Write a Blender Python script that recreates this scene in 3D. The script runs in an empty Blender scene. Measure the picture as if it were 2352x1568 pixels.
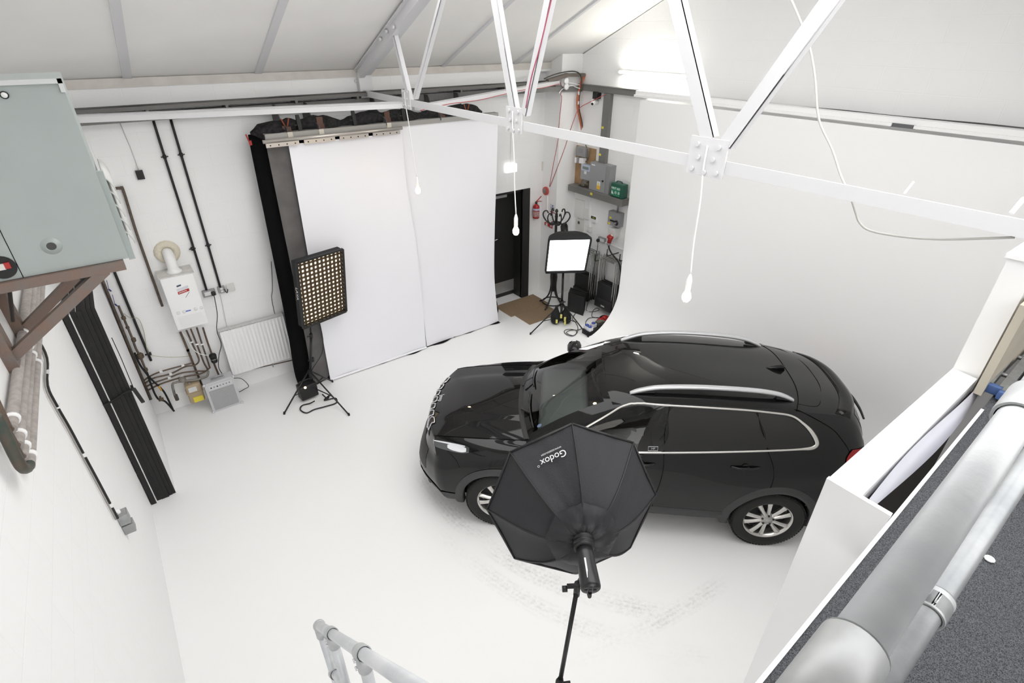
import bpy, math, random
from math import sin, cos, pi, radians, sqrt, atan2
from mathutils import Vector, Matrix

SC = bpy.context.scene
COL = SC.collection
V3 = Vector

# ------------------------------------------------------------------ camera, world, exposure
CAM_H = 4.59
FPX = 1221.4957                       # focal length in pixels of the 2352 x 1568 frame
RC = ((0.80577402, -0.59222069, 0.00169652),
      (-0.29704818, -0.40663797, -0.86394904),
      (0.51233837, 0.69564374, -0.50357639))   # rows: camera right, down, forward in room axes
EYE = V3((0, 0, CAM_H))
cam_data = bpy.data.cameras.new('camera')
cam = bpy.data.objects.new('camera', cam_data)
COL.objects.link(cam)
cam_data.sensor_width = 36.0
cam_data.lens = FPX / 2352 * 36.0
cam_data.clip_start = 0.02
cam_data.clip_end = 100
cam.matrix_world = Matrix(((RC[0][0], -RC[1][0], -RC[2][0], 0),
                           (RC[0][1], -RC[1][1], -RC[2][1], 0),
                           (RC[0][2], -RC[1][2], -RC[2][2], CAM_H),
                           (0, 0, 0, 1)))
SC.camera = cam

world = bpy.data.worlds.new('daylight')
SC.world = world
world.use_nodes = True
wb = world.node_tree.nodes['Background']
wb.inputs[0].default_value = (1.0, 0.995, 0.985, 1)
wb.inputs[1].default_value = 3.4

SC.view_settings.view_transform = 'Standard'
SC.view_settings.look = 'None'
SC.view_settings.gamma = 1.0
SC.view_settings.use_curve_mapping = False
SC.view_settings.exposure = -0.1
SC.cycles.use_denoising = True
SC.cycles.max_bounces = 10
SC.cycles.diffuse_bounces = 7
SC.cycles.glossy_bounces = 5
SC.cycles.transparent_max_bounces = 12
SC.cycles.sample_clamp_indirect = 6


# ------------------------------------------------------------------ a sight line through the photograph, met with a plane of the room
def ray(px, py):
    a, b = (px - 1176.0) / FPX, (py - 784.0) / FPX
    return V3((RC[0][0] * a + RC[1][0] * b + RC[2][0], RC[0][1] * a + RC[1][1] * b + RC[2][1], RC[0][2] * a + RC[1][2] * b + RC[2][2]))


def oz(px, py, z=0.0):
    d = ray(px, py)
    return EYE + d * ((z - CAM_H) / d.z)


def oy(px, py, y):
    d = ray(px, py)
    return EYE + d * (y / d.y)


def ox(px, py, x):
    d = ray(px, py)
    return EYE + d * (x / d.x)


def opl(px, py, p, n):
    d = ray(px, py)
    return EYE + d * ((V3(p) - EYE).dot(V3(n)) / d.dot(V3(n)))


# ------------------------------------------------------------------ materials
MATS = {}


def lin(c):
    return tuple((v / 12.92 if v <= 0.04045 else ((v + 0.055) / 1.055) ** 2.4) for v in [q / 255.0 for q in c]) + (1,)


def mat(name, rgb=(200, 200, 200), rough=0.5, metal=0.0, emit=None, noise=0.0, nscale=20.0, bump=0.0, bscale=60.0, coat=0.0, spec=0.5, rgb2=None, brick=None, alpha=None):
    """A procedural material; rgb in display values. noise varies the value, rgb2 mixes a second colour in patches, brick=(width, height) courses."""
    if name in MATS:
        return MATS[name]
    m = bpy.data.materials.new(name)
    m.use_nodes = True
    nt = m.node_tree
    b = nt.nodes['Principled BSDF']
    b.inputs['Base Color'].default_value = lin(rgb)
    b.inputs['Roughness'].default_value = rough
    b.inputs['Metallic'].default_value = metal
    b.inputs['Specular IOR Level'].default_value = spec
    if coat:
        b.inputs['Coat Weight'].default_value = coat
        b.inputs['Coat Roughness'].default_value = 0.03
    if emit:
        b.inputs['Emission Color'].default_value = lin(emit[0])
        b.inputs['Emission Strength'].default_value = emit[1]
    tc = None
    if noise or bump or rgb2 or brick:
        tc = nt.nodes.new('ShaderNodeTexCoord')
    if noise or rgb2:
        n = nt.nodes.new('ShaderNodeTexNoise')
        n.inputs['Scale'].default_value = nscale
        n.inputs['Detail'].default_value = 6
        nt.links.new(tc.outputs['Object'], n.inputs['Vector'])
        r = nt.nodes.new('ShaderNodeValToRGB')
        r.color_ramp.elements[0].position = 0.35
        r.color_ramp.elements[1].position = 0.65
        c1 = lin(rgb)
        if rgb2:
            c2 = lin(rgb2)
        else:
            c2 = tuple(max(0, v * (1 - noise)) for v in c1[:3]) + (1,)
        r.color_ramp.elements[0].color = c1
        r.color_ramp.elements[1].color = c2
        nt.links.new(n.outputs['Fac'], r.inputs['Fac'])
        nt.links.new(r.outputs['Color'], b.inputs['Base Color'])
    if bump:
        n2 = nt.nodes.new('ShaderNodeTexNoise')
        n2.inputs['Scale'].default_value = bscale
        n2.inputs['Detail'].default_value = 4
        nt.links.new(tc.outputs['Object'], n2.inputs['Vector'])
        bp = nt.nodes.new('ShaderNodeBump')
        bp.inputs['Strength'].default_value = bump
        bp.inputs['Distance'].default_value = 0.01
        nt.links.new(n2.outputs['Fac'], bp.inputs['Height'])
        nt.links.new(bp.outputs['Normal'], b.inputs['Normal'])
    if brick:
        ax = brick[2]
        sx = nt.nodes.new('ShaderNodeSeparateXYZ')
        cx = nt.nodes.new('ShaderNodeCombineXYZ')
        nt.links.new(tc.outputs['Object'], sx.inputs[0])
        nt.links.new(sx.outputs[ax], cx.inputs[0])
        nt.links.new(sx.outputs[2], cx.inputs[1])
        bt = nt.nodes.new('ShaderNodeTexBrick')
        bt.inputs['Scale'].default_value = 1.0
        bt.inputs['Brick Width'].default_value = brick[0]
        bt.inputs['Row Height'].default_value = brick[1]
        bt.inputs['Mortar Size'].default_value = 0.006
        bt.inputs['Mortar Smooth'].default_value = 0.6
        bt.inputs['Color1'].default_value = (1, 1, 1, 1)
        bt.inputs['Color2'].default_value = (0.93, 0.93, 0.93, 1)
        bt.inputs['Mortar'].default_value = (0, 0, 0, 1)
        nt.links.new(cx.outputs[0], bt.inputs['Vector'])
        n3 = nt.nodes.new('ShaderNodeTexNoise')
        n3.inputs['Scale'].default_value = 30
        n3.inputs['Detail'].default_value = 5
        nt.links.new(tc.outputs['Object'], n3.inputs['Vector'])
        mx = nt.nodes.new('ShaderNodeMix')
        mx.data_type = 'FLOAT'
        mx.inputs[0].default_value = 0.35
        nt.links.new(bt.outputs['Color'], mx.inputs[2])
        nt.links.new(n3.outputs['Fac'], mx.inputs[3])
        bp = nt.nodes.new('ShaderNodeBump')
        bp.inputs['Strength'].default_value = 0.35
        bp.inputs['Distance'].default_value = 0.006
        nt.links.new(mx.outputs[0], bp.inputs['Height'])
        nt.links.new(bp.outputs['Normal'], b.inputs['Normal'])
    MATS[name] = m
    return m


# ------------------------------------------------------------------ mesh building
class MB:
    """Collects shapes and links them as ONE mesh object."""

    def __init__(self):
        self.v, self.f, self.s = [], [], []

    def add(self, verts, faces, smooth=False):
        n = len(self.v)
        self.v += [V3(p) for p in verts]
        self.f += [tuple(i + n for i in f) for f in faces]
        self.s += [smooth] * len(faces)
        return self

    def hexa(self, p):            # eight corners: bottom loop then top loop
        return self.add(p, [(3, 2, 1, 0), (4, 5, 6, 7), (0, 1, 5, 4), (1, 2, 6, 5), (2, 3, 7, 6), (3, 0, 4, 7)])

    def obox(self, o, a, b, c):   # corner and three edge vectors
        o, a, b, c = V3(o), V3(a), V3(b), V3(c)
        if a.cross(b).dot(c) < 0:
            a, b = b, a
        return self.hexa([o, o + a, o + a + b, o + b, o + c, o + a + c, o + a + b + c, o + b + c])

    def cbox(self, c, a, b, d):   # centre and three full edge vectors
        c, a, b, d = V3(c), V3(a), V3(b), V3(d)
        return self.obox(c - (a + b + d) / 2, a, b, d)

    def box(self, x0, y0, z0, x1, y1, z1):
        return self.obox((min(x0, x1), min(y0, y1), min(z0, z1)), (abs(x1 - x0), 0, 0), (0, abs(y1 - y0), 0), (0, 0, abs(z1 - z0)))

    def rbox(self, c, a, b, d, r=0.01, seg=3):  # box with rounded edges round axis d (a, b, d full edge vectors)
        c, a, b, d = V3(c), V3(a), V3(b), V3(d)
        la, lb, ld = a.length, b.length, d.length
        ua, ub, ud = a / la, b / lb, d / ld
        if ua.cross(ub).dot(ud) < 0:
            ud = -ud
        r = min(r, la * 0.49, lb * 0.49, ld * 0.49)

        def loop(ins, h):
            out = []
            for sx, sy, a0 in ((1, 1, 0), (-1, 1, 90), (-1, -1, 180), (1, -1, 270)):
                for k in range(seg + 1):
                    t = radians(a0 + 90.0 * k / seg)
                    out.append(c + ua * (sx * (la / 2 - r) + cos(t) * (r - ins)) + ub * (sy * (lb / 2 - r) + sin(t) * (r - ins)) + ud * h)
            return out
        rows = []
        for k in range(seg + 1):
            t = pi / 2 * k / seg
            rows.append(loop(r - r * sin(t) if k < seg else 0, -ld / 2 + r - r * cos(t)))
        for k in range(seg + 1):
            t = pi / 2 * (1 - k / seg)
            rows.append(loop(r - r * sin(t) if k > 0 else 0, ld / 2 - r + r * cos(t)))
        self.loft(rows, True, True, True, True)
        return self

    def loft(self, rows, closed=True, cap0=True, cap1=True, smooth=True):
        n = len(rows[0])
        vs = [p for r in rows for p in r]
        fs = []
        for i in range(len(rows) - 1):
            for j in range(n if closed else n - 1):
                k = (j + 1) % n
                fs.append((i * n + j, i * n + k, (i + 1) * n + k, (i + 1) * n + j))
        m = len(fs)
        if cap0:
            fs.append(tuple(range(n - 1, -1, -1)))
        if cap1:
            fs.append(tuple(range((len(rows) - 1) * n, len(rows) * n)))
        b = len(self.v)
        self.v += [V3(p) for p in vs]
        self.f += [tuple(i + b for i in f) for f in fs]
        self.s += [smooth] * m + [False] * (len(fs) - m)
        return self

    def cyl(self, p0, p1, r0, r1=None, seg=16, caps=True, smooth=True):
        p0, p1 = V3(p0), V3(p1)
        r1 = r0 if r1 is None else r1
        d = (p1 - p0).normalized()
        u = d.orthogonal().normalized()
        w = d.cross(u)
        rows = [[p + (u * cos(2 * pi * k / seg) + w * sin(2 * pi * k / seg)) * r for k in range(seg)] for p, r in ((p0, r0), (p1, r1))]
        return self.loft(rows, True, caps, caps, smooth)

    def lathe(self, p, axis, prof, seg=20, cap0=True, cap1=True, smooth=True):  # prof: (radius, distance along axis)
        p, d = V3(p), V3(axis).normalized()
        u = d.orthogonal().normalized()
        w = d.cross(u)
        rows = [[p + d * h + (u * cos(2 * pi * k / seg) + w * sin(2 * pi * k / seg)) * max(r, 1e-4) for k in range(seg)] for r, h in prof]
        return self.loft(rows, True, cap0, cap1, smooth)

    def tube(self, pts, r, seg=8, smoothpath=0, closed=False, caps=True):
        pts = [V3(p) for p in pts]
        if smoothpath:
            pts = spline(pts, smoothpath, closed)
        n = len(pts)
        rs = r if isinstance(r, (list, tuple)) else [r] * n
        if len(rs) != n:
            rs = [rs[0] + (rs[-1] - rs[0]) * i / (n - 1) for i in range(n)]
        rows, u = [], None
        for i, p in enumerate(pts):
            if closed:
                d = pts[(i + 1) % n] - pts[i - 1]
            else:
                d = pts[min(i + 1, n - 1)] - pts[max(i - 1, 0)]
            d.normalize()
            if u is None:
                u = d.orthogonal().normalized()
            else:
                u = (u - d * u.dot(d))
                u = u.normalized() if u.length > 1e-6 else d.orthogonal().normalized()
            w = d.cross(u)
            rows.append([p + (u * cos(2 * pi * k / seg) + w * sin(2 * pi * k / seg)) * rs[i] for k in range(seg)])
        if closed:
            rows.append(rows[0])
            return self.loft(rows, True, False, False, True)
        return self.loft(rows, True, caps, caps, True)

    def bar(self, p0, p1, w, h, up=(0, 0, 1)):    # rectangular bar along p0-p1
        p0, p1 = V3(p0), V3(p1)
        d = p1 - p0
        s = d.cross(V3(up))
        s = s.normalized() if s.length > 1e-6 else d.orthogonal().normalized()
        t = s.cross(d).normalized()
        return self.obox(p0 - s * w / 2 - t * h / 2, d, s * w, t * h)

    def prism(self, poly, d):     # polygon of points pushed along vector d
        poly = [V3(p) for p in poly]
        d = V3(d)
        n = len(poly)
        nn = V3((0, 0, 0))
        for i in range(n):
            nn += poly[i].cross(poly[(i + 1) % n])
        if nn.dot(d) > 0:
            poly = poly[::-1]
        vs = poly + [p + d for p in poly]
        fs = [tuple(range(n)), tuple(range(2 * n - 1, n - 1, -1))]
        fs += [(i, n + i, n + (i + 1) % n, (i + 1) % n) for i in range(n)]
        return self.add(vs, fs)

    def sphere(self, c, r, seg=16, rings=10, sc=(1, 1, 1)):
        c = V3(c)
        rows = []
        for i in range(rings + 1):
            t = pi * i / rings
            rows.append([c + V3((r * sc[0] * sin(t) * cos(2 * pi * k / seg) + 0, r * sc[1] * sin(t) * sin(2 * pi * k / seg), -r * sc[2] * cos(t))) for k in range(seg)])
        return self.loft(rows, True, False, False, True)

    def grid(self, fn, nu, nv, smooth=True):  # fn(i/nu, j/nv) -> point
        vs = [fn(i / nu, j / nv) for i in range(nu + 1) for j in range(nv + 1)]
        fs = [(i * (nv + 1) + j, (i + 1) * (nv + 1) + j, (i + 1) * (nv + 1) + j + 1, i * (nv + 1) + j + 1) for i in range(nu) for j in range(nv)]
        return self.add(vs, fs, smooth)

    def build(self, name, m, parent=None, local=False):
        me = bpy.data.meshes.new(name)
        o = bpy.data.objects.new(name, me)
        vs = self.v
        if parent is not None:
            o.parent = parent
            if not local:
                inv = wmat(parent).inverted()
                vs = [inv @ p for p in vs]
        elif not local:
            lo = V3((min(p.x for p in vs), min(p.y for p in vs), min(p.z for p in vs)))
            hi = V3((max(p.x for p in vs), max(p.y for p in vs), max(p.z for p in vs)))
            base = V3(((lo.x + hi.x) / 2, (lo.y + hi.y) / 2, lo.z))
            o.location = base
            vs = [p - base for p in vs]
        me.from_pydata([tuple(p) for p in vs], [], self.f)
        me.polygons.foreach_set('use_smooth', self.s)
        me.materials.append(m)
        me.validate()
        me.update()
        COL.objects.link(o)
        return o


def wmat(o):
    m = Matrix.LocRotScale(o.location, o.rotation_euler, o.scale)
    return wmat(o.parent) @ m if o.parent is not None else m


def spline(pts, sub, closed=False):
    out, n = [], len(pts)
    for i in range(n if closed else n - 1):
        if closed:
            p0, p1, p2, p3 = pts[i - 1], pts[i], pts[(i + 1) % n], pts[(i + 2) % n]
        else:
            p0, p1, p2, p3 = pts[max(i - 1, 0)], pts[i], pts[i + 1], pts[min(i + 2, n - 1)]
        for k in range(sub):
            t = k / sub
            out.append(0.5 * ((2 * p1) + (p2 - p0) * t + (2 * p0 - 5 * p1 + 4 * p2 - p3) * t * t + (3 * p1 - p0 - 3 * p2 + p3) * t ** 3))
    if not closed:
        out.append(pts[-1].copy())
    return out


def thing(name, label, cat, loc=(0, 0, 0), rotz=0.0, group=None):
    o = bpy.data.objects.new(name, None)
    COL.objects.link(o)
    o.empty_display_size = 0.1
    o.location = loc
    o.rotation_euler = (0, 0, rotz)
    o['label'] = label
    o['category'] = cat
    if group:
        o['group'] = group
    return o


def tag(o, label, cat, group=None, kind=None):
    o['label'] = label
    o['category'] = cat
    if group:
        o['group'] = group
    if kind:
        o['kind'] = kind
    return o


def struct(o, label=None, cat=None):
    o['kind'] = 'structure'
    if label:
        o['label'] = label
    if cat:
        o['category'] = cat
    return o


def kids(o):
    return [c for c in COL.objects if c.parent == o]


def copy_tree(o, loc=None, label=None, group=None, parent=None, rotz=None):
    ch = kids(o)
    c = o.copy()
    COL.objects.link(c)
    c.parent = parent
    if loc is not None:
        c.location = loc
    if rotz is not None:
        c.rotation_euler = (0, 0, rotz)
    if label:
        c['label'] = label
    if group:
        c['group'] = group
    for k in ch:
        copy_tree(k, parent=c)
    return c


def text(name, s, size, origin, right, up, m, parent, depth=0.002, align='CENTER', local=False):
    """Raised lettering as a mesh: origin is its anchor, right and up give its plane."""
    cu = bpy.data.curves.new(name, 'FONT')
    cu.body = s
    cu.size = size
    cu.extrude = depth / 2
    cu.align_x = align
    cu.align_y = 'CENTER'
    to = bpy.data.objects.new(name + '_curve', cu)
    COL.objects.link(to)
    dg = bpy.context.evaluated_depsgraph_get()
    me = bpy.data.meshes.new_from_object(to.evaluated_get(dg))
    bpy.data.objects.remove(to)
    bpy.data.curves.remove(cu)
    r, u = V3(right).normalized(), V3(up).normalized()
    n = r.cross(u)
    mb = MB()
    og = V3(origin)
    mb.add([og + r * v.co.x + u * v.co.y + n * v.co.z for v in me.vertices], [tuple(p.vertices) for p in me.polygons])
    bpy.data.meshes.remove(me)
    return mb.build(name, m, parent, local)


# shared materials
M_white = mat('white_paint', (244, 244, 244), 0.55)
M_gloss_white = mat('white_gloss_paint', (242, 242, 242), 0.35)
M_black = mat('black_plastic', (26, 26, 27), 0.5)
M_black_metal = mat('black_metal', (34, 34, 35), 0.35, 0.3)
M_rubber = mat('black_rubber', (20, 20, 21), 0.75)
M_galv = mat('galvanised_steel', (172, 174, 174), 0.42, 0.75, noise=0.18, nscale=25)
M_greysteel = mat('grey_enamel_steel', (150, 151, 152), 0.45, 0.2)
M_copper = mat('aged_copper', (112, 96, 84), 0.45, 0.5, noise=0.3, nscale=40)
M_brownpipe = mat('brown_pipe', (104, 92, 82), 0.55, 0.2, noise=0.35, nscale=30)
M_red = mat('red_plastic', (176, 42, 40), 0.4)
M_yellow = mat('yellow_label', (232, 214, 70), 0.5)
M_chrome = mat('chrome', (215, 215, 218), 0.12, 1.0)
# ================================================================== the room
X_L, X_R, Y_B = -0.75, 6.85, 7.62
M_brick_y = mat('white_painted_brick_end', (244, 244, 244), 0.6, brick=(0.45, 0.225, 0))
M_brick_x = mat('white_painted_block_side', (243, 243, 243), 0.6, brick=(0.45, 0.225, 1))
M_ceil = mat('ceiling_board_paint', (242, 241, 239), 0.7, noise=0.03, nscale=2.0)


def floor_mat():
    m = mat('white_painted_floor', (244, 244, 244), 0.38, bump=0.05, bscale=9.0)
    nt = m.node_tree
    L = nt.links.new
    b = nt.nodes['Principled BSDF']
    tc = nt.nodes.new('ShaderNodeTexCoord')

    def math_(op, a, bb=None, cl=False):
        n = nt.nodes.new('ShaderNodeMath')
        n.operation = op
        n.use_clamp = cl
        for i, q in enumerate((a, bb)):
            if q is None:
                continue
            if isinstance(q, (int, float)):
                n.inputs[i].default_value = q
            else:
                L(q, n.inputs[i])
        return n.outputs[0]

    sep = nt.nodes.new('ShaderNodeSeparateXYZ')
    geo = nt.nodes.new('ShaderNodeNewGeometry')
    L(geo.outputs['Position'], sep.inputs[0])
    total = None
    noise = nt.nodes.new('ShaderNodeTexNoise')
    noise.inputs['Scale'].default_value = 24
    noise.inputs['Detail'].default_value = 10
    noise.inputs['Roughness'].default_value = 0.8
    L(geo.outputs['Position'], noise.inputs['Vector'])
    big = nt.nodes.new('ShaderNodeTexNoise')
    big.inputs['Scale'].default_value = 1.7
    L(geo.outputs['Position'], big.inputs['Vector'])
    # tyre tracks: arcs (centre x, centre y, radius, half width, y above, x below, strength)
    for cx_, cy_, r_, hw, ymin, ymax, xmax, st in TRACKS:
        dx = math_('SUBTRACT', sep.outputs[0], cx_)
        dy = math_('SUBTRACT', sep.outputs[1], cy_)
        rr = math_('SQRT', math_('ADD', math_('MULTIPLY', dx, dx), math_('MULTIPLY', dy, dy)))
        off = math_('SUBTRACT', rr, r_)
        band = math_('SUBTRACT', 1.0, math_('DIVIDE', math_('ABSOLUTE', off), hw), True)
        band = math_('POWER', band, 0.6)
        rib = math_("ADD", 0.7, math_("MULTIPLY", 0.3, math_('SINE', math_('MULTIPLY', off, 150.0))))
        win = math_('MULTIPLY', math_('MULTIPLY', math_('SUBTRACT', sep.outputs[1], ymin), 4.0, True), math_('MULTIPLY', math_('SUBTRACT', ymax, sep.outputs[1]), 4.0, True))
        win = math_('MULTIPLY', win, math_('MULTIPLY', math_('SUBTRACT', xmax, sep.outputs[0]), 3.0, True))
        grain = math_('MULTIPLY', math_('SUBTRACT', noise.outputs['Fac'], 0.44), 5.0, True)
        patch = math_('MULTIPLY', math_('SUBTRACT', big.outputs['Fac'], 0.33), 3.0, True)
        k = math_('MULTIPLY', math_('MULTIPLY', math_('MULTIPLY', band, rib), math_('MULTIPLY', win, st)), math_('MULTIPLY', grain, patch))
        total = k if total is None else math_('MAXIMUM', total, k)
    mx = nt.nodes.new('ShaderNodeMix')
    mx.data_type = 'RGBA'
    L(total, mx.inputs[0])
    mx.inputs[6].default_value = lin((244, 244, 244))
    mx.inputs[7].default_value = lin((140, 136, 130))
    L(mx.outputs[2], b.inputs['Base Color'])
    return m


TRACKS = [(5.135, 3.889, 3.236, 0.12, 1.5, 4.5, 3.1, 0.75), (5.30, 3.75, 3.62, 0.11, 0.9, 3.6, 3.0, 0.4),
          (4.2, 9.0, 7.6, 0.10, 1.2, 1.75, 3.7, 0.6)]

b = MB()
b.box(X_L - 0.3, -2.6, -0.12, X_R + 0.3, 8.2, 0.0)
struct(b.build('floor', floor_mat()))

# back wall with its door opening
DX0, DX1, DZ = 5.04, 6.0, 2.15
b = MB()
b.box(X_L - 0.3, Y_B, 0, DX0, Y_B + 0.42, 4.14)
b.box(DX1, Y_B + 0.14, 0, X_R + 0.3, Y_B + 0.42, 4.14)
b.box(DX1, Y_B, 4.02, X_R + 0.3, Y_B + 0.14, 4.14)
b.box(DX0, Y_B, DZ, DX1, Y_B + 0.42, 4.14)
struct(b.build('wall_back', M_brick_y))
b = MB()
b.box(X_L - 0.3, -2.6, 0, X_L, Y_B, 3.4)
SL = 0.445
ridge_y, ridge_z = 3.3, 4.16 + SL * (Y_B - 3.3)
b.prism([(X_L - 0.3, Y_B, 3.4), (X_L - 0.3, Y_B, 4.14), (X_L - 0.3, ridge_y, ridge_z), (X_L - 0.3, -2.6, ridge_z - SL * (ridge_y + 2.6)), (X_L - 0.3, -2.6, 3.4)], (0.3, 0, 0))
struct(b.build('wall_left', M_brick_x))
b = MB()
b.box(X_R, -2.6, 0, X_R + 0.3, Y_B, 3.4)
b.prism([(X_R, Y_B, 3.4), (X_R, Y_B, 4.14), (X_R, ridge_y, ridge_z), (X_R, -2.6, ridge_z - SL * (ridge_y + 2.6)), (X_R, -2.6, 3.4)], (0.3, 0, 0))
struct(b.build('wall_right', M_brick_x))
# pier in the far corner
b = MB()
b.box(6.405, 7.34, 0, X_R, Y_B + 0.14, 4.28)
struct(b.build('pillar', M_brick_y))

# sloping ceiling: two pitches with an unseen opening added at the ridge for light
def pitch_z(y):
    return ridge_z - SL * abs(ridge_y - y)


OPX0, OPX1, OPY0, OPY1 = 0.9, 4.3, -1.3, 5.62
b = MB()
for x0, x1, y0, y1 in ((X_L - 0.3, X_R + 0.3, OPY1, Y_B + 0.3), (X_L - 0.3, OPX0, ridge_y, OPY1), (OPX1, X_R + 0.3, ridge_y, OPY1),
                       (X_L - 0.3, OPX0, OPY0, ridge_y), (OPX1, X_R + 0.3, OPY0, ridge_y), (X_L - 0.3, X_R + 0.3, -2.6, OPY0)):
    b.prism([(x0, y1, pitch_z(y1)), (x0, y0, pitch_z(y0)), (x0, y0, pitch_z(y0) + 0.1), (x0, y1, pitch_z(y1) + 0.1)], (x1 - x0, 0, 0))
struct(b.build('ceiling', M_ceil))


def ceil_z(y):
    return 4.16 + SL * (Y_B - y)


# cover strips up the ceiling slope
for px, w in ((0.44, 0.085), (1.786, 0.085), (4.35, 0.05), (5.66, 0.05)):
    b = MB()
    nrm = V3((0, SL, 1)).normalized()
    p0 = V3((px, Y_B - 0.0, ceil_z(Y_B)))
    p1 = V3((px, OPY1 + 0.05, ceil_z(OPY1 + 0.05)))
    b.bar(p0 - nrm * 0.012, p1 - nrm * 0.012, w, 0.024, nrm)
    o = b.build('trim_%d' % (1 + int(px * 2)), mat('strip_grey_white', (214, 214, 217), 0.6))
    struct(o)
# wall plate ledge on top of the back wall
b = MB()
b.box(X_L, Y_B - 0.012, 4.06, 6.405, Y_B, 4.15)
struct(b.build('trim_9', mat('dusty_white', (214, 209, 203), 0.7, noise=0.1, nscale=6)))

# infinity cove: right-hand wall that curves into the floor
CY0, CY1, CX, CZT, CR = 0.54, 5.65, 6.45, 3.74, 0.78
prof = [(CX, CZT)]
for k in range(0, 19):
    t = pi / 2 * k / 18
    prof.append((CX - CR * (1 - cos(t)), 0.004 + CR * (1 - sin(t))))
under = [(X_R - 0.001 - 0.30, CZT)]
poly = prof + [(CX - CR, 0.0), (CX + 0.0, 0.0)]
M_cyc = mat('cove_white_paint', (245, 245, 245), 0.42)
b = MB()
n = len(prof)
TH = 0.02
outer = []
for i, (x, z) in enumerate(prof):
    a_ = prof[max(i - 1, 0)]
    c_ = prof[min(i + 1, n - 1)]
    tx, tz = c_[0] - a_[0], c_[1] - a_[1]
    l = sqrt(tx * tx + tz * tz)
    k = min(1.0, z / 0.06)
    outer.append((x - tz / l * TH * k, max(z + tx / l * TH * k * -1, 0.001) if False else max(z - abs(tx) / l * TH * k, 0.001)))
b.loft([[V3((x, y, z)) for x, z in prof] + [V3((x, y, z)) for x, z in outer[::-1]] for y in (CY0, CY1)], True, True, True, True)
cyc = b.build('wall_cove', M_cyc)
struct(cyc)
# keep the sharp edges of the cove sheet
me = cyc.data
for p in me.polygons:
    pass
if hasattr(me, 'set_sharp_from_angle'):
    me.set_sharp_from_angle(angle=radians(35))

# partition that closes the cove on the gallery side: low part, tall part, end board
ZP = 3.02
pa, pb, pc, pd = oz(1906, 1095, ZP), oz(2189, 845, ZP), oz(2245, 870, ZP), oz(1981, 1137, ZP)
pe = oz(2050, 1180, ZP)
yi = (pa.y + pb.y) / 2
ZT = oy(2325, 585, pb.y).z
b = MB()
b.prism([(pa.x, pa.y, 0), (pb.x, pb.y, 0), (pc.x, pc.y, 0), (pd.x, pd.y, 0)], (0, 0, ZP))
low_ = struct(b.build('wall_partition_low', M_cyc))
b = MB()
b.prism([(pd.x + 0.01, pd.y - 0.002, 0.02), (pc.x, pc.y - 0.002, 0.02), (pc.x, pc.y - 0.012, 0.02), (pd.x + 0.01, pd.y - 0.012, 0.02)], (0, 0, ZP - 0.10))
b.build('shade_backing', mat('painted_shade', (44, 38, 34), 0.8), low_)  # dark sheet added so the slot behind the partition reads as deep shade
b = MB()
b.box(pb.x, pc.y, 0, CX + 0.02, pb.y, ZT)
b.box(pb.x - 0.012, pc.y - 0.004, ZT, CX + 0.02, pb.y + 0.012, ZT + 0.02)
struct(b.build('wall_partition_tall', M_cyc))
b = MB()
b.prism([(pa.x - 0.002, pa.y + 0.003, 0), (pa.x - 0.022, pa.y + 0.003, 0), (pe.x - 0.022, pe.y, 0), (pe.x, pe.y, 0)], (0, 0, ZP + 0.004))
struct(b.build('wall_partition_end', M_cyc))

# gallery (mezzanine) that the photograph is taken from
ZM = 3.0
ea, eb = oz(2255, 940, ZM), oz(1735, 1574, ZM)
mdir = (ea - eb).normalized()
mnrm = V3((mdir.y, -mdir.x, 0))          # towards the gallery
e0 = eb - mdir * (eb.x + 0.75) / mdir.x if False else eb - mdir * 1.55
e1 = ea + mdir * ((X_R - ea.x) / mdir.x)
M_carpet = mat('charcoal_carpet', (106, 108, 112), 0.95, noise=0.8, nscale=380, bump=0.6, bscale=300, spec=0.1)
b = MB()
b.prism([e0, e1, e1 + mnrm * 1.75, e0 + mnrm * 1.75], (0, 0, -0.012))
struct(b.build('mezzanine_floor', M_carpet), 'charcoal carpet on the raised gallery floor', 'floor')
b = MB()
b.prism([p + V3((0, 0, -0.013)) for p in (e0, e1, e1 + mnrm * 1.75, e0 + mnrm * 1.75)], (0, 0, -0.26))
struct(b.build('slab', mat('floor_boarding', (120, 112, 104), 0.8)))
b = MB()
b.prism([e0 - mnrm * 0.004, ea - mnrm * 0.004, ea + mnrm * 0.009, e0 + mnrm * 0.009], (0, 0, 0.004))
b.prism([e0 - mnrm * 0.004, ea - mnrm * 0.004, ea - mnrm * 0.001, e0 - mnrm * 0.001], (0, 0, -0.2))
struct(b.build('trim_10', mat('white_edge_trim', (232, 233, 235), 0.45, noise=0.08, nscale=30)))
# store room under the gallery
b = MB()
b.box(1.0, -2.5, 0, X_R, -2.3, 2.74)
b.box(X_L - 0.3, -2.6, 2.74, X_R + 0.3, -2.4, 4.0)
struct(b.build('wall_front', mat('gallery_wall_white', (225, 225, 225), 0.7)))
# ================================================================== the car (own axes: x forward, y to its left, z up)
M_paint = mat('black_car_paint', (12, 12, 13), 0.5, 0.0, coat=0.8, spec=0.03)
M_clad = mat('car_black_cladding', (52, 52, 53), 0.55)
M_seam = mat('car_panel_gap', (4, 4, 4), 0.9, spec=0.1)
M_tyre = mat('tyre_rubber', (27, 27, 27), 0.8, bump=0.2, bscale=40)
M_rim = mat('polished_alloy', (206, 204, 200), 0.18, 0.9)
M_satin = mat('satin_silver', (208, 209, 212), 0.28, 0.55)
M_trim = mat('car_bright_trim', (214, 212, 208), 0.2, 0.85)
M_lamp = mat('lamp_clear', (225, 228, 232), 0.08, 0.2)
M_taillamp = mat('lamp_red', (150, 16, 18), 0.15)
M_seat = mat('car_seat_cloth', (60, 60, 60), 0.8)


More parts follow.
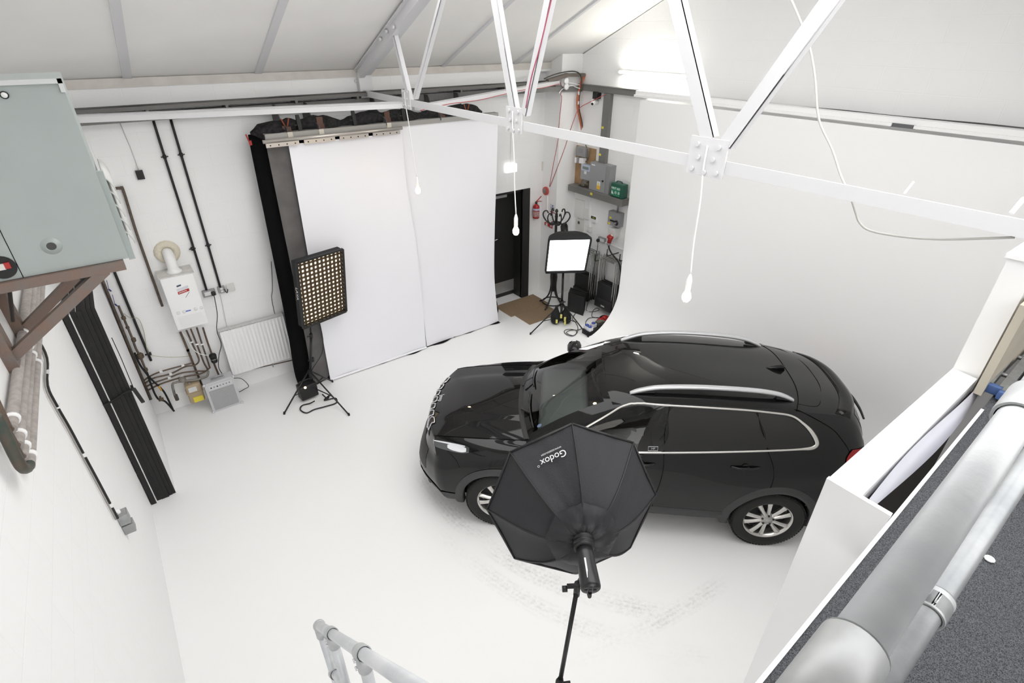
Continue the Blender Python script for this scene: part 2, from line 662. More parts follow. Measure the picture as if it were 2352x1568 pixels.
def glass_mat(name, tint, refl):
    m = bpy.data.materials.new(name)
    m.use_nodes = True
    nt = m.node_tree
    nt.nodes.remove(nt.nodes['Principled BSDF'])
    out = nt.nodes['Material Output']
    tr = nt.nodes.new('ShaderNodeBsdfTransparent')
    tr.inputs[0].default_value = (*tint, 1)
    gl = nt.nodes.new('ShaderNodeBsdfGlossy')
    gl.inputs['Roughness'].default_value = 0.02
    gl.inputs[0].default_value = (refl, refl, refl, 1)
    fr = nt.nodes.new('ShaderNodeFresnel')
    fr.inputs[0].default_value = 1.55
    mx = nt.nodes.new('ShaderNodeMixShader')
    nt.links.new(fr.outputs[0], mx.inputs[0])
    nt.links.new(tr.outputs[0], mx.inputs[1])
    nt.links.new(gl.outputs[0], mx.inputs[2])
    nt.links.new(mx.outputs[0], out.inputs[0])
    return m


M_screen = glass_mat('car_windscreen_glass', (0.66, 0.70, 0.68), 1.0)
M_sideglass = glass_mat('car_side_glass', (0.30, 0.33, 0.32), 0.9)
M_privacy = mat('car_privacy_glass', (14, 14, 14), 0.04, spec=0.6)

CAR_P, CAR_YAW = (3.85, 3.03, 0.0), 2.4165
car = thing('car', 'glossy black five-door SUV standing on the white studio floor', 'car', CAR_P, CAR_YAW)


def clerp(a, b, t):
    return a + (b - a) * t


def pw(tab, x):           # smooth curve through (x, value) pairs, x decreasing or increasing
    tab = sorted(tab)
    if x <= tab[0][0]:
        return tab[0][1]
    if x >= tab[-1][0]:
        return tab[-1][1]
    for i in range(len(tab) - 1):
        if tab[i][0] <= x <= tab[i + 1][0]:
            x0, y0 = tab[i]
            x1, y1 = tab[i + 1]
            m0 = (y1 - tab[i - 1][1]) / (x1 - tab[i - 1][0]) if i > 0 else (y1 - y0) / (x1 - x0)
            m1 = (tab[i + 2][1] - y0) / (tab[i + 2][0] - x0) if i < len(tab) - 2 else (y1 - y0) / (x1 - x0)
            h = x1 - x0
            t = (x - x0) / h
            return (2 * t ** 3 - 3 * t * t + 1) * y0 + (t ** 3 - 2 * t * t + t) * h * m0 + (-2 * t ** 3 + 3 * t * t) * y1 + (t ** 3 - t * t) * h * m1


def hood(u, w):           # u 0 nose .. 1 windscreen, w 0 middle .. 1 edge
    a = abs(w)
    xf = 2.205 - 0.165 * a ** 2.6
    xc = 1.18 - 0.11 * a ** 2.2
    x = clerp(xf, xc, u)
    y = w * pw([(1.05, 0.715), (1.5, 0.70), (1.85, 0.675), (2.04, 0.645), (2.21, 0.60)], x)
    zc = pw([(1.07, 1.105), (1.2, 1.10), (1.5, 1.08), (1.85, 1.035), (2.05, 0.995), (2.21, 0.935)], x)
    ze = pw([(1.07, 1.035), (1.5, 1.015), (1.85, 0.99), (2.04, 0.965), (2.21, 0.90)], x)
    z = zc - (zc - ze) * a ** 2.4
    dome = 0.018 * max(0.0, 1 - (a / 0.62) ** 6) * min(1, u * 3) * (1 if a < 0.62 else 0)   # raised middle panel
    return V3((x, y, z + dome))


def roof(u, w):           # u 0 header .. 1 tail edge
    a = abs(w)
    xf = 0.345 - 0.07 * a ** 2.5
    xr = -2.07 + 0.16 * a ** 3
    x = clerp(xf, xr, u)
    y = w * pw([(-2.1, 0.535), (-1.9, 0.565), (-1.5, 0.625), (-1.0, 0.655), (-0.4, 0.665), (0.1, 0.64), (0.35, 0.60)], x)
    zc = pw([(-2.1, 1.475), (-1.8, 1.545), (-1.4, 1.60), (-0.9, 1.632), (-0.4, 1.634), (0.0, 1.60), (0.35, 1.525)], x)
    ze = pw([(-2.1, 1.415), (-1.8, 1.475), (-1.4, 1.53), (-0.9, 1.562), (-0.4, 1.565), (0.0, 1.535), (0.35, 1.455)], x)
    return V3((x, y, zc - (zc - ze) * a ** 3.2))


def polyspline(ctrl, n):  # n+1 points along a smooth path through ctrl
    pts = spline([V3(p) for p in ctrl], 12)
    L = [0]
    for i in range(1, len(pts)):
        L.append(L[-1] + (pts[i] - pts[i - 1]).length)
    out, j = [], 0
    for k in range(n + 1):
        d = L[-1] * k / n
        while j < len(L) - 2 and L[j + 1] < d:
            j += 1
        t = (d - L[j]) / max(1e-9, L[j + 1] - L[j])
        out.append(pts[j].lerp(pts[j + 1], min(1, t)))
    return out


NF, NH, NS, NR = 10, 14, 40, 10
belt = [(1.07, 0.715, 1.035), (0.95, 0.775, 1.045), (0.80, 0.818, 1.06), (0.4, 0.845, 1.075), (0.0, 0.852, 1.095), (-0.6, 0.852, 1.15), (-1.2, 0.842, 1.215), (-1.6, 0.81, 1.25), (-1.92, 0.765, 1.235), (-2.10, 0.68, 1.205)]
rear_low = [(-2.10, 0.68, 1.205), (-2.185, 0.45, 1.175), (-2.205, 0.2, 1.165), (-2.21, 0.0, 1.165)]


def chain(front, hs, sd, rr):
    return polyspline(front, NF)[:-1] + polyspline(hs, NH)[:-1] + polyspline(sd, NS)[:-1] + polyspline(rr, NR)


top_ring = [hood(0, k / NF) for k in range(NF)] + [hood(k / NH, 1) for k in range(NH)] + polyspline(belt, NS)[:-1] + polyspline(rear_low, NR)
rings = [
    chain([(2.10, 0, 0.25), (2.06, 0.42, 0.25), (1.86, 0.70, 0.26)], [(1.86, 0.70, 0.26), (1.5, 0.76, 0.29), (1.07, 0.79, 0.30)],
          [(1.07, 0.79, 0.30), (0, 0.80, 0.30), (-1.0, 0.79, 0.31), (-1.95, 0.70, 0.40)], [(-1.95, 0.70, 0.40), (-2.2, 0.4, 0.40), (-2.25, 0, 0.40)]),
    chain([(2.29, 0, 0.26), (2.235, 0.45, 0.26), (1.92, 0.815, 0.27)], [(1.92, 0.815, 0.27), (1.5, 0.885, 0.32), (1.07, 0.88, 0.335)],
          [(1.07, 0.88, 0.335), (0, 0.88, 0.335), (-1.0, 0.88, 0.335), (-1.95, 0.83, 0.42)], [(-1.95, 0.83, 0.42), (-2.27, 0.5, 0.42), (-2.33, 0, 0.42)]),
    chain([(2.355, 0, 0.40), (2.30, 0.45, 0.40), (1.99, 0.84, 0.42)], [(1.99, 0.84, 0.42), (1.5, 0.915, 0.45), (1.07, 0.90, 0.44)],
          [(1.07, 0.90, 0.44), (0, 0.895, 0.43), (-1.0, 0.905, 0.44), (-1.95, 0.865, 0.50)], [(-1.95, 0.865, 0.50), (-2.31, 0.5, 0.50), (-2.37, 0, 0.50)]),
    chain([(2.325, 0, 0.60), (2.275, 0.45, 0.60), (2.01, 0.825, 0.62)], [(2.01, 0.825, 0.62), (1.5, 0.93, 0.66), (1.07, 0.915, 0.62)],
          [(1.07, 0.915, 0.62), (0, 0.905, 0.60), (-1.0, 0.93, 0.64), (-1.95, 0.875, 0.68)], [(-1.95, 0.875, 0.68), (-2.32, 0.5, 0.68), (-2.37, 0, 0.68)]),
    chain([(2.265, 0, 0.72), (2.21, 0.45, 0.72), (2.01, 0.78, 0.745)], [(2.01, 0.78, 0.745), (1.5, 0.925, 0.79), (1.07, 0.918, 0.76)],
          [(1.07, 0.918, 0.76), (0, 0.912, 0.76), (-1.0, 0.935, 0.80), (-1.95, 0.87, 0.84)], [(-1.95, 0.87, 0.84), (-2.27, 0.5, 0.84), (-2.33, 0, 0.84)]),
    chain([(2.24, 0, 0.82), (2.19, 0.42, 0.82), (2.04, 0.715, 0.86)], [(2.04, 0.715, 0.86), (1.5, 0.885, 0.905), (1.07, 0.905, 0.90)],
          [(1.07, 0.905, 0.90), (0, 0.905, 0.93), (-1.0, 0.915, 0.98), (-1.75, 0.885, 1.0), (-2.05, 0.80, 1.0)], [(-2.05, 0.80, 1.0), (-2.25, 0.5, 1.0), (-2.30, 0, 1.0)]),
    chain([(2.225, 0, 0.90), (2.18, 0.38, 0.90), (2.05, 0.665, 0.94)], [(2.05, 0.665, 0.94), (1.5, 0.80, 0.985), (1.07, 0.85, 1.0)],
          [(1.07, 0.85, 1.0), (0.8, 0.872, 1.015), (0, 0.875, 1.05), (-1.0, 0.875, 1.12), (-1.7, 0.845, 1.15), (-2.05, 0.755, 1.14)], [(-2.05, 0.755, 1.14), (-2.2, 0.48, 1.11), (-2.25, 0, 1.11)]),
    top_ring,
]
NT = len(top_ring)


def band(rings, sub):     # dense rows between rings, smooth across
    cols = [spline([r[i] for r in rings], sub) for i in range(NT)]
    return [[cols[i][k] for i in range(NT)] for k in range(len(cols[0]))]


body_rows = band(rings, 5)
# greenhouse: lower ring from the windscreen base round to the rear glass base, upper ring from the roof
low_ring = [hood(1, k / NF) for k in range(NF)] + polyspline(belt, NS)[:-1] + polyspline(rear_low, NR)
up_ring = [roof(0, k / NF) for k in range(NF)] + [roof(k / NS, 1) for k in range(NS)] + [roof(1, 1 - k / NR) for k in range(NR + 1)]
NG, NHH = len(low_ring), 14
green_rows = []
for k in range(NHH + 1):
    h = k / NHH
    row = []
    for i in range(NG):
        p = low_ring[i].lerp(up_ring[i], h)
        s = sin(pi * h)
        if i < NF:
            p += V3((0.45, 0, 0.9)) * 0.035 * s
        elif i < NF + NS:
            p += V3((0, 1, 0.2)) * 0.03 * s
        else:
            p += V3((-1, 0, 0.3)) * 0.03 * s
        row.append(p)
    green_rows.append(row)


def mir(p):
    return V3((p.x, -p.y, p.z))


# side surface look-up: outermost y of the left flank at (x, z)
SIDE_Q = {}
for rows, i0, i1 in ((body_rows, NF - 4, NF + NH + NS + 4), (green_rows, NF, NF + NS + 3)):
    for r in range(len(rows) - 1):
        for i in range(i0, min(i1, len(rows[0]) - 1)):
            q = (rows[r][i], rows[r][i + 1], rows[r + 1][i + 1], rows[r + 1][i])
            x0, x1 = min(p.x for p in q), max(p.x for p in q)
            z0, z1 = min(p.z for p in q), max(p.z for p in q)
            for bx in range(int(math.floor(x0 * 20)), int(math.floor(x1 * 20)) + 1):
                for bz in range(int(math.floor(z0 * 20)), int(math.floor(z1 * 20)) + 1):
                    SIDE_Q.setdefault((bx, bz), []).append(q)


def side(x, z, off=0.0):
    best = None
    for q in SIDE_Q.get((int(math.floor(x * 20)), int(math.floor(z * 20))), ()):
        for a, b, c in ((q[0], q[1], q[2]), (q[0], q[2], q[3])):
            d = (b.x - a.x) * (c.z - a.z) - (c.x - a.x) * (b.z - a.z)
            if abs(d) < 1e-9:
                continue
            u = ((x - a.x) * (c.z - a.z) - (c.x - a.x) * (z - a.z)) / d
            v = ((b.x - a.x) * (z - a.z) - (x - a.x) * (b.z - a.z)) / d
            if u >= -0.01 and v >= -0.01 and u + v <= 1.01:
                y = a.y + u * (b.y - a.y) + v * (c.y - a.y)
                if best is None or y > best:
                    best = y
    if best is None:
        best = 0.86 if z < 1.1 else min(p.y for p in up_ring[NF:NF + NS] if abs(p.x - x) < 0.08) if any(abs(p.x - x) < 0.08 for p in up_ring[NF:NF + NS]) else 0.65
    return V3((x, best + off, z))


WX = (1.35, -1.35)
WZ, WR = 0.36, 0.36
AR = 0.415


def in_arch(p):
    return any((p.x - wx) ** 2 + (p.z - WZ) ** 2 < AR * AR for wx in WX) and abs(p.y) > 0.55


def in_poly(x, z, poly):
    c, n = False, len(poly)
    for i in range(n):
        (x0, z0), (x1, z1) = poly[i], poly[(i + 1) % n]
        if (z0 > z) != (z1 > z) and x < (x1 - x0) * (z - z0) / (z1 - z0) + x0:
            c = not c
    return c


def smooth_poly(ctrl, sub=6):
    return [(p.x, p.z) for p in spline([V3((x, 0, z)) for x, z in ctrl], sub, True)]


# window outlines on the flank, in (x, z)
WIN_FRONT = [(0.75, 1.085), (0.51, 1.275), (0.30, 1.40), (0.16, 1.478), (0.02, 1.518), (-0.16, 1.530), (-0.235, 1.531), (-0.205, 1.30), (-0.195, 1.128), (0.2, 1.10)]
WIN_REAR = [(-0.275, 1.533), (-0.65, 1.537), (-1.02, 1.522), (-1.075, 1.40), (-1.14, 1.225), (-0.7, 1.172), (-0.245, 1.132), (-0.25, 1.30)]
WIN_QUARTER = [(-1.065, 1.520), (-1.25, 1.507), (-1.385, 1.478), (-1.47, 1.43), (-1.54, 1.36), (-1.575, 1.30), (-1.545, 1.265), (-1.45, 1.254), (-1.185, 1.228), (-1.12, 1.38)]

b = MB()
for sgn in (1, -1):
    f = (lambda p: p) if sgn == 1 else mir
    for rows, is_green in ((body_rows, False), (green_rows, True)):
        n = len(rows[0])
        base = len(b.v)
        b.v += [f(p) for r in rows for p in r]
        for r in range(len(rows) - 1):
            for i in range(n - 1):
                c = (rows[r][i] + rows[r][i + 1] + rows[r + 1][i + 1] + rows[r + 1][i]) / 4
                if not is_green and in_arch(c):
                    continue
                if is_green:
                    if i < NF - 1 and 0 < r < NHH - 1:
                        continue                               # windscreen opening
                    if NF <= i < NF + NS and in_poly(c.x, c.z, WIN_FRONT) and in_poly(c.x, c.z + 0.02, WIN_FRONT) and in_poly(c.x, c.z - 0.02, WIN_FRONT):
                        continue
                q = (base + r * n + i, base + r * n + i + 1, base + (r + 1) * n + i + 1, base + (r + 1) * n + i)
                b.f.append(q if sgn == 1 else q[::-1])
                b.s.append(True)
b.grid(lambda i, j: hood(i, j * 2 - 1), 24, 36)
b.grid(lambda i, j: roof(i, j * 2 - 1), 30, 30)
# floor pan
fp = rings[0]
b.add([p for p in fp] + [mir(p) for p in fp], [(i, i + 1, NT + i + 1, NT + i) for i in range(NT - 1)])
body = b.build('body', M_paint, car, True)
bm_ = body.data
if hasattr(bm_, 'set_sharp_from_angle'):
    bm_.set_sharp_from_angle(angle=radians(40))

# glazing
b = MB()
rows = [[green_rows[r][i] for i in range(NF - 1, 0, -1)] for r in range(1, NHH)]
full = [[V3((p.x, -p.y, p.z)) for p in rw] + [green_rows[r + 1][0]] + rw[::-1] for r, rw in enumerate(rows)]
b.loft(full, False, False, False, True)
b.build('windscreen', M_screen, car, True)


def panel(poly, name, m, sgn, off=0.004, step=0.045, label=None):
    """A pane following the flank inside a window outline."""
    n = len(poly)
    cx = sum(p[0] for p in poly) / n
    cz = sum(p[1] for p in poly) / n
    rings_ = []
    for k in range(7):
        t = 1 - k / 6
        rings_.append([side(cx + (x - cx) * t, cz + (z - cz) * t, off) for x, z in poly])
    mb = MB()
    vs = [(p if sgn > 0 else mir(p)) for r in rings_ for p in r]
    fs = [(k * n + i, k * n + (i + 1) % n, (k + 1) * n + (i + 1) % n, (k + 1) * n + i) for k in range(6) for i in range(n)]
    mb.add(vs, fs, True)
    return mb.build(name, m, car, True)


for sgn in (1, -1):
    panel(smooth_poly(WIN_FRONT), 'front_side_window', M_sideglass, sgn)
    panel(smooth_poly(WIN_REAR), 'rear_side_window', M_privacy, sgn)
    panel(smooth_poly(WIN_QUARTER), 'quarter_window', M_privacy, sgn)
    # bright trim round the side glass: lower run, upper run and rear loop as one strip
    lower = [(0.78, 1.072), (0.4, 1.086), (0.0, 1.104), (-0.6, 1.157), (-1.2, 1.220), (-1.45, 1.243), (-1.56, 1.255), (-1.602, 1.285), (-1.588, 1.335), (-1.535, 1.402), (-1.465, 1.455), (-1.37, 1.502), (-1.2, 1.525), (-0.9, 1.545), (-0.5, 1.552), (-0.2, 1.546), (0.02, 1.534), (0.17, 1.494), (0.31, 1.414), (0.52, 1.286), (0.66, 1.19), (0.74, 1.12)]
    pth = [p for p in spline([V3((x, 0, z)) for x, z in lower], 6)]
    mb = MB()
    pts = [side(p.x, p.z, 0.007) for p in pth]
    rows_ = []
    for i, p in enumerate(pts):
        d = (pts[min(i + 1, len(pts) - 1)] - pts[max(i - 1, 0)]).normalized()
        nn = V3((0, 1, 0.35)).normalized()
        w = d.cross(nn).normalized()
        hw = 0.011 + 0.010 * math.exp(-((p.x + 1.59) / 0.10) ** 2)
        rows_.append([(q if sgn > 0 else mir(q)) for q in (p + w * hw, p + w * hw * 0.5 + nn * 0.005, p - w * hw * 0.5 + nn * 0.005, p - w * hw, p - nn * 0.006)])
    mb.loft(rows_, True, True, True, True)
    mb.build('window_trim', M_trim, car, True)

# rear window
b = MB()
rw = []
for k in range(1, NHH - 2):
    rw.append([green_rows[k][i] + V3((-0.004, 0, 0)) for i in range(NF + NS + 2, NG)] )
rw = [r + [mir(p) for p in r[:-1][::-1]] for r in rw]
b.loft(rw, False, False, False, True)
b.build('rear_window', M_privacy, car, True)


def seam(pts, r=0.0035, name='panel_gap', m=None, smoothpath=5):
    mb = MB()
    mb.tube(pts, r, 6, smoothpath)
    return mb.build(name, m or M_seam, car, True)


for sgn in (1, -1):
    f = (lambda p: p) if sgn == 1 else mir
    seam([f(hood(k / 10, 0.985) + V3((0, 0, 0.001))) for k in range(11)], 0.004)
    seam([f(side(x, z)) for x, z in ((-0.25, 1.54), (-0.215, 1.35), (-0.225, 1.15), (-0.235, 0.95), (-0.222, 0.75), (-0.20, 0.58), (-0.20, 0.42))])
    seam([f(side(x, z)) for x, z in ((-1.045, 1.53), (-1.10, 1.38), (-1.175, 1.2), (-1.235, 1.07), (-1.262, 0.93), (-1.255, 0.80))])
    seam([f(side(x, z)) for x, z in ((0.86, 1.0), (0.84, 0.85), (0.87, 0.65), (0.88, 0.42))])
    seam([f(side(x, z)) for x, z in ((0.88, 0.415), (0.3, 0.40), (-0.4, 0.40), (-0.86, 0.41))])
    seam([f(side(x, z)) for x, z in ((1.98, 0.915), (1.82, 0.84), (1.76, 0.76))], 0.003)
    # tailgate edge down the rear corner
    seam([f(p) for p in (roof(0.765, 0.97), roof(0.80, 1.0), green_rows[9][NF + NS - 4], green_rows[4][NF + NS - 3], side(-1.93, 1.20), side(-1.97, 1.08))], 0.004)
seam([roof(0.0, k / 10 * 2 - 1) + V3((-0.02, 0, 0.001)) for k in range(11)], 0.004)
seam([roof(0.775, k / 10 * 2 - 1) + V3((0, 0, 0.0005)) for k in range(11)], 0.004)
seam([roof(u, w) for u, w in ((0.775, 0.86), (0.84, 0.88), (0.87, 0.80), (0.885, 0.4), (0.89, 0), (0.885, -0.4), (0.87, -0.80), (0.84, -0.88), (0.775, -0.86))], 0.0025)

# cowl panel and wipers at the windscreen base
b = MB()
b.grid(lambda i, j: hood(0.955 + 0.06 * i, (j * 2 - 1) * 0.97) + V3((0, 0, 0.003 + 0.006 * sin(pi * i))), 4, 24)
b.build('cowl', M_black, car, True)


def screen(w, h, off=0.012):   # point on the windscreen: w across -1..1, h up 0..1
    k = abs(w) * NF
    i = min(int(k), NF - 1)
    t = k - i
    r = min(int(h * NHH), NHH - 1)
    s = h * NHH - r

    def q(rr, ii):
        return green_rows[rr][ii]
    p = q(r, i).lerp(q(r, i + 1), t).lerp(q(r + 1, i).lerp(q(r + 1, i + 1), t), s)
    p = p + V3((0.5, 0, 0.86)) * off
    return V3((p.x, p.y if w >= 0 else -p.y, p.z))


for nm, pts, arm in (('wiper', [(0.02, 0.16), (-0.25, 0.13), (-0.5, 0.11), (-0.66, 0.10)], (-0.12, -0.02)), ('wiper', [(0.86, 0.10), (0.6, 0.10), (0.35, 0.10), (0.12, 0.11)], (0.45, -0.02))):
    w_ = MB()
    w_.tube([screen(a_, h_, 0.02) for a_, h_ in pts], 0.008, 6, 4)
    wo = w_.build(nm, M_black, car, True)
    w_ = MB()
    w_.tube([hood(0.985, arm[0]) + V3((0, 0, 0.03)), screen((arm[0] + pts[1][0]) / 2, 0.04, 0.045), screen(*pts[1], 0.035)], [0.014, 0.007], 6, 4)
    w_.build('arm', M_black, wo, True)
# round disc and small mark inside the windscreen corner
b = MB()
p = screen(0.86, 0.17, 0.006)
b.cyl(p - V3((0.5, 0, 0.86)) * 0.002, p + V3((0.5, 0, 0.86)) * 0.001, 0.026, seg=20)
b.build('sticker', mat('blue_sticker', (92, 108, 134), 0.5), car, True)

# interior seen through the glass
b = MB()
b.rbox((0.72, 0, 0.93), (0.55, 0, 0), (0, 1.42, 0), (0, 0, 0.22), 0.08)
b.build('dashboard', mat('dashboard_grey', (128, 130, 130), 0.75), car, True)
b = MB()
b.box(-1.5, -0.75, 0.45, 0.9, 0.75, 0.5)
b.build('cabin_floor', M_black, car, True)
for sy in (0.38, -0.38):
    b = MB()
    b.rbox((-0.05, sy, 0.68), (0.52, 0, 0), (0, 0.5, 0), (0, 0, 0.16), 0.06)
    b.rbox((-0.38, sy, 1.0), (0.16, 0, 0), (0, 0.48, 0), (-0.16, 0, 0.62), 0.06)
    b.rbox((-0.49, sy, 1.40), (0.10, 0, 0), (0, 0.26, 0), (-0.03, 0, 0.17), 0.04)
    b.build('front_seat', M_seat, car, True)
b = MB()
b.rbox((-1.25, 0, 0.98), (0.18, 0, 0), (0, 1.3, 0), (-0.14, 0, 0.6), 0.06)
b.rbox((-1.0, 0, 0.68), (0.5, 0, 0), (0, 1.3, 0), (0, 0, 0.16), 0.06)
b.build('rear_bench', M_seat, car, True)
b = MB()
c0, ax = V3((0.33, -0.38, 1.02)), V3((-0.9, 0, 0.42)).normalized()
u0 = V3((0, 1, 0))
v0 = ax.cross(u0)
b.tube([c0 + (u0 * cos(2 * pi * k / 24) + v0 * sin(2 * pi * k / 24)) * 0.185 for k in range(24)], 0.015, 8, 0, True)
b.cyl(c0 - ax * 0.03, c0 + ax * 0.02, 0.06, seg=16)
for a_ in (0, pi, -pi / 2):
    b.bar(c0, c0 + (u0 * cos(a_) + v0 * sin(a_)) * 0.18, 0.03, 0.015, ax)
b.build('steering_wheel', M_black, car, True)

# bumper cladding, grille, lamps
b = MB()
fr = [[ring[i] for i in range(0, NF + 4)] for ring in (body_rows[4], body_rows[5], body_rows[7], body_rows[9])]
fr = [[p + V3((0.006, 0.006, 0)) for p in r] for r in fr]
fr = [[mir(p) for p in r[:0:-1]] + r for r in fr]
b.loft(fr, False, False, False, True)
b.build('front_valance', M_clad, car, True)
b = MB()
gr = [[p + V3((0.004, 0, 0)) for p in (body_rows[k][i] for i in range(0, 8))] for k in (12, 14, 16, 18, 20)]
gr = [[mir(p) for p in r[:0:-1]] + r for r in gr]
b.loft(gr, False, False, False, True)
b.build('lower_intake', M_black, car, True)


def nose(w, h, off=0.006):   # on the front face: w across -1..1 (NF steps), h row fraction of body_rows from lamp to hood edge
    if h > 1.0:
        q = hood((h - 1.0) * 0.10, w)
        return V3((q.x + off * 0.5, q.y, q.z + off))
    k = abs(w) * NF
    i = min(int(k), NF - 1)
    t = k - i
    rr = clerp(24, 35, h)
    r = min(int(rr), 34)
    s = rr - r
    p = body_rows[r][i].lerp(body_rows[r][i + 1], t).lerp(body_rows[r + 1][i].lerp(body_rows[r + 1][i + 1], t), s)
    return V3((p.x + off, p.y if w >= 0 else -p.y, p.z + off * 0.6))


grille = bpy.data.objects.new('grille', None)
COL.objects.link(grille)
grille.parent = car
for k in range(7):
    w = (k - 3) * 0.205
    b = MB()
    lo_ = 0.35 if abs(k - 3) == 3 else 0.0
    loop = [nose(w + dx * 0.08, max(h, lo_ + h * 0.8), 0.008) for dx, h in ((-1, 0.3), (-1, 0.95), (-0.9, 1.3), (-0.55, 1.42), (0.55, 1.42), (0.9, 1.3), (1, 0.95), (1, 0.3), (0.6, 0.12), (-0.6, 0.12))]
    b.tube(loop, 0.008, 6, 3, True)
    b.build('slot_surround', M_chrome, grille, True)
    b = MB()
    b.grid(lambda i, j: nose(w + (j * 2 - 1) * 0.085, 0.15 + 1.22 * i, 0.005), 12, 4)
    b.build('slot', M_black, grille, True)
hp, hn = hood(0.085, 0.0), V3((0.35, 0, 0.94)).normalized()
text('hood_badge', 'Jeep', 0.075, hp + hn * 0.004, (0, 1, 0), hn.cross(V3((0, 1, 0))) * -1 if hn.cross(V3((0, 1, 0))).x > 0 else hn.cross(V3((0, 1, 0))), M_satin, car, 0.006, local=True)

for sgn in (1, -1):
    f = (lambda p: p) if sgn == 1 else mir
    # slim lamp along the upper corner
    def lampgrid(i0, i1, r0, r1, off):
        out = []
        for k in range(9):
            row = []
            for j in range(17):
                a_ = i0 + (i1 - i0) * j / 16
                taper = 1 - 0.5 * abs(j / 16 * 2 - 1) ** 3
                rr = clerp(r0, r1, 0.5 + (k / 8 - 0.5) * taper)
                i, r = int(a_), int(rr)
                p = body_rows[r][i].lerp(body_rows[r][i + 1], a_ - i).lerp(body_rows[r + 1][i].lerp(body_rows[r + 1][i + 1], a_ - i), rr - r)
                row.append(f(p + V3((0.7, 0.5, 0.4)) * off))
            out.append(row)
        return out
    b = MB()
    b.loft(lampgrid(9.4, 15.6, 25.6, 30.2, 0.005), False, False, False, True)
    lm = b.build('headlamp', mat('lamp_smoked', (70, 72, 74), 0.06, 0.2, coat=1.0), car, True)
    b = MB()
    b.loft(lampgrid(12.2, 15.2, 26.2, 29.2, 0.009), False, False, False, True)
    b.build('lens', M_lamp, lm, True)
    b = MB()
    b.loft(lampgrid(9.7, 15.0, 28.9, 29.8, 0.010), False, False, False, True)
    b.build('light_strip', M_lamp, lm, True)
    # round fog lamp pocket low on the bumper corner
    p = f(body_rows[8][NF - 3] + V3((-0.004, -0.004, 0)))
    n_ = V3((0.8, 0.6 * sgn, 0))
    b = MB()
    b.lathe(p, n_, [(0.001, 0.002), (0.036, 0.003), (0.045, 0.008), (0.05, 0.0), (0.05, -0.03)], 20)
    b.build('fog_lamp', M_black, car, True)
    # tail lamp
    b = MB()
    i0 = NF + NH + NS - 2
    rows_ = [[f(body_rows[r][i] + V3((-0.007, 0.007, 0))) for i in range(i0, i0 + 6)] for r in range(26, 35)]
    b.loft(rows_, False, False, False, True)
    b.build('tail_lamp', M_taillamp, car, True)
    # door handles
    for hx, hz in ((-0.02 + 0.0, 1.0), (-0.985, 1.045)):
        b = MB()
        a_, c_ = side(hx + 0.13, hz - 0.006), side(hx - 0.13, hz + 0.006)
        m_ = (a_ + c_) / 2 + V3((0, 0.022, 0))
        b.tube([f(a_), f(a_.lerp(m_, 0.5) + V3((0, 0.012, 0))), f(m_), f(c_.lerp(m_, 0.5) + V3((0, 0.012, 0))), f(c_)], 0.013, 8, 4)
        hnd = b.build('door_handle', M_paint, car, True)
        b = MB()
        q = side(hx, hz, 0.003)
        b.lathe(f(q), (0, sgn, 0), [(0.036, -0.002), (0.034, 0.0005), (0.001, 0.0006)], 20)
        b.build('recess', M_paint, hnd, True)
    # wheel arch cladding
    for wx in WX:
        b = MB()
        rows_ = []
        for k in range(0, 33):
            t = radians(-14 + 208 * k / 32)
            row = []
            for r_, o_ in ((AR - 0.03, -0.06), (AR - 0.02, 0.012), (AR + 0.0, 0.016), (AR + 0.05, 0.012), (AR + 0.062, 0.0)):
                x_, z_ = wx + r_ * cos(t), WZ + r_ * sin(t)
                zz = max(z_, 0.29)
                q = side(wx + (AR + 0.03) * cos(t), max(0.36, WZ + (AR + 0.03) * sin(t)))
                row.append(f(V3((x_, max(q.y, 0.86) + o_, zz))))
            rows_.append(row)
        b.loft(rows_, False, False, False, True)
        b.build('wheel_arch_trim', M_clad, car, True)
        # inner liner
        b = MB()
        rows_ = []
        for k in range(0, 25):
            t = radians(-10 + 200 * k / 24)
            rows_.append([f(V3((wx + (AR + 0.004) * cos(t), y_, max(0.27, WZ + (AR + 0.004) * sin(t))))) for y_ in (0.5, 0.88)])
        b.loft(rows_, False, False, False, True)
        b.build('wheel_arch_liner', M_rubber, car, True)
    # sill cladding
    b = MB()
    rows_ = []
    for k in range(25):
        x_ = 0.93 - 1.86 * k / 24
        rows_.append([f(side(x_, z_, o_)) for z_, o_ in ((0.345, -0.02), (0.35, 0.012), (0.40, 0.014), (0.435, 0.010), (0.445, 0.0))])
    b.loft(rows_, False, False, False, True)
    b.build('sill_trim', M_clad, car, True)
    # mirrors
    b = MB()
    c_ = V3((0.60, 0.985, 1.14))
    rows_ = []
    for t, sc_ in ((-0.075, 0.55), (-0.06, 0.85), (-0.02, 1.0), (0.03, 0.98), (0.07, 0.75), (0.095, 0.35)):
        rows_.append([f(c_ + V3((t, math.copysign(abs(cos(2 * pi * k / 18)) ** 0.7, cos(2 * pi * k / 18)) * 0.125 * sc_, math.copysign(abs(sin(2 * pi * k / 18)) ** 0.7, sin(2 * pi * k / 18)) * 0.075 * sc_))) for k in range(18)])
    b.loft(rows_, True, True, True, True)
    mo = b.build('door_mirror', M_paint, car, True)
    b = MB()
    b.tube([f(V3((0.66, 0.82, 1.07))), f(V3((0.61, 0.93, 1.10)))], 0.028, 8)
    b.build('mirror_arm', M_black, mo, True)
    b = MB()
    b.lathe(f(c_ + V3((-0.079, 0, 0))), (-1, 0, 0), [(0.055, 0), (0.052, 0.003), (0.001, 0.003)], 18)
    b.build('mirror_glass', M_chrome, mo, True)
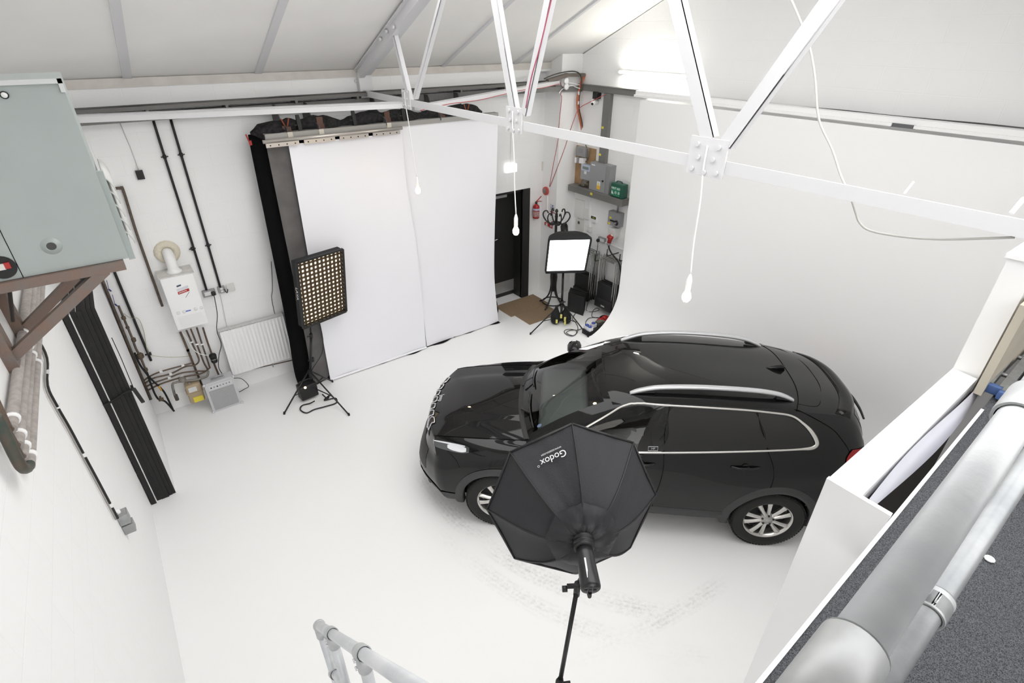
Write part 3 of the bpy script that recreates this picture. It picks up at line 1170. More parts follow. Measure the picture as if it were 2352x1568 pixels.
    # roof rails: silver strip raised on black feet
    pts = [roof(u, 0.80) for u in (0.085, 0.13, 0.20, 0.33, 0.47, 0.60, 0.68, 0.725, 0.755)]
    hs = [0.004, 0.035, 0.062, 0.075, 0.078, 0.075, 0.060, 0.034, 0.004]
    b = MB()
    P_ = spline([p + V3((0, 0, h)) for p, h in zip(pts, hs)], 6)
    rows_ = []
    for i, p in enumerate(P_):
        wd = 0.027 - 0.012 * abs(2 * i / (len(P_) - 1) - 1) ** 6
        rows_.append([f(p + V3((0, dy * wd, dz))) for dy, dz in ((1, 0.004), (0.75, 0.012), (-0.75, 0.012), (-1, 0.004), (-1, -0.012), (-0.7, -0.02), (0.7, -0.02), (1, -0.012))])
    b.loft(rows_, True, True, True, True)
    rl = b.build('roof_rail', M_satin, car, True)
    for i0_, i1_ in ((1, 12), (36, 47)):
        b = MB()
        rows_ = []
        for i in range(i0_, min(i1_, len(P_) - 1)):
            p = P_[i]
            q = roof(clerp(0.085, 0.755, i / (len(P_) - 1)), 0.80)
            zb = q.z - 0.004
            rows_.append([f(V3((p.x, p.y + 0.018, p.z - 0.018))), f(V3((p.x, p.y + 0.022, zb))), f(V3((p.x, p.y - 0.022, zb))), f(V3((p.x, p.y - 0.018, p.z - 0.018)))])
        b.loft(rows_, True, True, True, False)
        b.build('rail_foot', M_black, rl, True)

# aerial fin, spoiler lip, rear wiper, plate of the tailgate, quarter-light sticker
b = MB()
q = roof(0.725, 0.02)
rows_ = []
for t, h, w in ((0.09, 0.002, 0.010), (0.05, 0.022, 0.026), (0.0, 0.043, 0.030), (-0.05, 0.058, 0.026), (-0.085, 0.060, 0.018), (-0.095, 0.004, 0.022)):
    zc_ = roof(0.725 - t / 2.4, 0.02).z
    rows_.append([V3((q.x + t, q.y + w, zc_ - 0.003)), V3((q.x + t, q.y + w * 0.45, zc_ + h * 0.7)), V3((q.x + t, q.y, zc_ + h)), V3((q.x + t, q.y - w * 0.45, zc_ + h * 0.7)), V3((q.x + t, q.y - w, zc_ - 0.003))])
b.loft(rows_, True, True, True, True)
b.build('aerial', M_paint, car, True)
b = MB()
rows_ = []
for k in range(17):
    w = k / 8 - 1
    p = roof(1.0, w)
    rows_.append([p + V3((0.10, 0, 0.03)), p + V3((-0.02, 0, 0.006)), p + V3((-0.05, 0, -0.012)), p + V3((-0.045, 0, -0.03)), p + V3((0.06, 0, -0.035))])
b.loft(rows_, True, True, True, True)
b.build('spoiler', M_paint, car, True)
b = MB()
b.tube([(-2.14, 0.02, 1.40), (-2.20, 0.10, 1.36), (-2.235, 0.22, 1.31), (-2.235, 0.34, 1.27)], [0.018, 0.009], 8, 5)
b.build('rear_wiper', M_black, car, True)
b = MB()
b.tube([(-2.245, -0.3, 0.95), (-2.285, 0.0, 0.96), (-2.245, 0.3, 0.95)], 0.014, 8, 4)
b.build('tailgate_trim', M_trim, car, True)
b = MB()
q0 = [side(x, z, 0.008) for x, z in ((-0.075, 1.133), (-0.165, 1.139), (-0.165, 1.181), (-0.075, 1.175))]
b.tube(q0, 0.0025, 5, 0, True)
b.build('glass_sticker', mat('sticker_white', (200, 204, 206), 0.5), car, True)
q1 = side(-0.12, 1.157, 0.008)
text('glass_mark', '147', 0.026, q1, (-1, 0, 0.05), (0, -0.35, 1), mat('sticker_white', (200, 204, 206), 0.5), car, 0.002, local=True)


def make_wheel(wx, sy):
    w = bpy.data.objects.new('wheel', None)
    COL.objects.link(w)
    w.parent = car
    w.location = (wx, sy * 0.805, WZ)
    if sy < 0:
        w.rotation_euler = (0, 0, pi)
    o = V3((0, 0, 0))
    Y = V3((0, 1, 0))
    b = MB()
    b.lathe(o, Y, [(0.235, -0.11), (0.30, -0.118), (0.335, -0.112), (0.352, -0.095), (0.359, -0.06), (0.36, 0.0), (0.359, 0.06), (0.352, 0.09), (0.335, 0.112), (0.30, 0.12), (0.265, 0.118), (0.238, 0.105), (0.235, 0.09)], 64, False, False)
    # tread blocks
    for k in range(72):
        a = 2 * pi * k / 72
        for y0, y1, da in ((-0.10, -0.045, 0.01), (-0.035, 0.035, 0.0), (0.045, 0.10, 0.01)):
            c = V3((cos(a + da) * 0.3595, (y0 + y1) / 2, sin(a + da) * 0.3595))
            if abs(y0 + y1) > 0.05:
                c = V3((cos(a + da) * 0.355, (y0 + y1) / 2, sin(a + da) * 0.355))
            tg = V3((-sin(a), 0, cos(a)))
            rd = V3((cos(a), 0, sin(a)))
            b.cbox(c, tg * 0.022, V3((0, y1 - y0, 0)), rd * 0.008)
    b.build('tyre', M_tyre, w, True)
    b = MB()
    b.lathe(o, Y, [(0.205, -0.09), (0.222, -0.085), (0.212, 0.02), (0.216, 0.075), (0.232, 0.098), (0.241, 0.104), (0.243, 0.098)], 56, False, False)
    rim = b.build('rim', M_rim, w, True)
    b = MB()
    b.lathe(o, Y, [(0.0, 0.0), (0.2, 0.0), (0.205, -0.02)], 32, True, False)
    b.build('brake_disc', M_clad, rim, True)
    for k in range(10):
        a = 2 * pi * (k + (0.10 if k % 2 else -0.10)) / 10 + pi / 2
        rd = V3((cos(a), 0, sin(a)))
        tg = V3((-sin(a), 0, cos(a)))
        b = MB()
        rows_ = []
        for r_, hw, y_, d_ in ((0.045, 0.020, 0.088, 0.04), (0.09, 0.019, 0.092, 0.045), (0.14, 0.021, 0.094, 0.04), (0.19, 0.024, 0.092, 0.035), (0.222, 0.029, 0.090, 0.03)):
            c = rd * r_ + Y * y_
            rows_.append([c + tg * hw * 0.45, c - tg * hw * 0.45, c - tg * hw - Y * 0.014, c - tg * hw * 0.8 - Y * d_, c + tg * hw * 0.8 - Y * d_, c + tg * hw - Y * 0.014])
        b.loft(rows_, True, True, True, False)
        b.build('spoke', M_rim, rim, True)
    b = MB()
    b.lathe(o, Y, [(0.075, 0.05), (0.072, 0.082), (0.055, 0.09), (0.036, 0.094), (0.030, 0.099), (0.001, 0.101)], 24, False, True)
    b.build('hub', mat('hub_silver', (176, 174, 170), 0.3, 0.8), rim, True)
    for k in range(5):
        a = 2 * pi * k / 5 + pi / 2
        c = V3((cos(a) * 0.056, 0.0, sin(a) * 0.056))
        b = MB()
        b.cyl(c + Y * 0.086, c + Y * 0.0965, 0.011, seg=8)
        b.build('wheel_nut', M_black_metal, rim, True)
    return w


for wx in WX:
    for sy in (1, -1):
        make_wheel(wx, sy)
# ================================================================== helpers for things fixed to the walls
def bbox_y(mb, tl, br, yf, depth):      # box on the back wall: pixel of its upper left and lower right front corners, front plane, depth
    p, q = oy(*tl, yf), oy(*br, yf)
    mb.box(p.x, yf, p.z, q.x, yf + depth, q.z)
    return p, q


def bbox_x(mb, tl, br, xf, depth):      # the same on the right wall (front faces -x)
    p, q = ox(*tl, xf), ox(*br, xf)
    mb.box(xf, p.y, p.z, xf + depth, q.y, q.z)
    return p, q


def pipe_y(name, pts, y, r, m, label, cat='pipe', group=None, sub=4, seg=8):
    b = MB()
    b.tube([oy(px, py, y) for px, py in pts], r, seg, sub)
    return tag(b.build(name, m), label, cat, group)


def pipe_x(name, pts, x, r, m, label, cat='pipe', group=None, sub=4, seg=8):
    b = MB()
    b.tube([ox(px, py, x) for px, py in pts], r, seg, sub)
    return tag(b.build(name, m), label, cat, group)


# ================================================================== grey air heater on its rusty bracket, top left
M_heater = mat('heater_grey_green_enamel', (168, 176, 174), 0.42, 0.1, noise=0.06, nscale=3)
M_rust = mat('rusty_steel', (128, 119, 114), 0.7, 0.3, nscale=9, rgb2=(134, 112, 100), bump=0.3)
YH = 3.5
hr = oy(150, 184, YH)
hb = oy(287, 594, YH)
HX1, HZ1, HZ0 = (hr.x + hb.x) / 2, hr.z, hb.z
heater = thing('air_heater', 'large grey green cabinet heater hung high at the left edge', 'heater', (-0.4, YH + 0.3, HZ0))
b = MB()
b.box(-0.74, YH, HZ0, HX1, YH + 0.72, HZ1)
b.build('cabinet', M_heater, heater)
b = MB()
b.box(-0.745, YH - 0.012, HZ1 - 0.012, HX1 + 0.004, YH + 0.004, HZ1 + 0.008)
b.box(HX1 - 0.014, YH - 0.012, HZ1 - 0.05, HX1 + 0.004, YH + 0.004, HZ1 + 0.008)
b.build('edge_flange', mat('flange_white_grey', (205, 207, 207), 0.5), heater)
p = oy(8, 545, YH)
b = MB()
b.box(p.x - 0.0015, YH - 0.002, HZ0, p.x + 0.0015, YH + 0.002, p.z + 0.3)
b.build('panel_joint', M_seam, heater)
c = oy(118, 565, YH)
b = MB()
b.lathe(c, (0, -1, 0), [(0.044, 0.0), (0.043, 0.002), (0.027, 0.003), (0.024, 0.008), (0.020, 0.005), (0.020, 0.001)], 24, False, False)
vent = b.build('round_vent', M_heater, heater)
b = MB()
b.cyl(c + V3((0, -0.001, 0)), c + V3((0, -0.004, 0)), 0.0205)
b.build('mesh_insert', mat('dark_mesh', (72, 72, 72), 0.7), vent)
c = oy(10, 218, YH)
b = MB()
b.lathe(c, (0, -1, 0), [(0.013, 0), (0.013, 0.008), (0.009, 0.012), (0.001, 0.013)], 18)
k_ = b.build('sight_glass', mat('pale_lens', (230, 232, 228), 0.15), heater)
b = MB()
b.lathe(c, (0, -1, 0), [(0.0135, 0), (0.0165, 0.001), (0.0165, 0.009), (0.013, 0.010)], 18, False, False)
b.build('bezel', M_black_metal, k_)
c = oy(4, 614, YH)
b = MB()
b.cyl(c, c + V3((0, -0.005, 0)), 0.058, seg=24)
k_ = b.build('control_opening', M_black, heater)
b = MB()
b.cbox(c + V3((-0.01, -0.01, 0.005)), (0.05, 0, 0), (0, 0.012, 0), (0, 0, 0.03))
b.build('switch_white', mat('switch_white', (225, 222, 216), 0.4), k_)
b = MB()
b.cbox(c + V3((0.025, -0.011, 0.008)), (0.022, 0, 0), (0, 0.012, 0), (0, 0, 0.03))
b.build('switch_red', M_red, k_)
# outlet louvres on its right side
lz = [oy(px, py, YH + 0.15).z - 0.055 for px, py in ((228, 372), (240, 402), (252, 433), (263, 465), (272, 496))]
for z in lz:
    b = MB()
    rows_ = []
    for k in range(5):
        t = radians(20 + 16 * k)
        dx, dz = 0.004 + 0.052 * sin(t), 0.075 * (1 - cos(t))
        rows_.append([V3((HX1 + dx, YH + 0.06, z - dz * 1.2)), V3((HX1 + dx, YH + 0.64, z - dz * 1.2)), V3((HX1 + dx - 0.004, YH + 0.64, z - dz * 1.2 - 0.004)), V3((HX1 + dx - 0.004, YH + 0.06, z - dz * 1.2 - 0.004))])
    b.loft(rows_, True, True, True, True)
    b.build('louvre', mat('louvre_grey', (196, 196, 194), 0.75, spec=0.2), heater)
b = MB()
b.box(HX1, YH + 0.03, lz[-1] - 0.16, HX1 + 0.03, YH + 0.06, lz[0] + 0.03)
b.build('outlet_frame', M_heater, heater)
b = MB()
b.box(HX1 + 0.0, YH + 0.05, HZ0, HX1 + 0.03, YH + 0.70, lz[-1] - 0.06)
b.build('side_skirt', M_heater, heater)

br = thing('wall_bracket', 'rusty steel wall bracket carrying the grey heater cabinet', 'bracket', (-0.5, YH + 0.3, HZ0 - 0.7))
for yy, (a_, c_), (d0, d1), nm in ((YH, ((-0.75, HZ0 - 0.028), (oy(281, 592, YH).x, HZ0 - 0.028)), ((232, 612), (18, 812)), 'front'),
                                   (YH + 0.5, ((-0.75, HZ0 - 0.028), (oy(281, 592, YH).x, HZ0 - 0.028)), ((165, 628), (10, 765)), 'rear')):
    b = MB()
    b.bar((a_[0], yy, a_[1]), (c_[0], yy, c_[1]), 0.055, 0.05)
    b.build('top_rail', M_rust, br)
    p, q = oy(*d0, yy), oy(*d1, yy)
    q.x = max(q.x, -0.74)
    d_ = (p - q).normalized()
    b = MB()
    b.bar(q - d_ * 0.0, p, 0.05, 0.006, (-d_.z, 0, d_.x))
    up = V3((-d_.z, 0, d_.x))
    if up.z < 0:
        up = -up
    b.obox(q + V3((0, -0.025, 0)) - up * 0.05, p - q, V3((0, 0.006, 0)), up * 0.05)
    b.build('brace', M_rust, br)
    b = MB()
    z0_ = q.z - 0.09
    b.box(-0.75, yy - 0.045, z0_, -0.70, yy + 0.045, HZ0 - 0.0)
    b.build('wall_post', M_rust, br)
b = MB()
b.bar((-0.72, YH, HZ0 - 0.03), (-0.72, YH + 0.5, HZ0 - 0.03), 0.05, 0.05)
b.build('cross_rail', M_rust, br)
b = MB()
b.tube([oy(px, py, YH + 0.2) for px, py in ((12, 655), (40, 665), (58, 652), (66, 640), (72, 648))], 0.004, 6, 4)
tag(b.build('loose_wire', mat('grey_wire', (128, 124, 120), 0.6)), 'thin grey wire looping under the rusty heater bracket', 'wire')
b = MB()
b.tube([oy(20, 650, YH + 0.3), oy(30, 738, YH + 0.3)], 0.010, 8)
tag(b.build('gas_pipe', mat('dark_brown_pipe', (48, 42, 40), 0.5)), 'short dark pipe hanging below the heater behind the rusty brace', 'pipe')

# ================================================================== grey pipes and copper returns on the left wall
M_lag = mat('painted_grey_pipe', (176, 168, 163), 0.65, noise=0.22, nscale=25)
bot = [(25, 985), (40, 1022), (53, 1048), (66, 1072)]
names = ['furthest left', 'second from left', 'third from left', 'nearest the two cables']
for k, (px, py) in enumerate(bot):
    p = ox(px, py, -0.715)
    b = MB()
    r_ = (0.024, 0.024, 0.019, 0.024)[k]
    b.cyl((-0.715, p.y, p.z), (-0.715, 7.58, p.z), r_, seg=12)
    o = b.build('wall_pipe', M_lag)
    tag(o, ['grey painted pipe on the left wall, first of four from the camera side', 'grey painted pipe on the left wall, second of four from the camera side', 'thinner grey painted pipe, third of the four on the left wall', 'grey painted pipe of the four standing closest to the black boards'][k], 'pipe', 'grey pipes on the left wall')
    for yc in (p.y + 0.09, p.y + 1.1, p.y + 2.6):
        b = MB()
        b.lathe((-0.715, yc - 0.012, p.z), (0, 1, 0), [(r_, 0), (r_ + 0.008, 0.002), (r_ + 0.008, 0.022), (r_, 0.024)], 14, False, False)
        b.cbox((-0.735, yc, p.z), (0.03, 0, 0), (0, 0.02, 0), (0, 0, 0.03))
        b.build('pipe_clip', M_white, o)
cop = [[(25, 985), (22, 984), (8, 955), (-8, 920)], [(40, 1022), (36, 1020), (16, 985), (-8, 938)], [(53, 1048), (48, 1046), (28, 1012), (-8, 948)]]
for k, pts in enumerate(cop):
    b = MB()
    b.tube([ox(px, py, -0.70) for px, py in pts], 0.013, 8, 4)
    tag(b.build('copper_pipe', M_copper), ['thin brown copper pipe running up left from the first grey wall pipe', 'thin brown copper pipe running up left from the second grey wall pipe', 'thin brown copper pipe running up left from the third grey wall pipe'][k], 'pipe', 'copper returns on the left wall')
b = MB()
b.tube([ox(px, py, -0.69) for px, py in ((67, 1066), (62, 1076), (50, 1072), (34, 1045), (12, 1000), (-10, 955))], 0.022, 10, 5)
o = tag(b.build('verdigris_pipe', mat('verdigris_copper', (96, 84, 74), 0.5, 0.4, nscale=12, rgb2=(62, 78, 72))), 'thick tarnished copper pipe curving up at the left edge', 'pipe')

for k, (off, m, lb) in enumerate(((0, M_black, 'black cable clipped down the left wall to the grey box'), (5, mat('dusty_cable', (150, 146, 142), 0.6), 'dusty grey cable running beside the black cable on left wall'))):
    b = MB()
    b.tube([ox(px - off, py + off * 0.5, -0.738) for px, py in ((52, 712), (66, 733), (84, 772), (108, 822), (109, 884), (130, 930), (160, 982), (192, 1042), (232, 1116), (271, 1190))], 0.008 if k == 0 else 0.006, 8, 4)
    o = tag(b.build('wall_cable', m), lb, 'cable')
    if k == 0:
        for px, py in ((87, 783), (108, 855), (133, 932), (192, 1044), (254, 1160)):
            c = ox(px, py, -0.738)
            b = MB()
            b.cbox(c, (0.028, 0, 0), (0, 0.055, 0), (0, 0, 0.012))
            b.build('cable_clip', M_white, o)
p, q = ox(266, 1182, -0.75), ox(278, 1226, -0.75)
sb = thing('socket_box', 'galvanised double socket box low on the left wall', 'socket', (-0.75, p.y, q.z))
b = MB()
b.rbox((-0.715, p.y + 0.0, p.z - 0.045), (0.07, 0, 0), (0, 0.09, 0), (0, 0, 0.10), 0.006)
b.build('upper_box', M_galv, sb)
b = MB()
b.rbox((-0.712, p.y, p.z - 0.15), (0.076, 0, 0), (0, 0.085, 0), (0, 0, 0.085), 0.006)
b.build('lower_box', M_greysteel, sb)
b = MB()
b.cyl((-0.73, p.y, p.z + 0.0), (-0.73, p.y, p.z + 0.03), 0.016, seg=10)
b.build('cable_gland', M_white, sb)

# ================================================================== black boards stacked against the left wall
M_board = mat('black_foam_board', (36, 35, 35), 0.85, noise=0.2, nscale=60)
M_edge = mat('white_board_face', (236, 236, 238), 0.6)
bx = [-0.742, -0.694, -0.686, -0.643, -0.641, -0.604, -0.602, -0.566, -0.564, -0.530, -0.528, -0.494]
words_ = ['black foam board leaning flat on the wall, with a white gap beside it', 'second black foam board from the left wall, in the tall stack', 'third black foam board from the left wall, in the tall stack', 'third black foam board from the open side of the stack', 'black foam board next to the white-faced one', 'outermost black foam board, white on the face turned to the room']
for k in range(6):
    x0, x1 = bx[2 * k], bx[2 * k + 1]
    yf = 5.79 + (0.0, 0.035, 0.03, 0.03, 0.045, 0.05)[k]
    top = 2.375 + (0.0, 0.01, 0.0, 0.012, 0.005, 0.0)[k]
    o = MB()
    o.box(x0, yf, 0, x1 - (0.003 if k == 5 else 0), 7.46, top)
    o = tag(o.build('foam_board', M_board), words_[k], 'board', 'black foam boards by the left wall')
    b = MB()
    if k == 5:
        b.box(x1 - 0.003, yf + 0.004, 0.0, x1, 7.46, top - 0.002)
        b.build('white_face', M_edge, o)
    elif k in (0, 1):
        b.box(x1, yf + 0.01, 0.0, x1 + (0.0078 if k == 0 else 0.0018), 7.40, top - 0.003)
        b.build('white_face', M_edge, o)
b = MB()
zs = vz = 1.47
b.tube([(-0.745, 5.775, 1.40), (-0.70, 5.778, 1.405), (-0.62, 5.80, 1.425), (-0.55, 5.81, 1.45), (-0.488, 5.82, 1.455), (-0.486, 5.9, 1.455)], 0.012, 8, 5)
tag(b.build('strap', M_rubber), 'black strap tied round the stack of foam boards', 'strap')
c = V3((-0.47, 5.83, 1.46))
b = MB()
b.rbox(c + V3((0.014, -0.01, -0.09)), (0.035, 0, 0), (0, 0.03, 0), (0.03, 0, -0.19), 0.008)
hd = tag(b.build('hanging_grip', M_black), 'black grip hanging on a cord beside the foam boards', 'grip')
b = MB()
b.tube([c + V3((0.0, 0, 0.0)), c + V3((-0.005, 0.12, 0.3)), c + V3((-0.012, 0.16, 0.52))], 0.004, 6)
b.build('cord', M_black, hd)

# ================================================================== plumbing and fittings at the left of the back wall
YP = 7.56
pipe_y('riser_pipe', [(226, 622), (300, 806), (346, 917)], YP, 0.019, M_brownpipe, 'thick brown riser pipe standing next to the white-faced board', sub=3, seg=10)
o = pipe_y('cable_conduit', [(250, 590), (258, 612), (305, 727), (347, 828)], 7.59, 0.015, M_black, 'black conduit right of the thick brown riser pipe', 'conduit', sub=3)
o = pipe_y('overflow_pipe', [(255, 434), (276, 432), (284, 440), (317, 545), (373, 703)], 7.58, 0.016, M_brownpipe, 'brown pipe with a bent top ending above the boiler side', sub=5)
for k, pts in enumerate((((352, 276), (378, 360), (438, 548), (475, 668)), ((392, 274), (416, 355), (477, 560), (506, 660)))):
    o = pipe_y('cable_conduit', pts, 7.59, 0.014, M_black, ('left of the two long black conduits above the double socket', 'right of the two long black conduits, feeding the fused spur')[k], 'conduit', 'black conduits above the sockets', 2)
    for px, py in ((378, 360), (442, 571)) if k == 0 else ((416, 355), (478, 563)):
        c = oy(px, py, 7.59)
        b = MB()
        b.cyl(c - V3((0, 0, 0.02)), c + V3((0, 0, 0.02)), 0.02, seg=10)
        b.cbox(c, (0.075, 0, 0), (0, 0.012, 0), (0, 0, 0.012))
        b.build('coupling', M_black_metal, o)
b = MB()
p, q = bbox_y(b, (310, 393), (334, 411), 7.585, 0.035)
o = tag(b.build('motion_sensor', M_black), 'small black square sensor on the white wall under a thin wire', 'sensor')
b = MB()
b.tube([oy(275, 281, 7.61), oy(300, 340, 7.61), oy(319, 392, 7.60)], 0.004, 6)
b.build('wire', mat('pale_wire', (205, 205, 205), 0.6), o)

# boiler
YF = 7.32
p, q = oy(366, 642, YF), oy(481, 752, YF)
BX0, BX1 = oy(387, 700, YF).x, oy(462, 684, YF).x
BZ1, BZ0 = p.z, oy(408, 760, YF).z
boiler = thing('boiler', 'white wall-hung boiler with a flue pipe on top', 'boiler', ((BX0 + BX1) / 2, 7.47, BZ0))
b = MB()
b.rbox(((BX0 + BX1) / 2, (YF + Y_B) / 2, (BZ0 + BZ1) / 2), (BX1 - BX0, 0, 0), (0, Y_B - YF, 0), (0, 0, BZ1 - BZ0), 0.012)
b.build('casing', M_gloss_white, boiler)
b = MB()
b.box(BX0 - 0.012, YF - 0.004, BZ1, BX1 + 0.012, Y_B, BZ1 + 0.012)
b.build('top_plate', mat('scuffed_white', (222, 220, 216), 0.6, noise=0.2, nscale=12), boiler)
fc = V3(((BX0 + BX1) / 2 + 0.0, 7.46, BZ1 + 0.012))
b = MB()
b.lathe(fc, (0, 0, 1), [(0.085, 0), (0.085, 0.012), (0.07, 0.02), (0.06, 0.05)], 20, False, False)
b.build('flue_collar', M_white, boiler)
b = MB()
b.tube([fc + V3((0, 0, 0.02)), fc + V3((0, 0, 0.10)), fc + V3((0, 0.03, 0.16)), fc + V3((0, 0.10, 0.20)), fc + V3((0, 0.16, 0.21))], 0.06, 16, 4)
b.build('flue', M_white, boiler)
b = MB()
b.lathe(fc + V3((0, 0.16, 0.21)), (0, -1, 0), [(0.055, 0.0), (0.075, 0.045), (0.11, 0.05), (0.14, 0.03), (0.145, 0.0)], 18, False, False)
b.build('foam_seal', mat('cream_foam', (222, 214, 196), 0.9, bump=0.8, bscale=50), boiler)
zt = BZ0 + 0.36 * (BZ1 - BZ0)
for k in range(5):
    if k == 2:
        continue
    c = V3((BX0 + 0.07 + 0.066 * k, YF, BZ0 + 0.235))
    b = MB()
    b.lathe(c, (0, -1, 0), [(0.02, 0), (0.02, 0.006), (0.015, 0.01), (0.001, 0.011)], 16)
    b.build('dial', mat('dial_white', (226, 227, 228), 0.4), boiler)
b = MB()
b.box((BX0 + BX1) / 2 - 0.03, YF - 0.003, BZ0 + 0.228, (BX0 + BX1) / 2 + 0.03, YF, BZ0 + 0.243)
b.build('display', mat('blue_display', (88, 110, 190), 0.4), boiler)
b = MB()
b.box(BX0 + 0.05, YF - 0.002, BZ0 + 0.02, BX1 - 0.05, YF, BZ0 + 0.18)
b.build('access_flap', mat('flap_white', (232, 232, 232), 0.4), boiler)
lc = V3(((BX0 + BX1) / 2 + 0.02, YF - 0.002, BZ0 + 0.5))
b = MB()
b.cbox(lc, (0.13, 0, 0.02), (0, 0.003, 0), (0, 0, 0.035))
lb = b.build('service_label', M_red, boiler)
b = MB()
b.cbox(lc + V3((0, 0, 0.042)), (0.13, 0, 0.02), (0, 0.003, 0), (0, 0, 0.03))
b.build('label_paper', mat('label_paper', (214, 216, 224), 0.6), lb)
b = MB()
for k in range(7):
    b.cbox(lc + V3((-0.048 + 0.013 * k, -0.002, 0.002 * (k % 2) - 0.007 + 0.002 * k)), (0.008, 0, 0.001), (0, 0.002, 0), (0, 0, 0.012))
b.build('label_lettering', mat('label_ink_white', (235, 235, 235), 0.5), lb)
b = MB()
b.bar(lc + V3((0.058, 0, -0.02)), lc + V3((0.0, 0, -0.085)), 0.004, 0.003, (0, 1, 0))
b.build('label_flash', mat('mark_slate', (70, 84, 104), 0.5), lb)
b = MB()
b.cbox(lc + V3((-0.03, 0, 0.085)), (0.05, 0, 0.008), (0, 0.003, 0), (0, 0, 0.02))
b.build('maker_mark', mat('mark_slate', (70, 84, 104), 0.5), boiler)

# boiler pipes
YQ = 7.54
pp = [([(414, 762), (432, 805), (452, 855), (465, 886)], 'leftmost brown pipe dropping from the boiler past the meter', 0.014),
      ([(428, 758), (440, 785), (452, 812), (457, 828), (448, 838), (425, 842), (392, 858), (353, 868), (333, 880)], 'brown pipe dropping second from the boiler and turning left', 0.011),
      ([(438, 755), (452, 790), (468, 832), (476, 850), (452, 852), (418, 856), (389, 867), (356, 878), (335, 888)], 'brown pipe dropping third from the boiler and turning left', 0.011),
      ([(452, 752), (464, 790), (480, 838), (480, 846), (460, 858), (418, 866), (368, 882), (340, 896)], 'brown pipe dropping fourth from the boiler and turning left', 0.011),
      ([(442, 833), (420, 839), (370, 853), (346, 863), (331, 873)], 'uppermost brown pipe running level left of the boiler drops', 0.011)]
for pts, lb, r_ in pp:
    o = pipe_y('boiler_pipe', pts, YQ if r_ < 0.014 else 7.57, r_, M_copper, lb, 'pipe', 'brown pipes under the boiler', 5)
    for t in (1, len(pts) - 3):
        c = oy(*pts[max(t, 1)], YQ)
        b = MB()
        b.cbox(c + V3((0, 0.012, 0)), (0.034, 0, 0), (0, 0.05, 0), (0, 0, 0.02))
        b.build('pipe_clip', M_white, o)
o = pipe_y('pump_pipe', [(466, 752), (476, 784), (486, 812), (492, 835), (498, 850), (505, 866)], YQ, 0.012, M_copper, 'brown pipe on the right under the boiler carrying the black pump', 'pipe', 'brown pipes under the boiler', 4)
c = oy(490, 821, YQ - 0.02)
b = MB()
b.lathe(c - V3((0, 0, 0.075)), (0, 0, 1), [(0.035, 0), (0.042, 0.02), (0.042, 0.06), (0.03, 0.065), (0.03, 0.075), (0.045, 0.08), (0.047, 0.11), (0.04, 0.13), (0.02, 0.135)], 18)
b.build('pump', M_black, o)
b = MB()
b.lathe(c - V3((0, 0, 0.02)), (0, 0, 1), [(0.0432, 0), (0.0435, 0.002), (0.0435, 0.006), (0.0432, 0.008)], 18, False, False)
b.build('pump_band', M_galv, o)

# gas meter with regulator and cock
mp, mq = oy(427, 886, 7.40), oy(467, 926, 7.40)
meter = thing('gas_meter', 'tan gas meter with yellow label standing beside the silver amplifier', 'meter', ((mp.x + mq.x) / 2, 7.47, max(0, mq.z)))
mx0, mx1 = oy(430, 905, 7.40).x, oy(466, 897, 7.40).x
mz1, mz0 = oy(426, 889, 7.40).z, max(0.03, oy(438, 930, 7.40).z)
M_tan = mat('meter_tan', (176, 158, 130), 0.5)
b = MB()
b.rbox(((mx0 + mx1) / 2, 7.48, (mz0 + mz1) / 2), (mx1 - mx0, 0, 0), (0, 0.16, 0), (0, 0, mz1 - mz0), 0.03)
b.build('casing', M_tan, meter)
b = MB()
b.rbox(((mx0 + mx1) / 2, 7.48, (mz0 + mz1) / 2 + 0.02), (mx1 - mx0 + 0.016, 0, 0), (0, 0.176, 0), (0, 0, 0.012), 0.005)
b.build('flange', M_tan, meter)
b = MB()
b.box(mx0 + 0.03, 7.393, (mz0 + mz1) / 2 + 0.045, mx1 - 0.06, 7.402, mz1 - 0.03)
b.build('index_window', mat('index_white', (214, 214, 214), 0.3), meter)
b = MB()
b.box(mx0 + 0.05, 7.393, mz0 + 0.02, mx1 - 0.02, 7.402, mz0 + 0.10)
b.build('warning_label', M_yellow, meter)
M_mgrey = mat('meter_pipe_grey', (138, 134, 128), 0.6, 0.3)
b = MB()
b.tube([oy(px, py, 7.46) for px, py in ((403, 913), (396, 884), (404, 878), (416, 876), (430, 874), (452, 872), (462, 868), (476, 863), (478, 852))], 0.016, 8, 4)
b.build('meter_pipe', M_mgrey, meter)
c = oy(419, 872, 7.46)
b = MB()
b.lathe(c, (0.1, -0.5, 0.85), [(0.02, -0.04), (0.035, -0.01), (0.045, 0.0), (0.045, 0.012), (0.03, 0.025), (0.012, 0.03)], 16)
b.build('regulator', M_mgrey, meter)
c = oy(405, 912, 7.46)
b = MB()
b.cyl(c - V3((0, 0, 0.045)), c + V3((0, 0, 0.04)), 0.024, seg=10)
b.bar(c + V3((0, -0.03, 0.02)), c + V3((0.01, -0.03, 0.13)), 0.014, 0.008)
b.build('gas_cock', mat('cock_brown', (92, 84, 76), 0.6, 0.3), meter)
b = MB()
for px in (436, 452):
    c = oy(px, 884, 7.47)
    b.cyl(c - V3((0, 0, 0.03)), c + V3((0, 0, 0.05)), 0.018, seg=10)
b.build('meter_union', M_mgrey, meter)

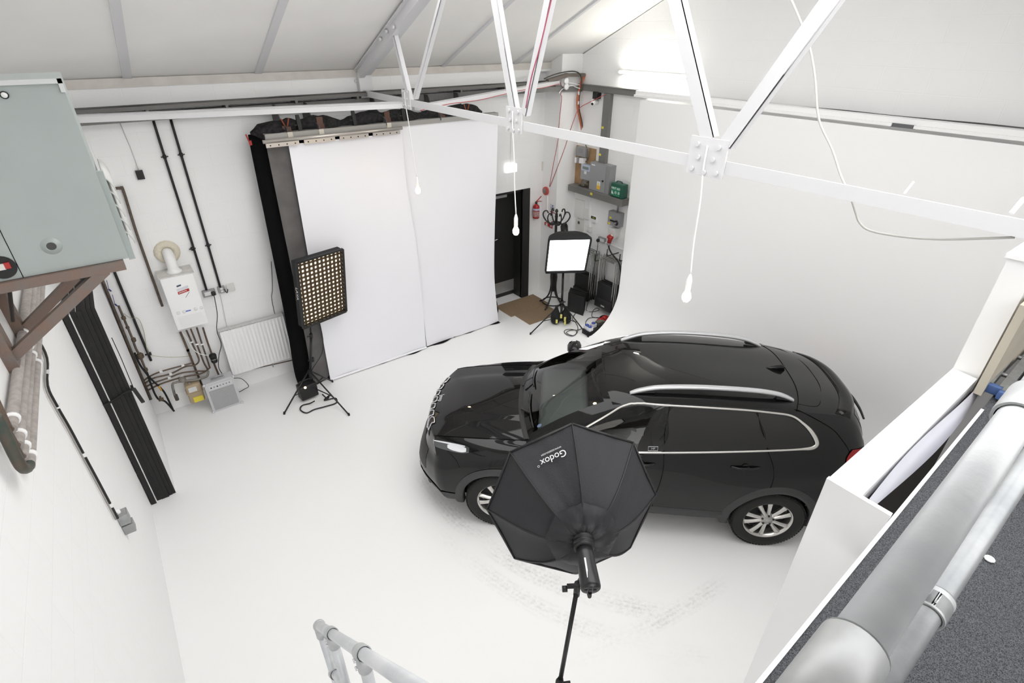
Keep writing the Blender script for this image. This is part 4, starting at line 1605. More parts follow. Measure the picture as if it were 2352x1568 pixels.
# valve set with hoses between the riser and the meter
vs = thing('valve_set', 'dark valve assembly with blue levers beside the brown riser', 'valve', oy(323, 820, 7.52))
b = MB()
b.tube([oy(px, py, 7.52) for px, py in ((272, 702), (278, 716), (286, 735), (303, 775), (312, 800), (322, 818), (333, 845), (338, 856))], 0.013, 8, 3)
b.build('valve_pipe', M_brownpipe, vs)
for px, py, r_, h_ in ((284, 730, 0.024, 0.05), (293, 752, 0.02, 0.04), (307, 780, 0.026, 0.06), (322, 817, 0.04, 0.08), (335, 848, 0.022, 0.05)):
    c = oy(px, py, 7.52)
    b = MB()
    b.lathe(c - V3((0, 0, h_ / 2)), (0, 0, 1), [(r_ * 0.6, 0), (r_, h_ * 0.2), (r_, h_ * 0.8), (r_ * 0.6, h_)], 10)
    b.build('valve_body', mat('dull_brass', (96, 84, 70), 0.5, 0.5), vs)
c = oy(333, 815, 7.50)
b = MB()
b.cyl(c, c + V3((0.06, 0, 0)), 0.012, seg=8)
b.cyl(c + V3((0.06, 0, -0.02)), c + V3((0.06, 0, 0.02)), 0.012, seg=8)
b.build('valve_handle', M_black, vs)
for (a_, c_) in (((245, 644), (250, 664)), ((258, 677), (264, 698))):
    b = MB()
    p, q = oy(*a_, 7.50), oy(*c_, 7.50)
    b.bar(q, p, 0.018, 0.006)
    b.bar(q, q + V3((0.01, 0.03, -0.04)), 0.018, 0.006)
    b.build('lever', mat('lever_blue', (58, 66, 128), 0.5), vs)
for k, pts in enumerate((((309, 810), (322, 838), (345, 868), (368, 890), (380, 905), (398, 942)), ((338, 856), (346, 880), (356, 905), (366, 918), (380, 922), (400, 944)))):
    o = pipe_y('hose', pts, 7.50, 0.012, M_rubber, ('black hose with a yellow band running down to the floor', 'black hose under the dark valve with a brass tap')[k], 'hose', None, 5)
    if k == 0:
        c = oy(368, 890, 7.50)
        b = MB()
        b.tube([oy(364, 886, 7.497), oy(371, 896, 7.497)], 0.0135, 8)
        b.build('yellow_band', mat('band_yellow', (206, 160, 70), 0.5), o)
    else:
        c = oy(370, 917, 7.49)
        b = MB()
        b.cyl(c - V3((0.03, 0, 0)), c + V3((0.03, 0, 0)), 0.022, seg=10)
        b.cyl(c - V3((0, 0, 0.02)), c + V3((0, 0, 0.05)), 0.014, seg=8)
        b.build('tap', mat('dull_brass', (96, 84, 70), 0.5, 0.5), o)
pipe_y('earth_wire', [(284, 720), (300, 730), (318, 732), (330, 760), (336, 795), (343, 813), (362, 818), (400, 820), (442, 817)], 7.58, 0.004, mat('pale_green_wire', (176, 178, 150), 0.6), 'thin pale green earth wire crossing the wall under the boiler', 'wire', None, 5, 6)
pipe_y('white_cable', [(418, 762), (430, 778), (442, 800), (458, 812), (478, 816)], 7.50, 0.005, M_white, 'thin white cable sagging in front of the boiler pipes', 'cable', None, 5, 6)

# sockets
o = thing('double_socket', 'metal-clad double socket with a black plug in it', 'socket', oy(482, 675, 7.58))
x0, x1 = oy(466, 676, 7.575).x, oy(495, 668, 7.575).x
z0, z1 = oy(469, 684, 7.575).z, oy(467, 669, 7.575).z
b = MB()
b.rbox(((x0 + x1) / 2, 7.5975, (z0 + z1) / 2), (x1 - x0, 0, 0), (0, 0.045, 0), (0, 0, z1 - z0), 0.006)
b.build('box', M_greysteel, o)
b = MB()
b.box(x0 + 0.02, 7.571, z0 + 0.02, x0 + 0.10, 7.576, z1 - 0.02)
b.build('faceplate', mat('socket_white', (222, 222, 222), 0.4), o)
c = oy(490, 674, 7.56)
pl = MB()
pl.rbox(c, (0.05, 0, 0), (0, 0.04, 0), (0, 0, 0.055), 0.012)
pl = pl.build('plug', M_black)
tag(pl, 'black mains plug with a long cable pushed into the double socket', 'plug')
b = MB()
b.tube([c + V3((0, -0.01, -0.02))] + [oy(px, py, 7.52) for px, py in ((494, 690), (499, 722), (498, 758), (508, 790), (503, 815), (502, 842), (510, 858))], 0.005, 6, 5)
b.build('cable', M_black, pl)
o = thing('fused_spur', 'small grey metal fused spur right of the double socket', 'switch', oy(508, 664, 7.58))
x0, x1 = oy(501, 666, 7.58).x, oy(517, 662, 7.58).x
z0, z1 = oy(503, 675, 7.58).z, oy(501, 660, 7.58).z
b = MB()
b.rbox(((x0 + x1) / 2, 7.60, (z0 + z1) / 2), (x1 - x0, 0, 0), (0, 0.04, 0), (0, 0, z1 - z0), 0.005)
b.build('box', M_greysteel, o)
b = MB()
b.box((x0 + x1) / 2 - 0.015, 7.576, (z0 + z1) / 2 + 0.005, (x0 + x1) / 2 + 0.015, 7.581, z1 - 0.015)
b.box((x0 + x1) / 2 - 0.015, 7.576, z0 + 0.015, (x0 + x1) / 2 + 0.015, 7.581, (z0 + z1) / 2 - 0.005)
b.build('rocker', mat('socket_white', (222, 222, 222), 0.4), o)
o = thing('blank_plate', 'white switch plate right of the small grey spur', 'switch', oy(529, 660, 7.58))
x0, x1 = oy(521, 662, 7.59).x, oy(539, 658, 7.59).x
z0, z1 = oy(524, 670, 7.59).z, oy(522, 654, 7.59).z
b = MB()
b.rbox(((x0 + x1) / 2, 7.605, (z0 + z1) / 2), (x1 - x0, 0, 0), (0, 0.03, 0), (0, 0, z1 - z0), 0.005)
b.build('plate', mat('plate_white', (218, 217, 214), 0.4), o)
b = MB()
b.tube([oy(px, py, 7.575) for px, py in ((515, 664), (519, 670), (522, 672), (523, 664))], 0.006, 6, 4)
b.build('link_cable', M_black, o)
pipe_y('white_flex', [(506, 676), (511, 700), (516, 725), (521, 750)], 7.60, 0.004, mat('pale_wire', (205, 205, 205), 0.6), 'thin white flex from the spur down to the radiator', 'cable', None, 4, 6)
pipe_y('black_flex', [(623, 600), (626, 660), (624, 684), (631, 720)], 7.58, 0.004, M_black, 'thin black cable dropping beside the black curtain to the radiator', 'cable', None, 5, 6)

# radiator
YR = 7.50
rx0, rx1 = (oy(503, 765, YR).x + oy(535, 864, YR).x) / 2, (oy(651, 721, YR).x + oy(673, 818, YR).x) / 2
rz1, rz0 = (oy(503, 765, YR).z + oy(651, 721, YR).z) / 2, (oy(535, 864, YR).z + oy(673, 818, YR).z) / 2
rad = thing('radiator', 'white ribbed panel radiator on the back wall below the sockets', 'radiator', ((rx0 + rx1) / 2, YR + 0.05, rz0))
b = MB()
NRB = 18


def rad_front(i, j):
    x = rx0 + (rx1 - rx0) * i
    ph = (i * NRB) % 1.0
    edge = min(1, min(j, 1 - j) * 12)
    d = 0.006 * edge * max(0.0, min(1, (0.5 - abs(ph - 0.5)) * 5 - 0.6))
    return V3((x, YR + d, rz0 + (rz1 - rz0) * j))


b.grid(rad_front, NRB * 10, 24)
b.build('front_panel', M_gloss_white, rad)
b = MB()
b.box(rx0 + 0.002, YR + 0.015, rz0 + 0.004, rx1 - 0.002, YR + 0.085, rz1 - 0.006)
b.build('core', M_white, rad)
b = MB()
b.box(rx0, YR, rz0, rx0 + 0.004, YR + 0.09, rz1)
b.build('side_panel', M_gloss_white, rad)
b = MB()
b.box(rx1 - 0.004, YR, rz0, rx1, YR + 0.09, rz1)
b.build('side_panel', M_gloss_white, rad)
b = MB()
b.box(rx0, YR, rz1 - 0.012, rx1, YR + 0.006, rz1)
b.box(rx0, YR + 0.084, rz1 - 0.012, rx1, YR + 0.09, rz1)
n_ = 70
for k in range(n_):
    x = rx0 + 0.008 + (rx1 - rx0 - 0.016) * k / (n_ - 1)
    b.box(x - 0.0022, YR + 0.004, rz1 - 0.01, x + 0.0022, YR + 0.088, rz1 - 0.001)
b.build('top_grille', mat('grille_grey', (208, 207, 206), 0.5), rad)
b = MB()
b.lathe((rx1 + 0.045, YR + 0.045, rz0 + 0.02), (0, 0, 1), [(0.014, 0), (0.02, 0.03), (0.026, 0.05), (0.026, 0.10), (0.018, 0.115)], 14)
b.cyl((rx1, YR + 0.045, rz0 + 0.03), (rx1 + 0.045, YR + 0.045, rz0 + 0.03), 0.012, seg=10)
b.build('thermostat_valve', mat('valve_white', (226, 224, 216), 0.4), rad)
b = MB()
b.tube([(rx1 + 0.045, YR + 0.045, rz0 + 0.02), (rx1 + 0.045, YR + 0.05, rz0 - 0.07), (rx1 + 0.0, YR + 0.06, rz0 - 0.085), (rx0 + 0.3, YR + 0.08, rz0 - 0.04), (rx0 + 0.04, YR + 0.09, rz0 - 0.03)], 0.008, 8, 4)
b.build('feed_pipe', M_copper, rad)
b = MB()
b.box((rx0 + rx1) / 2 + 0.12, YR + 0.04, rz0 - 0.09, (rx0 + rx1) / 2 + 0.135, YR + 0.055, rz0 + 0.01)
b.build('bracket', M_greysteel, rad)

# silver amplifier
p0, p1 = oz(491, 948), oz(556, 925)
d_ = (p1 - p0).normalized()
nb = V3((-d_.y, d_.x, 0))
amw, amd = (p1 - p0).length, 0.20
top = 0.44
dd = EYE + ray(476, 893) * 0
amp = thing('amplifier', 'silver portable amplifier speaker standing on the floor by the meter', 'speaker', (p0 + p1) / 2 + nb * 0.12)
lean = nb * 0.055
M_silver = mat('silver_vinyl', (196, 197, 200), 0.5, 0.1)
b = MB()
b.prism([p0, p0 + nb * amd, p0 + nb * amd + V3((0, 0, top)), p0 + lean + V3((0, 0, top))], d_ * amw)
b.build('cabinet', M_silver, amp)
up = (lean + V3((0, 0, top))).normalized()
nrm = up.cross(d_) * -1
if nrm.dot(EYE - p0) < 0:
    nrm = -nrm
b = MB()
b.obox(p0 + d_ * 0.03 + up * 0.03 + nrm * 0.001, d_ * (amw - 0.06), up * 0.29, nrm * 0.006)
b.build('grille_cloth', mat('silver_cloth', (170, 171, 172), 0.8, noise=0.25, nscale=260), amp)
b = MB()
b.obox(p0 + d_ * 0.035 + up * 0.335 + nrm * 0.001, d_ * (amw - 0.07), up * 0.07, nrm * 0.005)
cp = b.build('control_panel', mat('panel_silver', (206, 206, 208), 0.4), amp)
for k in range(7):
    c = p0 + d_ * (0.07 + (amw - 0.14) * k / 6) + up * 0.37 + nrm * 0.006
    b = MB()
    b.cyl(c, c + nrm * 0.01, 0.009, seg=10)
    b.build('knob', M_black_metal if k in (0, 2) else M_greysteel, cp)
for s_ in (0.0, amw):
    for h_ in (0.0, 1.0):
        c = p0 + d_ * s_ + up * (0.01 + (up.length and 0.42) * h_) + nrm * 0.0
        b = MB()
        b.sphere(c, 0.022, 10, 8)
        b.build('corner_guard', M_satin, amp)
tc_ = p0 + d_ * amw / 2 + nb * 0.13 + V3((0, 0, top))
b = MB()
b.obox(tc_ - d_ * 0.09 - nb * 0.05 + V3((0, 0, -0.004)), d_ * 0.18, nb * 0.10, V3((0, 0, 0.008)))
b.build('handle_recess', mat('recess_grey', (176, 176, 178), 0.5), amp)
b = MB()
b.tube([tc_ - d_ * 0.07, tc_ - d_ * 0.05 + V3((0, 0, 0.02)), tc_ + d_ * 0.05 + V3((0, 0, 0.02)), tc_ + d_ * 0.07], 0.009, 8, 4)
b.build('carry_handle', M_galv, amp)
q_ = p1 + nb * 0.12 + V3((0, 0, 0.36))
b = MB()
b.tube([q_, q_ + d_ * 0.10 + V3((0, 0, -0.05)), oz(571, 886, 0.10), oz(560, 894, 0.03), oz(549, 900, 0.012)], 0.005, 6, 5)
tag(b.build('jack_cable', M_black), 'short black cable looping out of the silver amplifier', 'cable')
# ================================================================== roof truss, braces and trunking
M_truss = mat('truss_white_paint', (216, 216, 218), 0.5)
XT = 3.1
truss = thing('roof_truss', 'white steel roof truss crossing the room above the car', 'truss', (XT, 3.9, 3.83))
b = MB()
b.box(XT - 0.05, -0.3, 3.83, XT - 0.038, 7.60, 3.905)
b.box(XT - 0.038, -0.3, 3.83, XT + 0.03, 7.60, 3.842)
b.build('bottom_chord', M_truss, truss)
b = MB()
p0, p1 = V3((XT, 7.55, ceil_z(7.55) - 0.10)), V3((XT, 3.45, ceil_z(3.45) - 0.10))
b.bar(p0 + V3((-0.05, 0, 0)), p1 + V3((-0.05, 0, 0)), 0.07, 0.10)
b.bar(p0 + V3((0.05, 0, 0.02)), p1 + V3((0.05, 0, 0.02)), 0.07, 0.08)
b.bar(p0 + V3((0, 0, 0.06)), p1 + V3((0, 0, 0.06)), 0.25, 0.012)
b.build('top_chord', mat('truss_shaded_paint', (214, 214, 217), 0.5), truss)
nodes = [ox(945, 240, XT).y, ox(1193, 285, XT).y, ox(1635, 370, XT).y]
for k, (dx, w_) in enumerate(((0, 0.10), (0, 0.115), (0, 0.135))):
    y = nodes[k]
    b = MB()
    b.box(XT - 0.066, y - w_, 3.795, XT - 0.052, y + w_, 4.0 + 0.012 * k)
    g = b.build('gusset_plate', M_truss, truss)
    for ddy, ddz in ((-0.7, 0.01), (-0.05, 0.0), (0.65, 0.01), (-0.4, 0.085), (0.4, 0.085), (-0.6, 0.16), (0.55, 0.16)):
        b = MB()
        c = V3((XT - 0.066, y + ddy * w_, 3.82 + ddz))
        b.cyl(c, c + V3((-0.016, 0, 0)), 0.0155, seg=6)
        b.build('bolt', M_truss, g)
web = [((945, 235), (905, 72)), ((955, 225), (1018, -8)), ((1185, 262), (1139, -8)), ((1208, 262), (1266, -8)), ((1632, 320), (1555, -8)), ((1672, 330), (1918, -8))]
for k, (a_, c_) in enumerate(web):
    p, q = ox(*a_, XT - 0.03), ox(*c_, XT - 0.03)
    q = p + (q - p) * (1.0 if k == 0 else 1.12)
    b = MB()
    w_ = (0.06, 0.045, 0.085, 0.075, 0.095, 0.09)[k]
    d_ = (q - p).normalized()
    s_ = d_.cross(V3((1, 0, 0))).normalized()
    if s_.y > 0:
        s_ = -s_
    b.obox(p - s_ * w_ / 2 - V3((0.03, 0, 0)), q - p, s_ * w_, V3((0.008, 0, 0)))
    b.obox(p + s_ * (w_ / 2 - 0.008) - V3((0.03, 0, 0)), q - p, s_ * 0.008, V3((0.055, 0, 0)))
    b.build('web_member', M_truss, truss)
for px, py in ((820, 186), (876, 90), (890, 72), (906, 62)):
    c = ox(px, py, XT - 0.09)
    b = MB()
    b.cyl(c, c + V3((-0.03, 0, 0)), 0.02, seg=6)
    b.build('bolt', M_truss, truss)
b = MB()
b.box(XT - 0.09, 7.52, 3.78, XT + 0.09, 7.61, 4.12)
b.build('end_shoe', M_truss, truss)
for px in (1000, 1290, 1455, 1700, 1868, 2075, 2290):
    pass

# horizontal wind braces from the truss node to the room corners
pl_, pn = oy(176, 274, 7.2), ox(925, 241, XT - 0.05)
b = MB()
b.bar(pl_, pn, 0.11, 0.06)
b.bar(pl_ + V3((0, 0, 0.035)), pn + V3((0, 0, 0.035)), 0.13, 0.006)
tag(b.build('wind_brace', M_truss), 'white roof brace running from the truss node left to the heater', 'beam')
pn2, pr_ = ox(960, 248, XT + 0.06), oy(1279, 189, 7.31)
b = MB()
b.bar(pn2, pr_, 0.11, 0.055)
tag(b.build('wind_brace', M_truss), 'white roof brace from the truss node to the far corner pier', 'beam')

M_tray = mat('galvanised_trunking', (134, 133, 131), 0.6, 0.35, noise=0.2, nscale=120)
b = MB()
b.box(X_L + 0.05, 7.50, 3.722, 6.40, 7.61, 3.81)
tray = tag(b.build('cable_trunking', M_tray), 'long grey cable trunking along the top of the back wall', 'trunking')
b = MB()
b.box(X_L + 0.05, 7.40, 3.845, 6.40, 7.60, 3.85)
b.box(X_L + 0.05, 7.395, 3.845, 6.40, 7.40, 3.885)
b.box(X_L + 0.05, 7.60, 3.845, 6.40, 7.605, 3.885)
for k in range(9):
    x = -0.3 + 0.8 * k
    b.box(x, 7.40, 3.81, x + 0.03, 7.61, 3.845)
b.build('cable_tray', mat('tray_grey', (112, 110, 108), 0.6, 0.4), tray)
b = MB()
random.seed(4)
pts = [V3((X_L + 0.1 + 0.35 * k, 7.43 + random.uniform(-0.02, 0.03), 3.875 + random.uniform(-0.008, 0.02))) for k in range(20)]
b.tube(pts, 0.010, 6, 4)
tag(b.build('tray_cable', mat('dark_cable', (74, 72, 70), 0.6)), 'dark cable lying along the grey tray on the back wall', 'cable')

# corner pier: end of the tray, conduit boxes and cables
b = MB()
b.bar(oy(1257, 186, 7.28), oy(1300, 173, 7.28), 0.08, 0.05)
b.bar(oy(1300, 172, 7.28), oy(1341, 172, 7.28), 0.08, 0.05)
tag(b.build('trunking_offset', mat('dusty_dark_trunking', (116, 108, 102), 0.7, 0.2)), 'short dusty trunking stepping over the corner pier', 'trunking')
b = MB()
b.bar(oy(1215, 205, 7.30), oy(1335, 204, 7.30), 0.06, 0.075)
tag(b.build('cable_trunking', M_tray), 'short grey trunking piece across the corner pier', 'trunking')
for k, (px, py) in enumerate(((1299, 186), (1299, 199))):
    c = oy(px, py, 7.24)
    b = MB()
    b.lathe(c, (0, -1, 0), [(0.046, 0), (0.046, 0.03), (0.04, 0.036), (0.001, 0.037)], 18)
    tag(b.build('junction_box', M_white), ('upper of two round white junction boxes on the corner pier', 'lower of two round white junction boxes on the corner pier')[k], 'junction box', 'round junction boxes on the pier')
for k, pts in enumerate((((1303, 190), (1318, 192), (1331, 195)), ((1304, 200), (1314, 196), (1322, 200), (1334, 204)), ((1294, 203), (1289, 207), (1284, 214)))):
    b = MB()
    b.tube([oy(px, py, 7.25) for px, py in pts], 0.007, 6, 4)
    tag(b.build('white_cable', M_white), ('white cable from the upper round junction box', 'curly white cable from the lower round junction box', 'short white cable hanging left from the lower round box')[k], 'cable', 'white cables on the corner pier')
M_orange = mat('orange_sheath', (190, 106, 74), 0.5)
pts = [(1342, 171), (1337, 182), (1333, 194), (1328, 215), (1326, 235), (1327, 251), (1331, 270), (1336, 296), (1341, 337)]
oc = thing('orange_cable', 'thick orange cables hanging down the corner to the meter board', 'cable', oy(1341, 337, 7.22))
for dx, r_ in ((0, 0.017), (3.0, 0.014)):
    b = MB()
    b.tube([oy(px + dx, py, 7.27 - dx * 0.006) for px, py in pts], r_, 8, 5)
    b.build('strand', M_orange, oc)
b = MB()
for px, py in ((1328, 214), (1327, 236)):
    c = oy(px + 1, py, 7.25)
    b.cbox(c, (0.012, 0, 0), (0, 0.03, 0), (0, 0, 0.05))
b.build('label_tag', M_white, oc)
b = MB()
b.tube([oy(px, py, 7.24) for px, py in ((1250, 181), (1270, 172), (1299, 165), (1320, 164), (1332, 171), (1336, 188), (1331, 222), (1331, 252), (1336, 276), (1339, 300), (1338, 330))], 0.010, 6, 5)
tag(b.build('dark_cable', mat('dark_green_cable', (62, 66, 58), 0.5)), 'dark cable arching over the pier beside the orange cables', 'cable')
M_redcable = mat('red_cable', (176, 84, 86), 0.5)
b = MB()
b.tube([oy(px, py, 7.30) for px, py in ((1216, 214), (1240, 204), (1262, 192), (1278, 184), (1287, 190), (1290, 203), (1288, 217), (1290, 226), (1285, 275), (1281, 325), (1272, 372), (1262, 428))], 0.006, 6, 4)
tag(b.build('fire_cable', M_redcable), 'red fire alarm cable hanging straight from the pier to the sounder', 'cable')
b = MB()
b.tube([ox(1390, 217, 6.76), ox(1360, 232, 6.72), ox(1330, 249, 6.6), ox(1318, 276, 6.5), ox(1308, 305, 6.45), ox(1297, 340, 6.42), ox(1280, 385, 6.40), ox(1263, 429, 6.40)], 0.006, 6, 4)
tag(b.build('fire_cable', M_redcable), 'red fire alarm cable slanting from the vertical trunking to the sounder', 'cable')
b = MB()
ptsr = [(955, 247), (1000, 238), (1060, 228), (1120, 217), (1180, 206), (1220, 200)]
b.tube([pn2.lerp(pr_, k / 6) + V3((0, -0.06, -0.02 + 0.012 * sin(k * 2.1))) for k in range(7)], 0.005, 6, 4)
tag(b.build('fire_cable', M_redcable), 'red cable clipped along the white brace near the far corner', 'cable')
b = MB()
p, q = ox(1208, 248, XT - 0.075), ox(1268, -8, XT - 0.075)
b.tube([p, p.lerp(q, 0.3) + V3((-0.01, 0.01, 0)), p.lerp(q, 0.6) + V3((-0.01, -0.01, 0)), p + (q - p) * 1.1], 0.006, 6, 4)
tag(b.build('fire_cable', mat('pink_red_cable', (170, 84, 108), 0.5)), 'pink red cable running up a white truss member', 'cable')

# ================================================================== studio backdrops on the back wall
YR_ = 7.08
r0, r1 = oy(609, 316, YR_), oy(1143, 262, YR_)
zr = (r0.z + r1.z) / 2
b = MB()
b.box(r0.x, YR_ - 0.02, zr - 0.03, r1.x, YR_ + 0.02, zr + 0.03)
b.box(r0.x, YR_ + 0.02, zr + 0.02, r1.x, YR_ + 0.09, zr + 0.03)
rail = tag(b.build('backdrop_rail', mat('rail_grey', (168, 166, 162), 0.5, 0.4)), 'long grey steel rail the studio backdrops hang from', 'rail')
for px in (665, 737, 893, 1098):
    c = oy(px, 300 - (px - 665) * 0.1, YR_ - 0.03)
    b = MB()
    b.cbox((c.x, YR_ - 0.025, zr - 0.005), (0.06, 0, 0), (0, 0.014, 0), (0, 0, 0.075))
    b.build('clip', mat('cream_clip', (214, 208, 196), 0.6), rail)
M_hang = mat('dark_grey_plate', (92, 92, 92), 0.6, 0.3)
for k, px in enumerate((637, 709, 862, 985, 1052)):
    x = oy(px, 275, 7.4).x
    b = MB()
    b.prism([(x, 7.62, zr + 0.30), (x, 7.62, zr + 0.02), (x, 7.05, zr - 0.0), (x, 7.05, zr + 0.07), (x, 7.30, zr + 0.16), (x, 7.38, zr + 0.30)], (0.012, 0, 0))
    tag(b.build('hanger_bracket', M_hang), ['dark plate bracket above the left end of the backdrop rail', 'second dark plate bracket from the left above the backdrop rail', 'dark plate bracket above the middle of the silver batten', 'dark plate bracket behind the white truss node', 'dark plate bracket nearest the right end of the backdrop rail'][k], 'bracket', 'dark brackets holding the backdrop rail')
# silver hinged batten over the left sheet
YS = 7.0
s0, s1 = oy(609, 334, YS), oy(926, 299, YS)
zs_ = (s0.z + s1.z) / 2
bat = thing('backdrop_batten', 'silver hinged batten clamping the left white sheet', 'batten', ((s0.x + s1.x) / 2, YS, zs_ - 0.04))
M_alu = mat('brushed_aluminium', (206, 200, 194), 0.3, 0.8)
L_ = s1.x - s0.x
for k in range(4):
    xa, xb = s0.x + L_ * (k / 4 + 0.004), s0.x + L_ * ((k + 1) / 4 - 0.03)
    b = MB()
    b.box(xa, YS - 0.012, zs_ - 0.035, xb, YS + 0.006, zs_ + 0.012)
    sg = b.build('hinged_bar', M_alu, bat)
    for j in range(4):
        c = V3((xa + (xb - xa) * (j + 0.5) / 4, YS - 0.012, zs_ - 0.012))
        b = MB()
        b.cyl(c, c + V3((0, -0.006, 0)), 0.008, seg=8)
        b.build('screw', M_black_metal, sg)
b = MB()
b.cyl((s0.x - 0.01, YS + 0.03, zs_ + 0.03), (s1.x, YS + 0.03, zs_ + 0.03), 0.022, seg=12)
b.build('tube', M_alu, bat)

# black curtain behind everything
M_curtain = mat('black_wool_curtain', (22, 22, 23), 0.95, bump=0.4, bscale=90, spec=0.1)


def curtain(i, j):
    x0 = pw([(0.0, 1.30), (0.25, 1.29), (0.9, 1.345), (2.0, 1.40), (3.5, 1.455)], 3.5 * j) if True else 1.4
    x1 = 4.93
    x = x0 + (x1 - x0) * i
    s = x - x0
    y = 7.33 - 0.22 * (1 - j) ** 1.5 + 0.035 * sin(s * 9.0 + j * 1.5) * (0.4 + 0.6 * (1 - j)) + 0.012 * sin(s * 23)
    if j < 0.02:
        y -= 0.03
    return V3((x, y, 0.01 + 3.50 * j))


b = MB()
b.grid(curtain, 110, 40)
b.grid(lambda i, j: V3((1.30 + 3.6 * i, 7.15 - 0.13 * j - 0.03 * sin(i * 40) + (0.03 * sin(i * 9) * j), 0.006 + 0.004 * (1 - j) + 0.002 * sin(i * 30))), 90, 4)
cur = tag(b.build('black_curtain', M_curtain), 'black curtain hanging behind the white backdrop sheets', 'curtain')
b = MB()
pts = []
for k in range(60):
    t = k / 59
    pts.append(V3((1.47 + 3.30 * t, 7.25 + 0.02 * sin(k), zr + 0.03 + 0.05 * abs(sin(t * 9.5)) * (1 if t > 0.12 else 0.4))))
rows_ = []
random.seed(11)
for k, p in enumerate(pts):
    rr = (0.055 + 0.05 * abs(sin(k * 0.31)) + random.uniform(-0.008, 0.008)) * min(1, k / 3 + 0.3, (59 - k) / 3 + 0.2)
    rows_.append([p + V3((0, cos(2 * pi * a / 12) * rr * 1.4, sin(2 * pi * a / 12) * rr)) for a in range(12)])
b.loft(rows_, True, True, True, True)
b.build('gathered_top', mat('charcoal_bundled_cloth', (58, 57, 58), 0.95, noise=0.5, nscale=30, bump=0.8, bscale=40, spec=0.1), cur)

# grey vinyl strip and white sheets
M_vinyl = mat('charcoal_vinyl', (108, 105, 104), 0.6, noise=0.25, nscale=4, spec=0.3)
b = MB()
b.grid(lambda i, j: V3((pw([(0, 1.50), (1, 1.54), (3.42, 1.585)], 3.42 * j) + (0.32) * i, 7.115 - 0.05 * (1 - j) ** 2, 0.012 + (zs_ - 0.02) * j)), 6, 24)
tag(b.build('grey_backdrop', M_vinyl), 'charcoal grey vinyl backdrop edge left of the white sheet', 'backdrop')
M_sheet = mat('white_vinyl_sheet', (243, 243, 248), 0.4)


def sheet_left(i, j):
    z = 0.03 + (zs_ - 0.06) * j
    xl = pw([(0.0, 1.745), (0.8, 1.765), (1.8, 1.79), (3.4, 1.825)], z)
    xr = pw([(0.0, 3.385), (0.8, 3.40), (1.6, 3.395), (2.3, 3.355), (2.8, 3.325), (3.4, 3.335)], z)
    y = 7.055 - 0.03 * (1 - j) ** 3 + 0.006 * sin(i * 9 + j * 4)
    return V3((xl + (xr - xl) * i, y, z))


b = MB()
b.grid(sheet_left, 30, 40)
b.grid(lambda i, j: V3((1.745 + 1.64 * i, 7.025 - 0.035 * sin(j * pi / 2) , 0.03 - 0.018 * (j))), 20, 4)
tag(b.build('white_backdrop', M_sheet), 'left white backdrop sheet hanging from the silver batten', 'backdrop', 'white backdrop sheets')


def sheet_right(i, j):
    z = 0.012 + (zr - 0.04) * j
    xl = pw([(0.0, 3.40), (1.2, 3.41), (2.3, 3.36), (3.5, 3.30)], z)
    xr = pw([(0.0, 4.90), (0.35, 4.87), (0.9, 4.84), (1.6, 4.86), (2.6, 4.91), (3.5, 4.95)], z)
    y = 7.085 - 0.05 * (1 - j) ** 3 + 0.007 * sin(i * 7 + j * 3) + 0.03 * (i ** 6) * (1 - j)
    return V3((xl + (xr - xl) * i, y, z))


b = MB()
b.grid(sheet_right, 30, 40)
tag(b.build('white_backdrop', M_sheet), 'right white backdrop sheet reaching to the black door', 'backdrop', 'white backdrop sheets')
# spring clamps on the rail
M_clampb = mat('brown_clamp', (92, 62, 50), 0.5)
M_grip = mat('orange_grip', (150, 70, 44), 0.5)
cl = [(660, 300, 0), (737, 293, 1), (890, 276, 1), (1015, 262, 0), (1073, 254, 0), (687, 288, 2), (813, 274, 2), (926, 262, 2)]
clab = ['brown spring clamp with open orange handles at the rail left end', 'brown clamp plate above the second cream clip', 'brown clamp plate above the third cream clip', 'brown spring clamp just right of the white truss node', 'brown spring clamp with raised handles near the rail right end', 'black spring clamp standing between the two left brackets', 'black spring clamp upright in the middle of the bundled cloth', 'black spring clamp standing just left of the truss node']
for k, (px, py, kind) in enumerate(cl):
    c = oy(px, py, 7.12)
    c.z = zr + 0.045
    o = thing('spring_clamp', clab[k], 'clamp', c, 0, 'clamps on the backdrop rail')
    if kind == 2:
        b = MB()
        b.prism([c + V3((-0.02, 0, -0.02)), c + V3((0.02, 0, -0.02)), c + V3((0.028, 0.02, 0.09)), c + V3((0.018, 0.03, 0.16)), c + V3((-0.018, 0.03, 0.16)), c + V3((-0.022, 0.02, 0.09))], (0, -0.03, 0))
        b.build('jaw', M_black, o)
        b = MB()
        b.cbox(c + V3((-0.03, 0, 0.05)), (0.05, 0, 0), (0, 0.015, 0), (0, 0, 0.012))
        b.build('handle', M_black, o)
    else:
        b = MB()
        b.prism([c + V3((-0.05, 0, -0.03)), c + V3((0.05, 0, -0.03)), c + V3((0.05, 0, 0.035)), c + V3((-0.05, 0, 0.05))], (0, 0.03, 0))
        b.build('jaw', M_clampb, o)
        if kind == 0:
            for sx in (-1, 1):
                b = MB()
                b.tube([c + V3((sx * 0.008, 0.01, 0.03)), c + V3((sx * 0.045, 0.01, 0.13))], 0.008, 6)
                b.build('handle', M_grip, o)
        else:
            b = MB()
            b.cbox(c + V3((0, 0.0, 0.08)), (0.075, 0, 0), (0, 0.008, 0), (0, 0, 0.08))
            b.build('handle', M_clampb, o)
c = oy(570, 318, 7.25)
o = thing('spring_clamp', 'small red clamp at the top left corner of the black curtain', 'clamp', c, 0, 'clamps on the backdrop rail')
b = MB()
b.cbox(c + V3((0.01, -0.01, -0.05)), (0.03, 0, 0.008), (0, 0.03, 0), (0, 0, 0.05))
b.build('jaw', M_red, o)
b = MB()
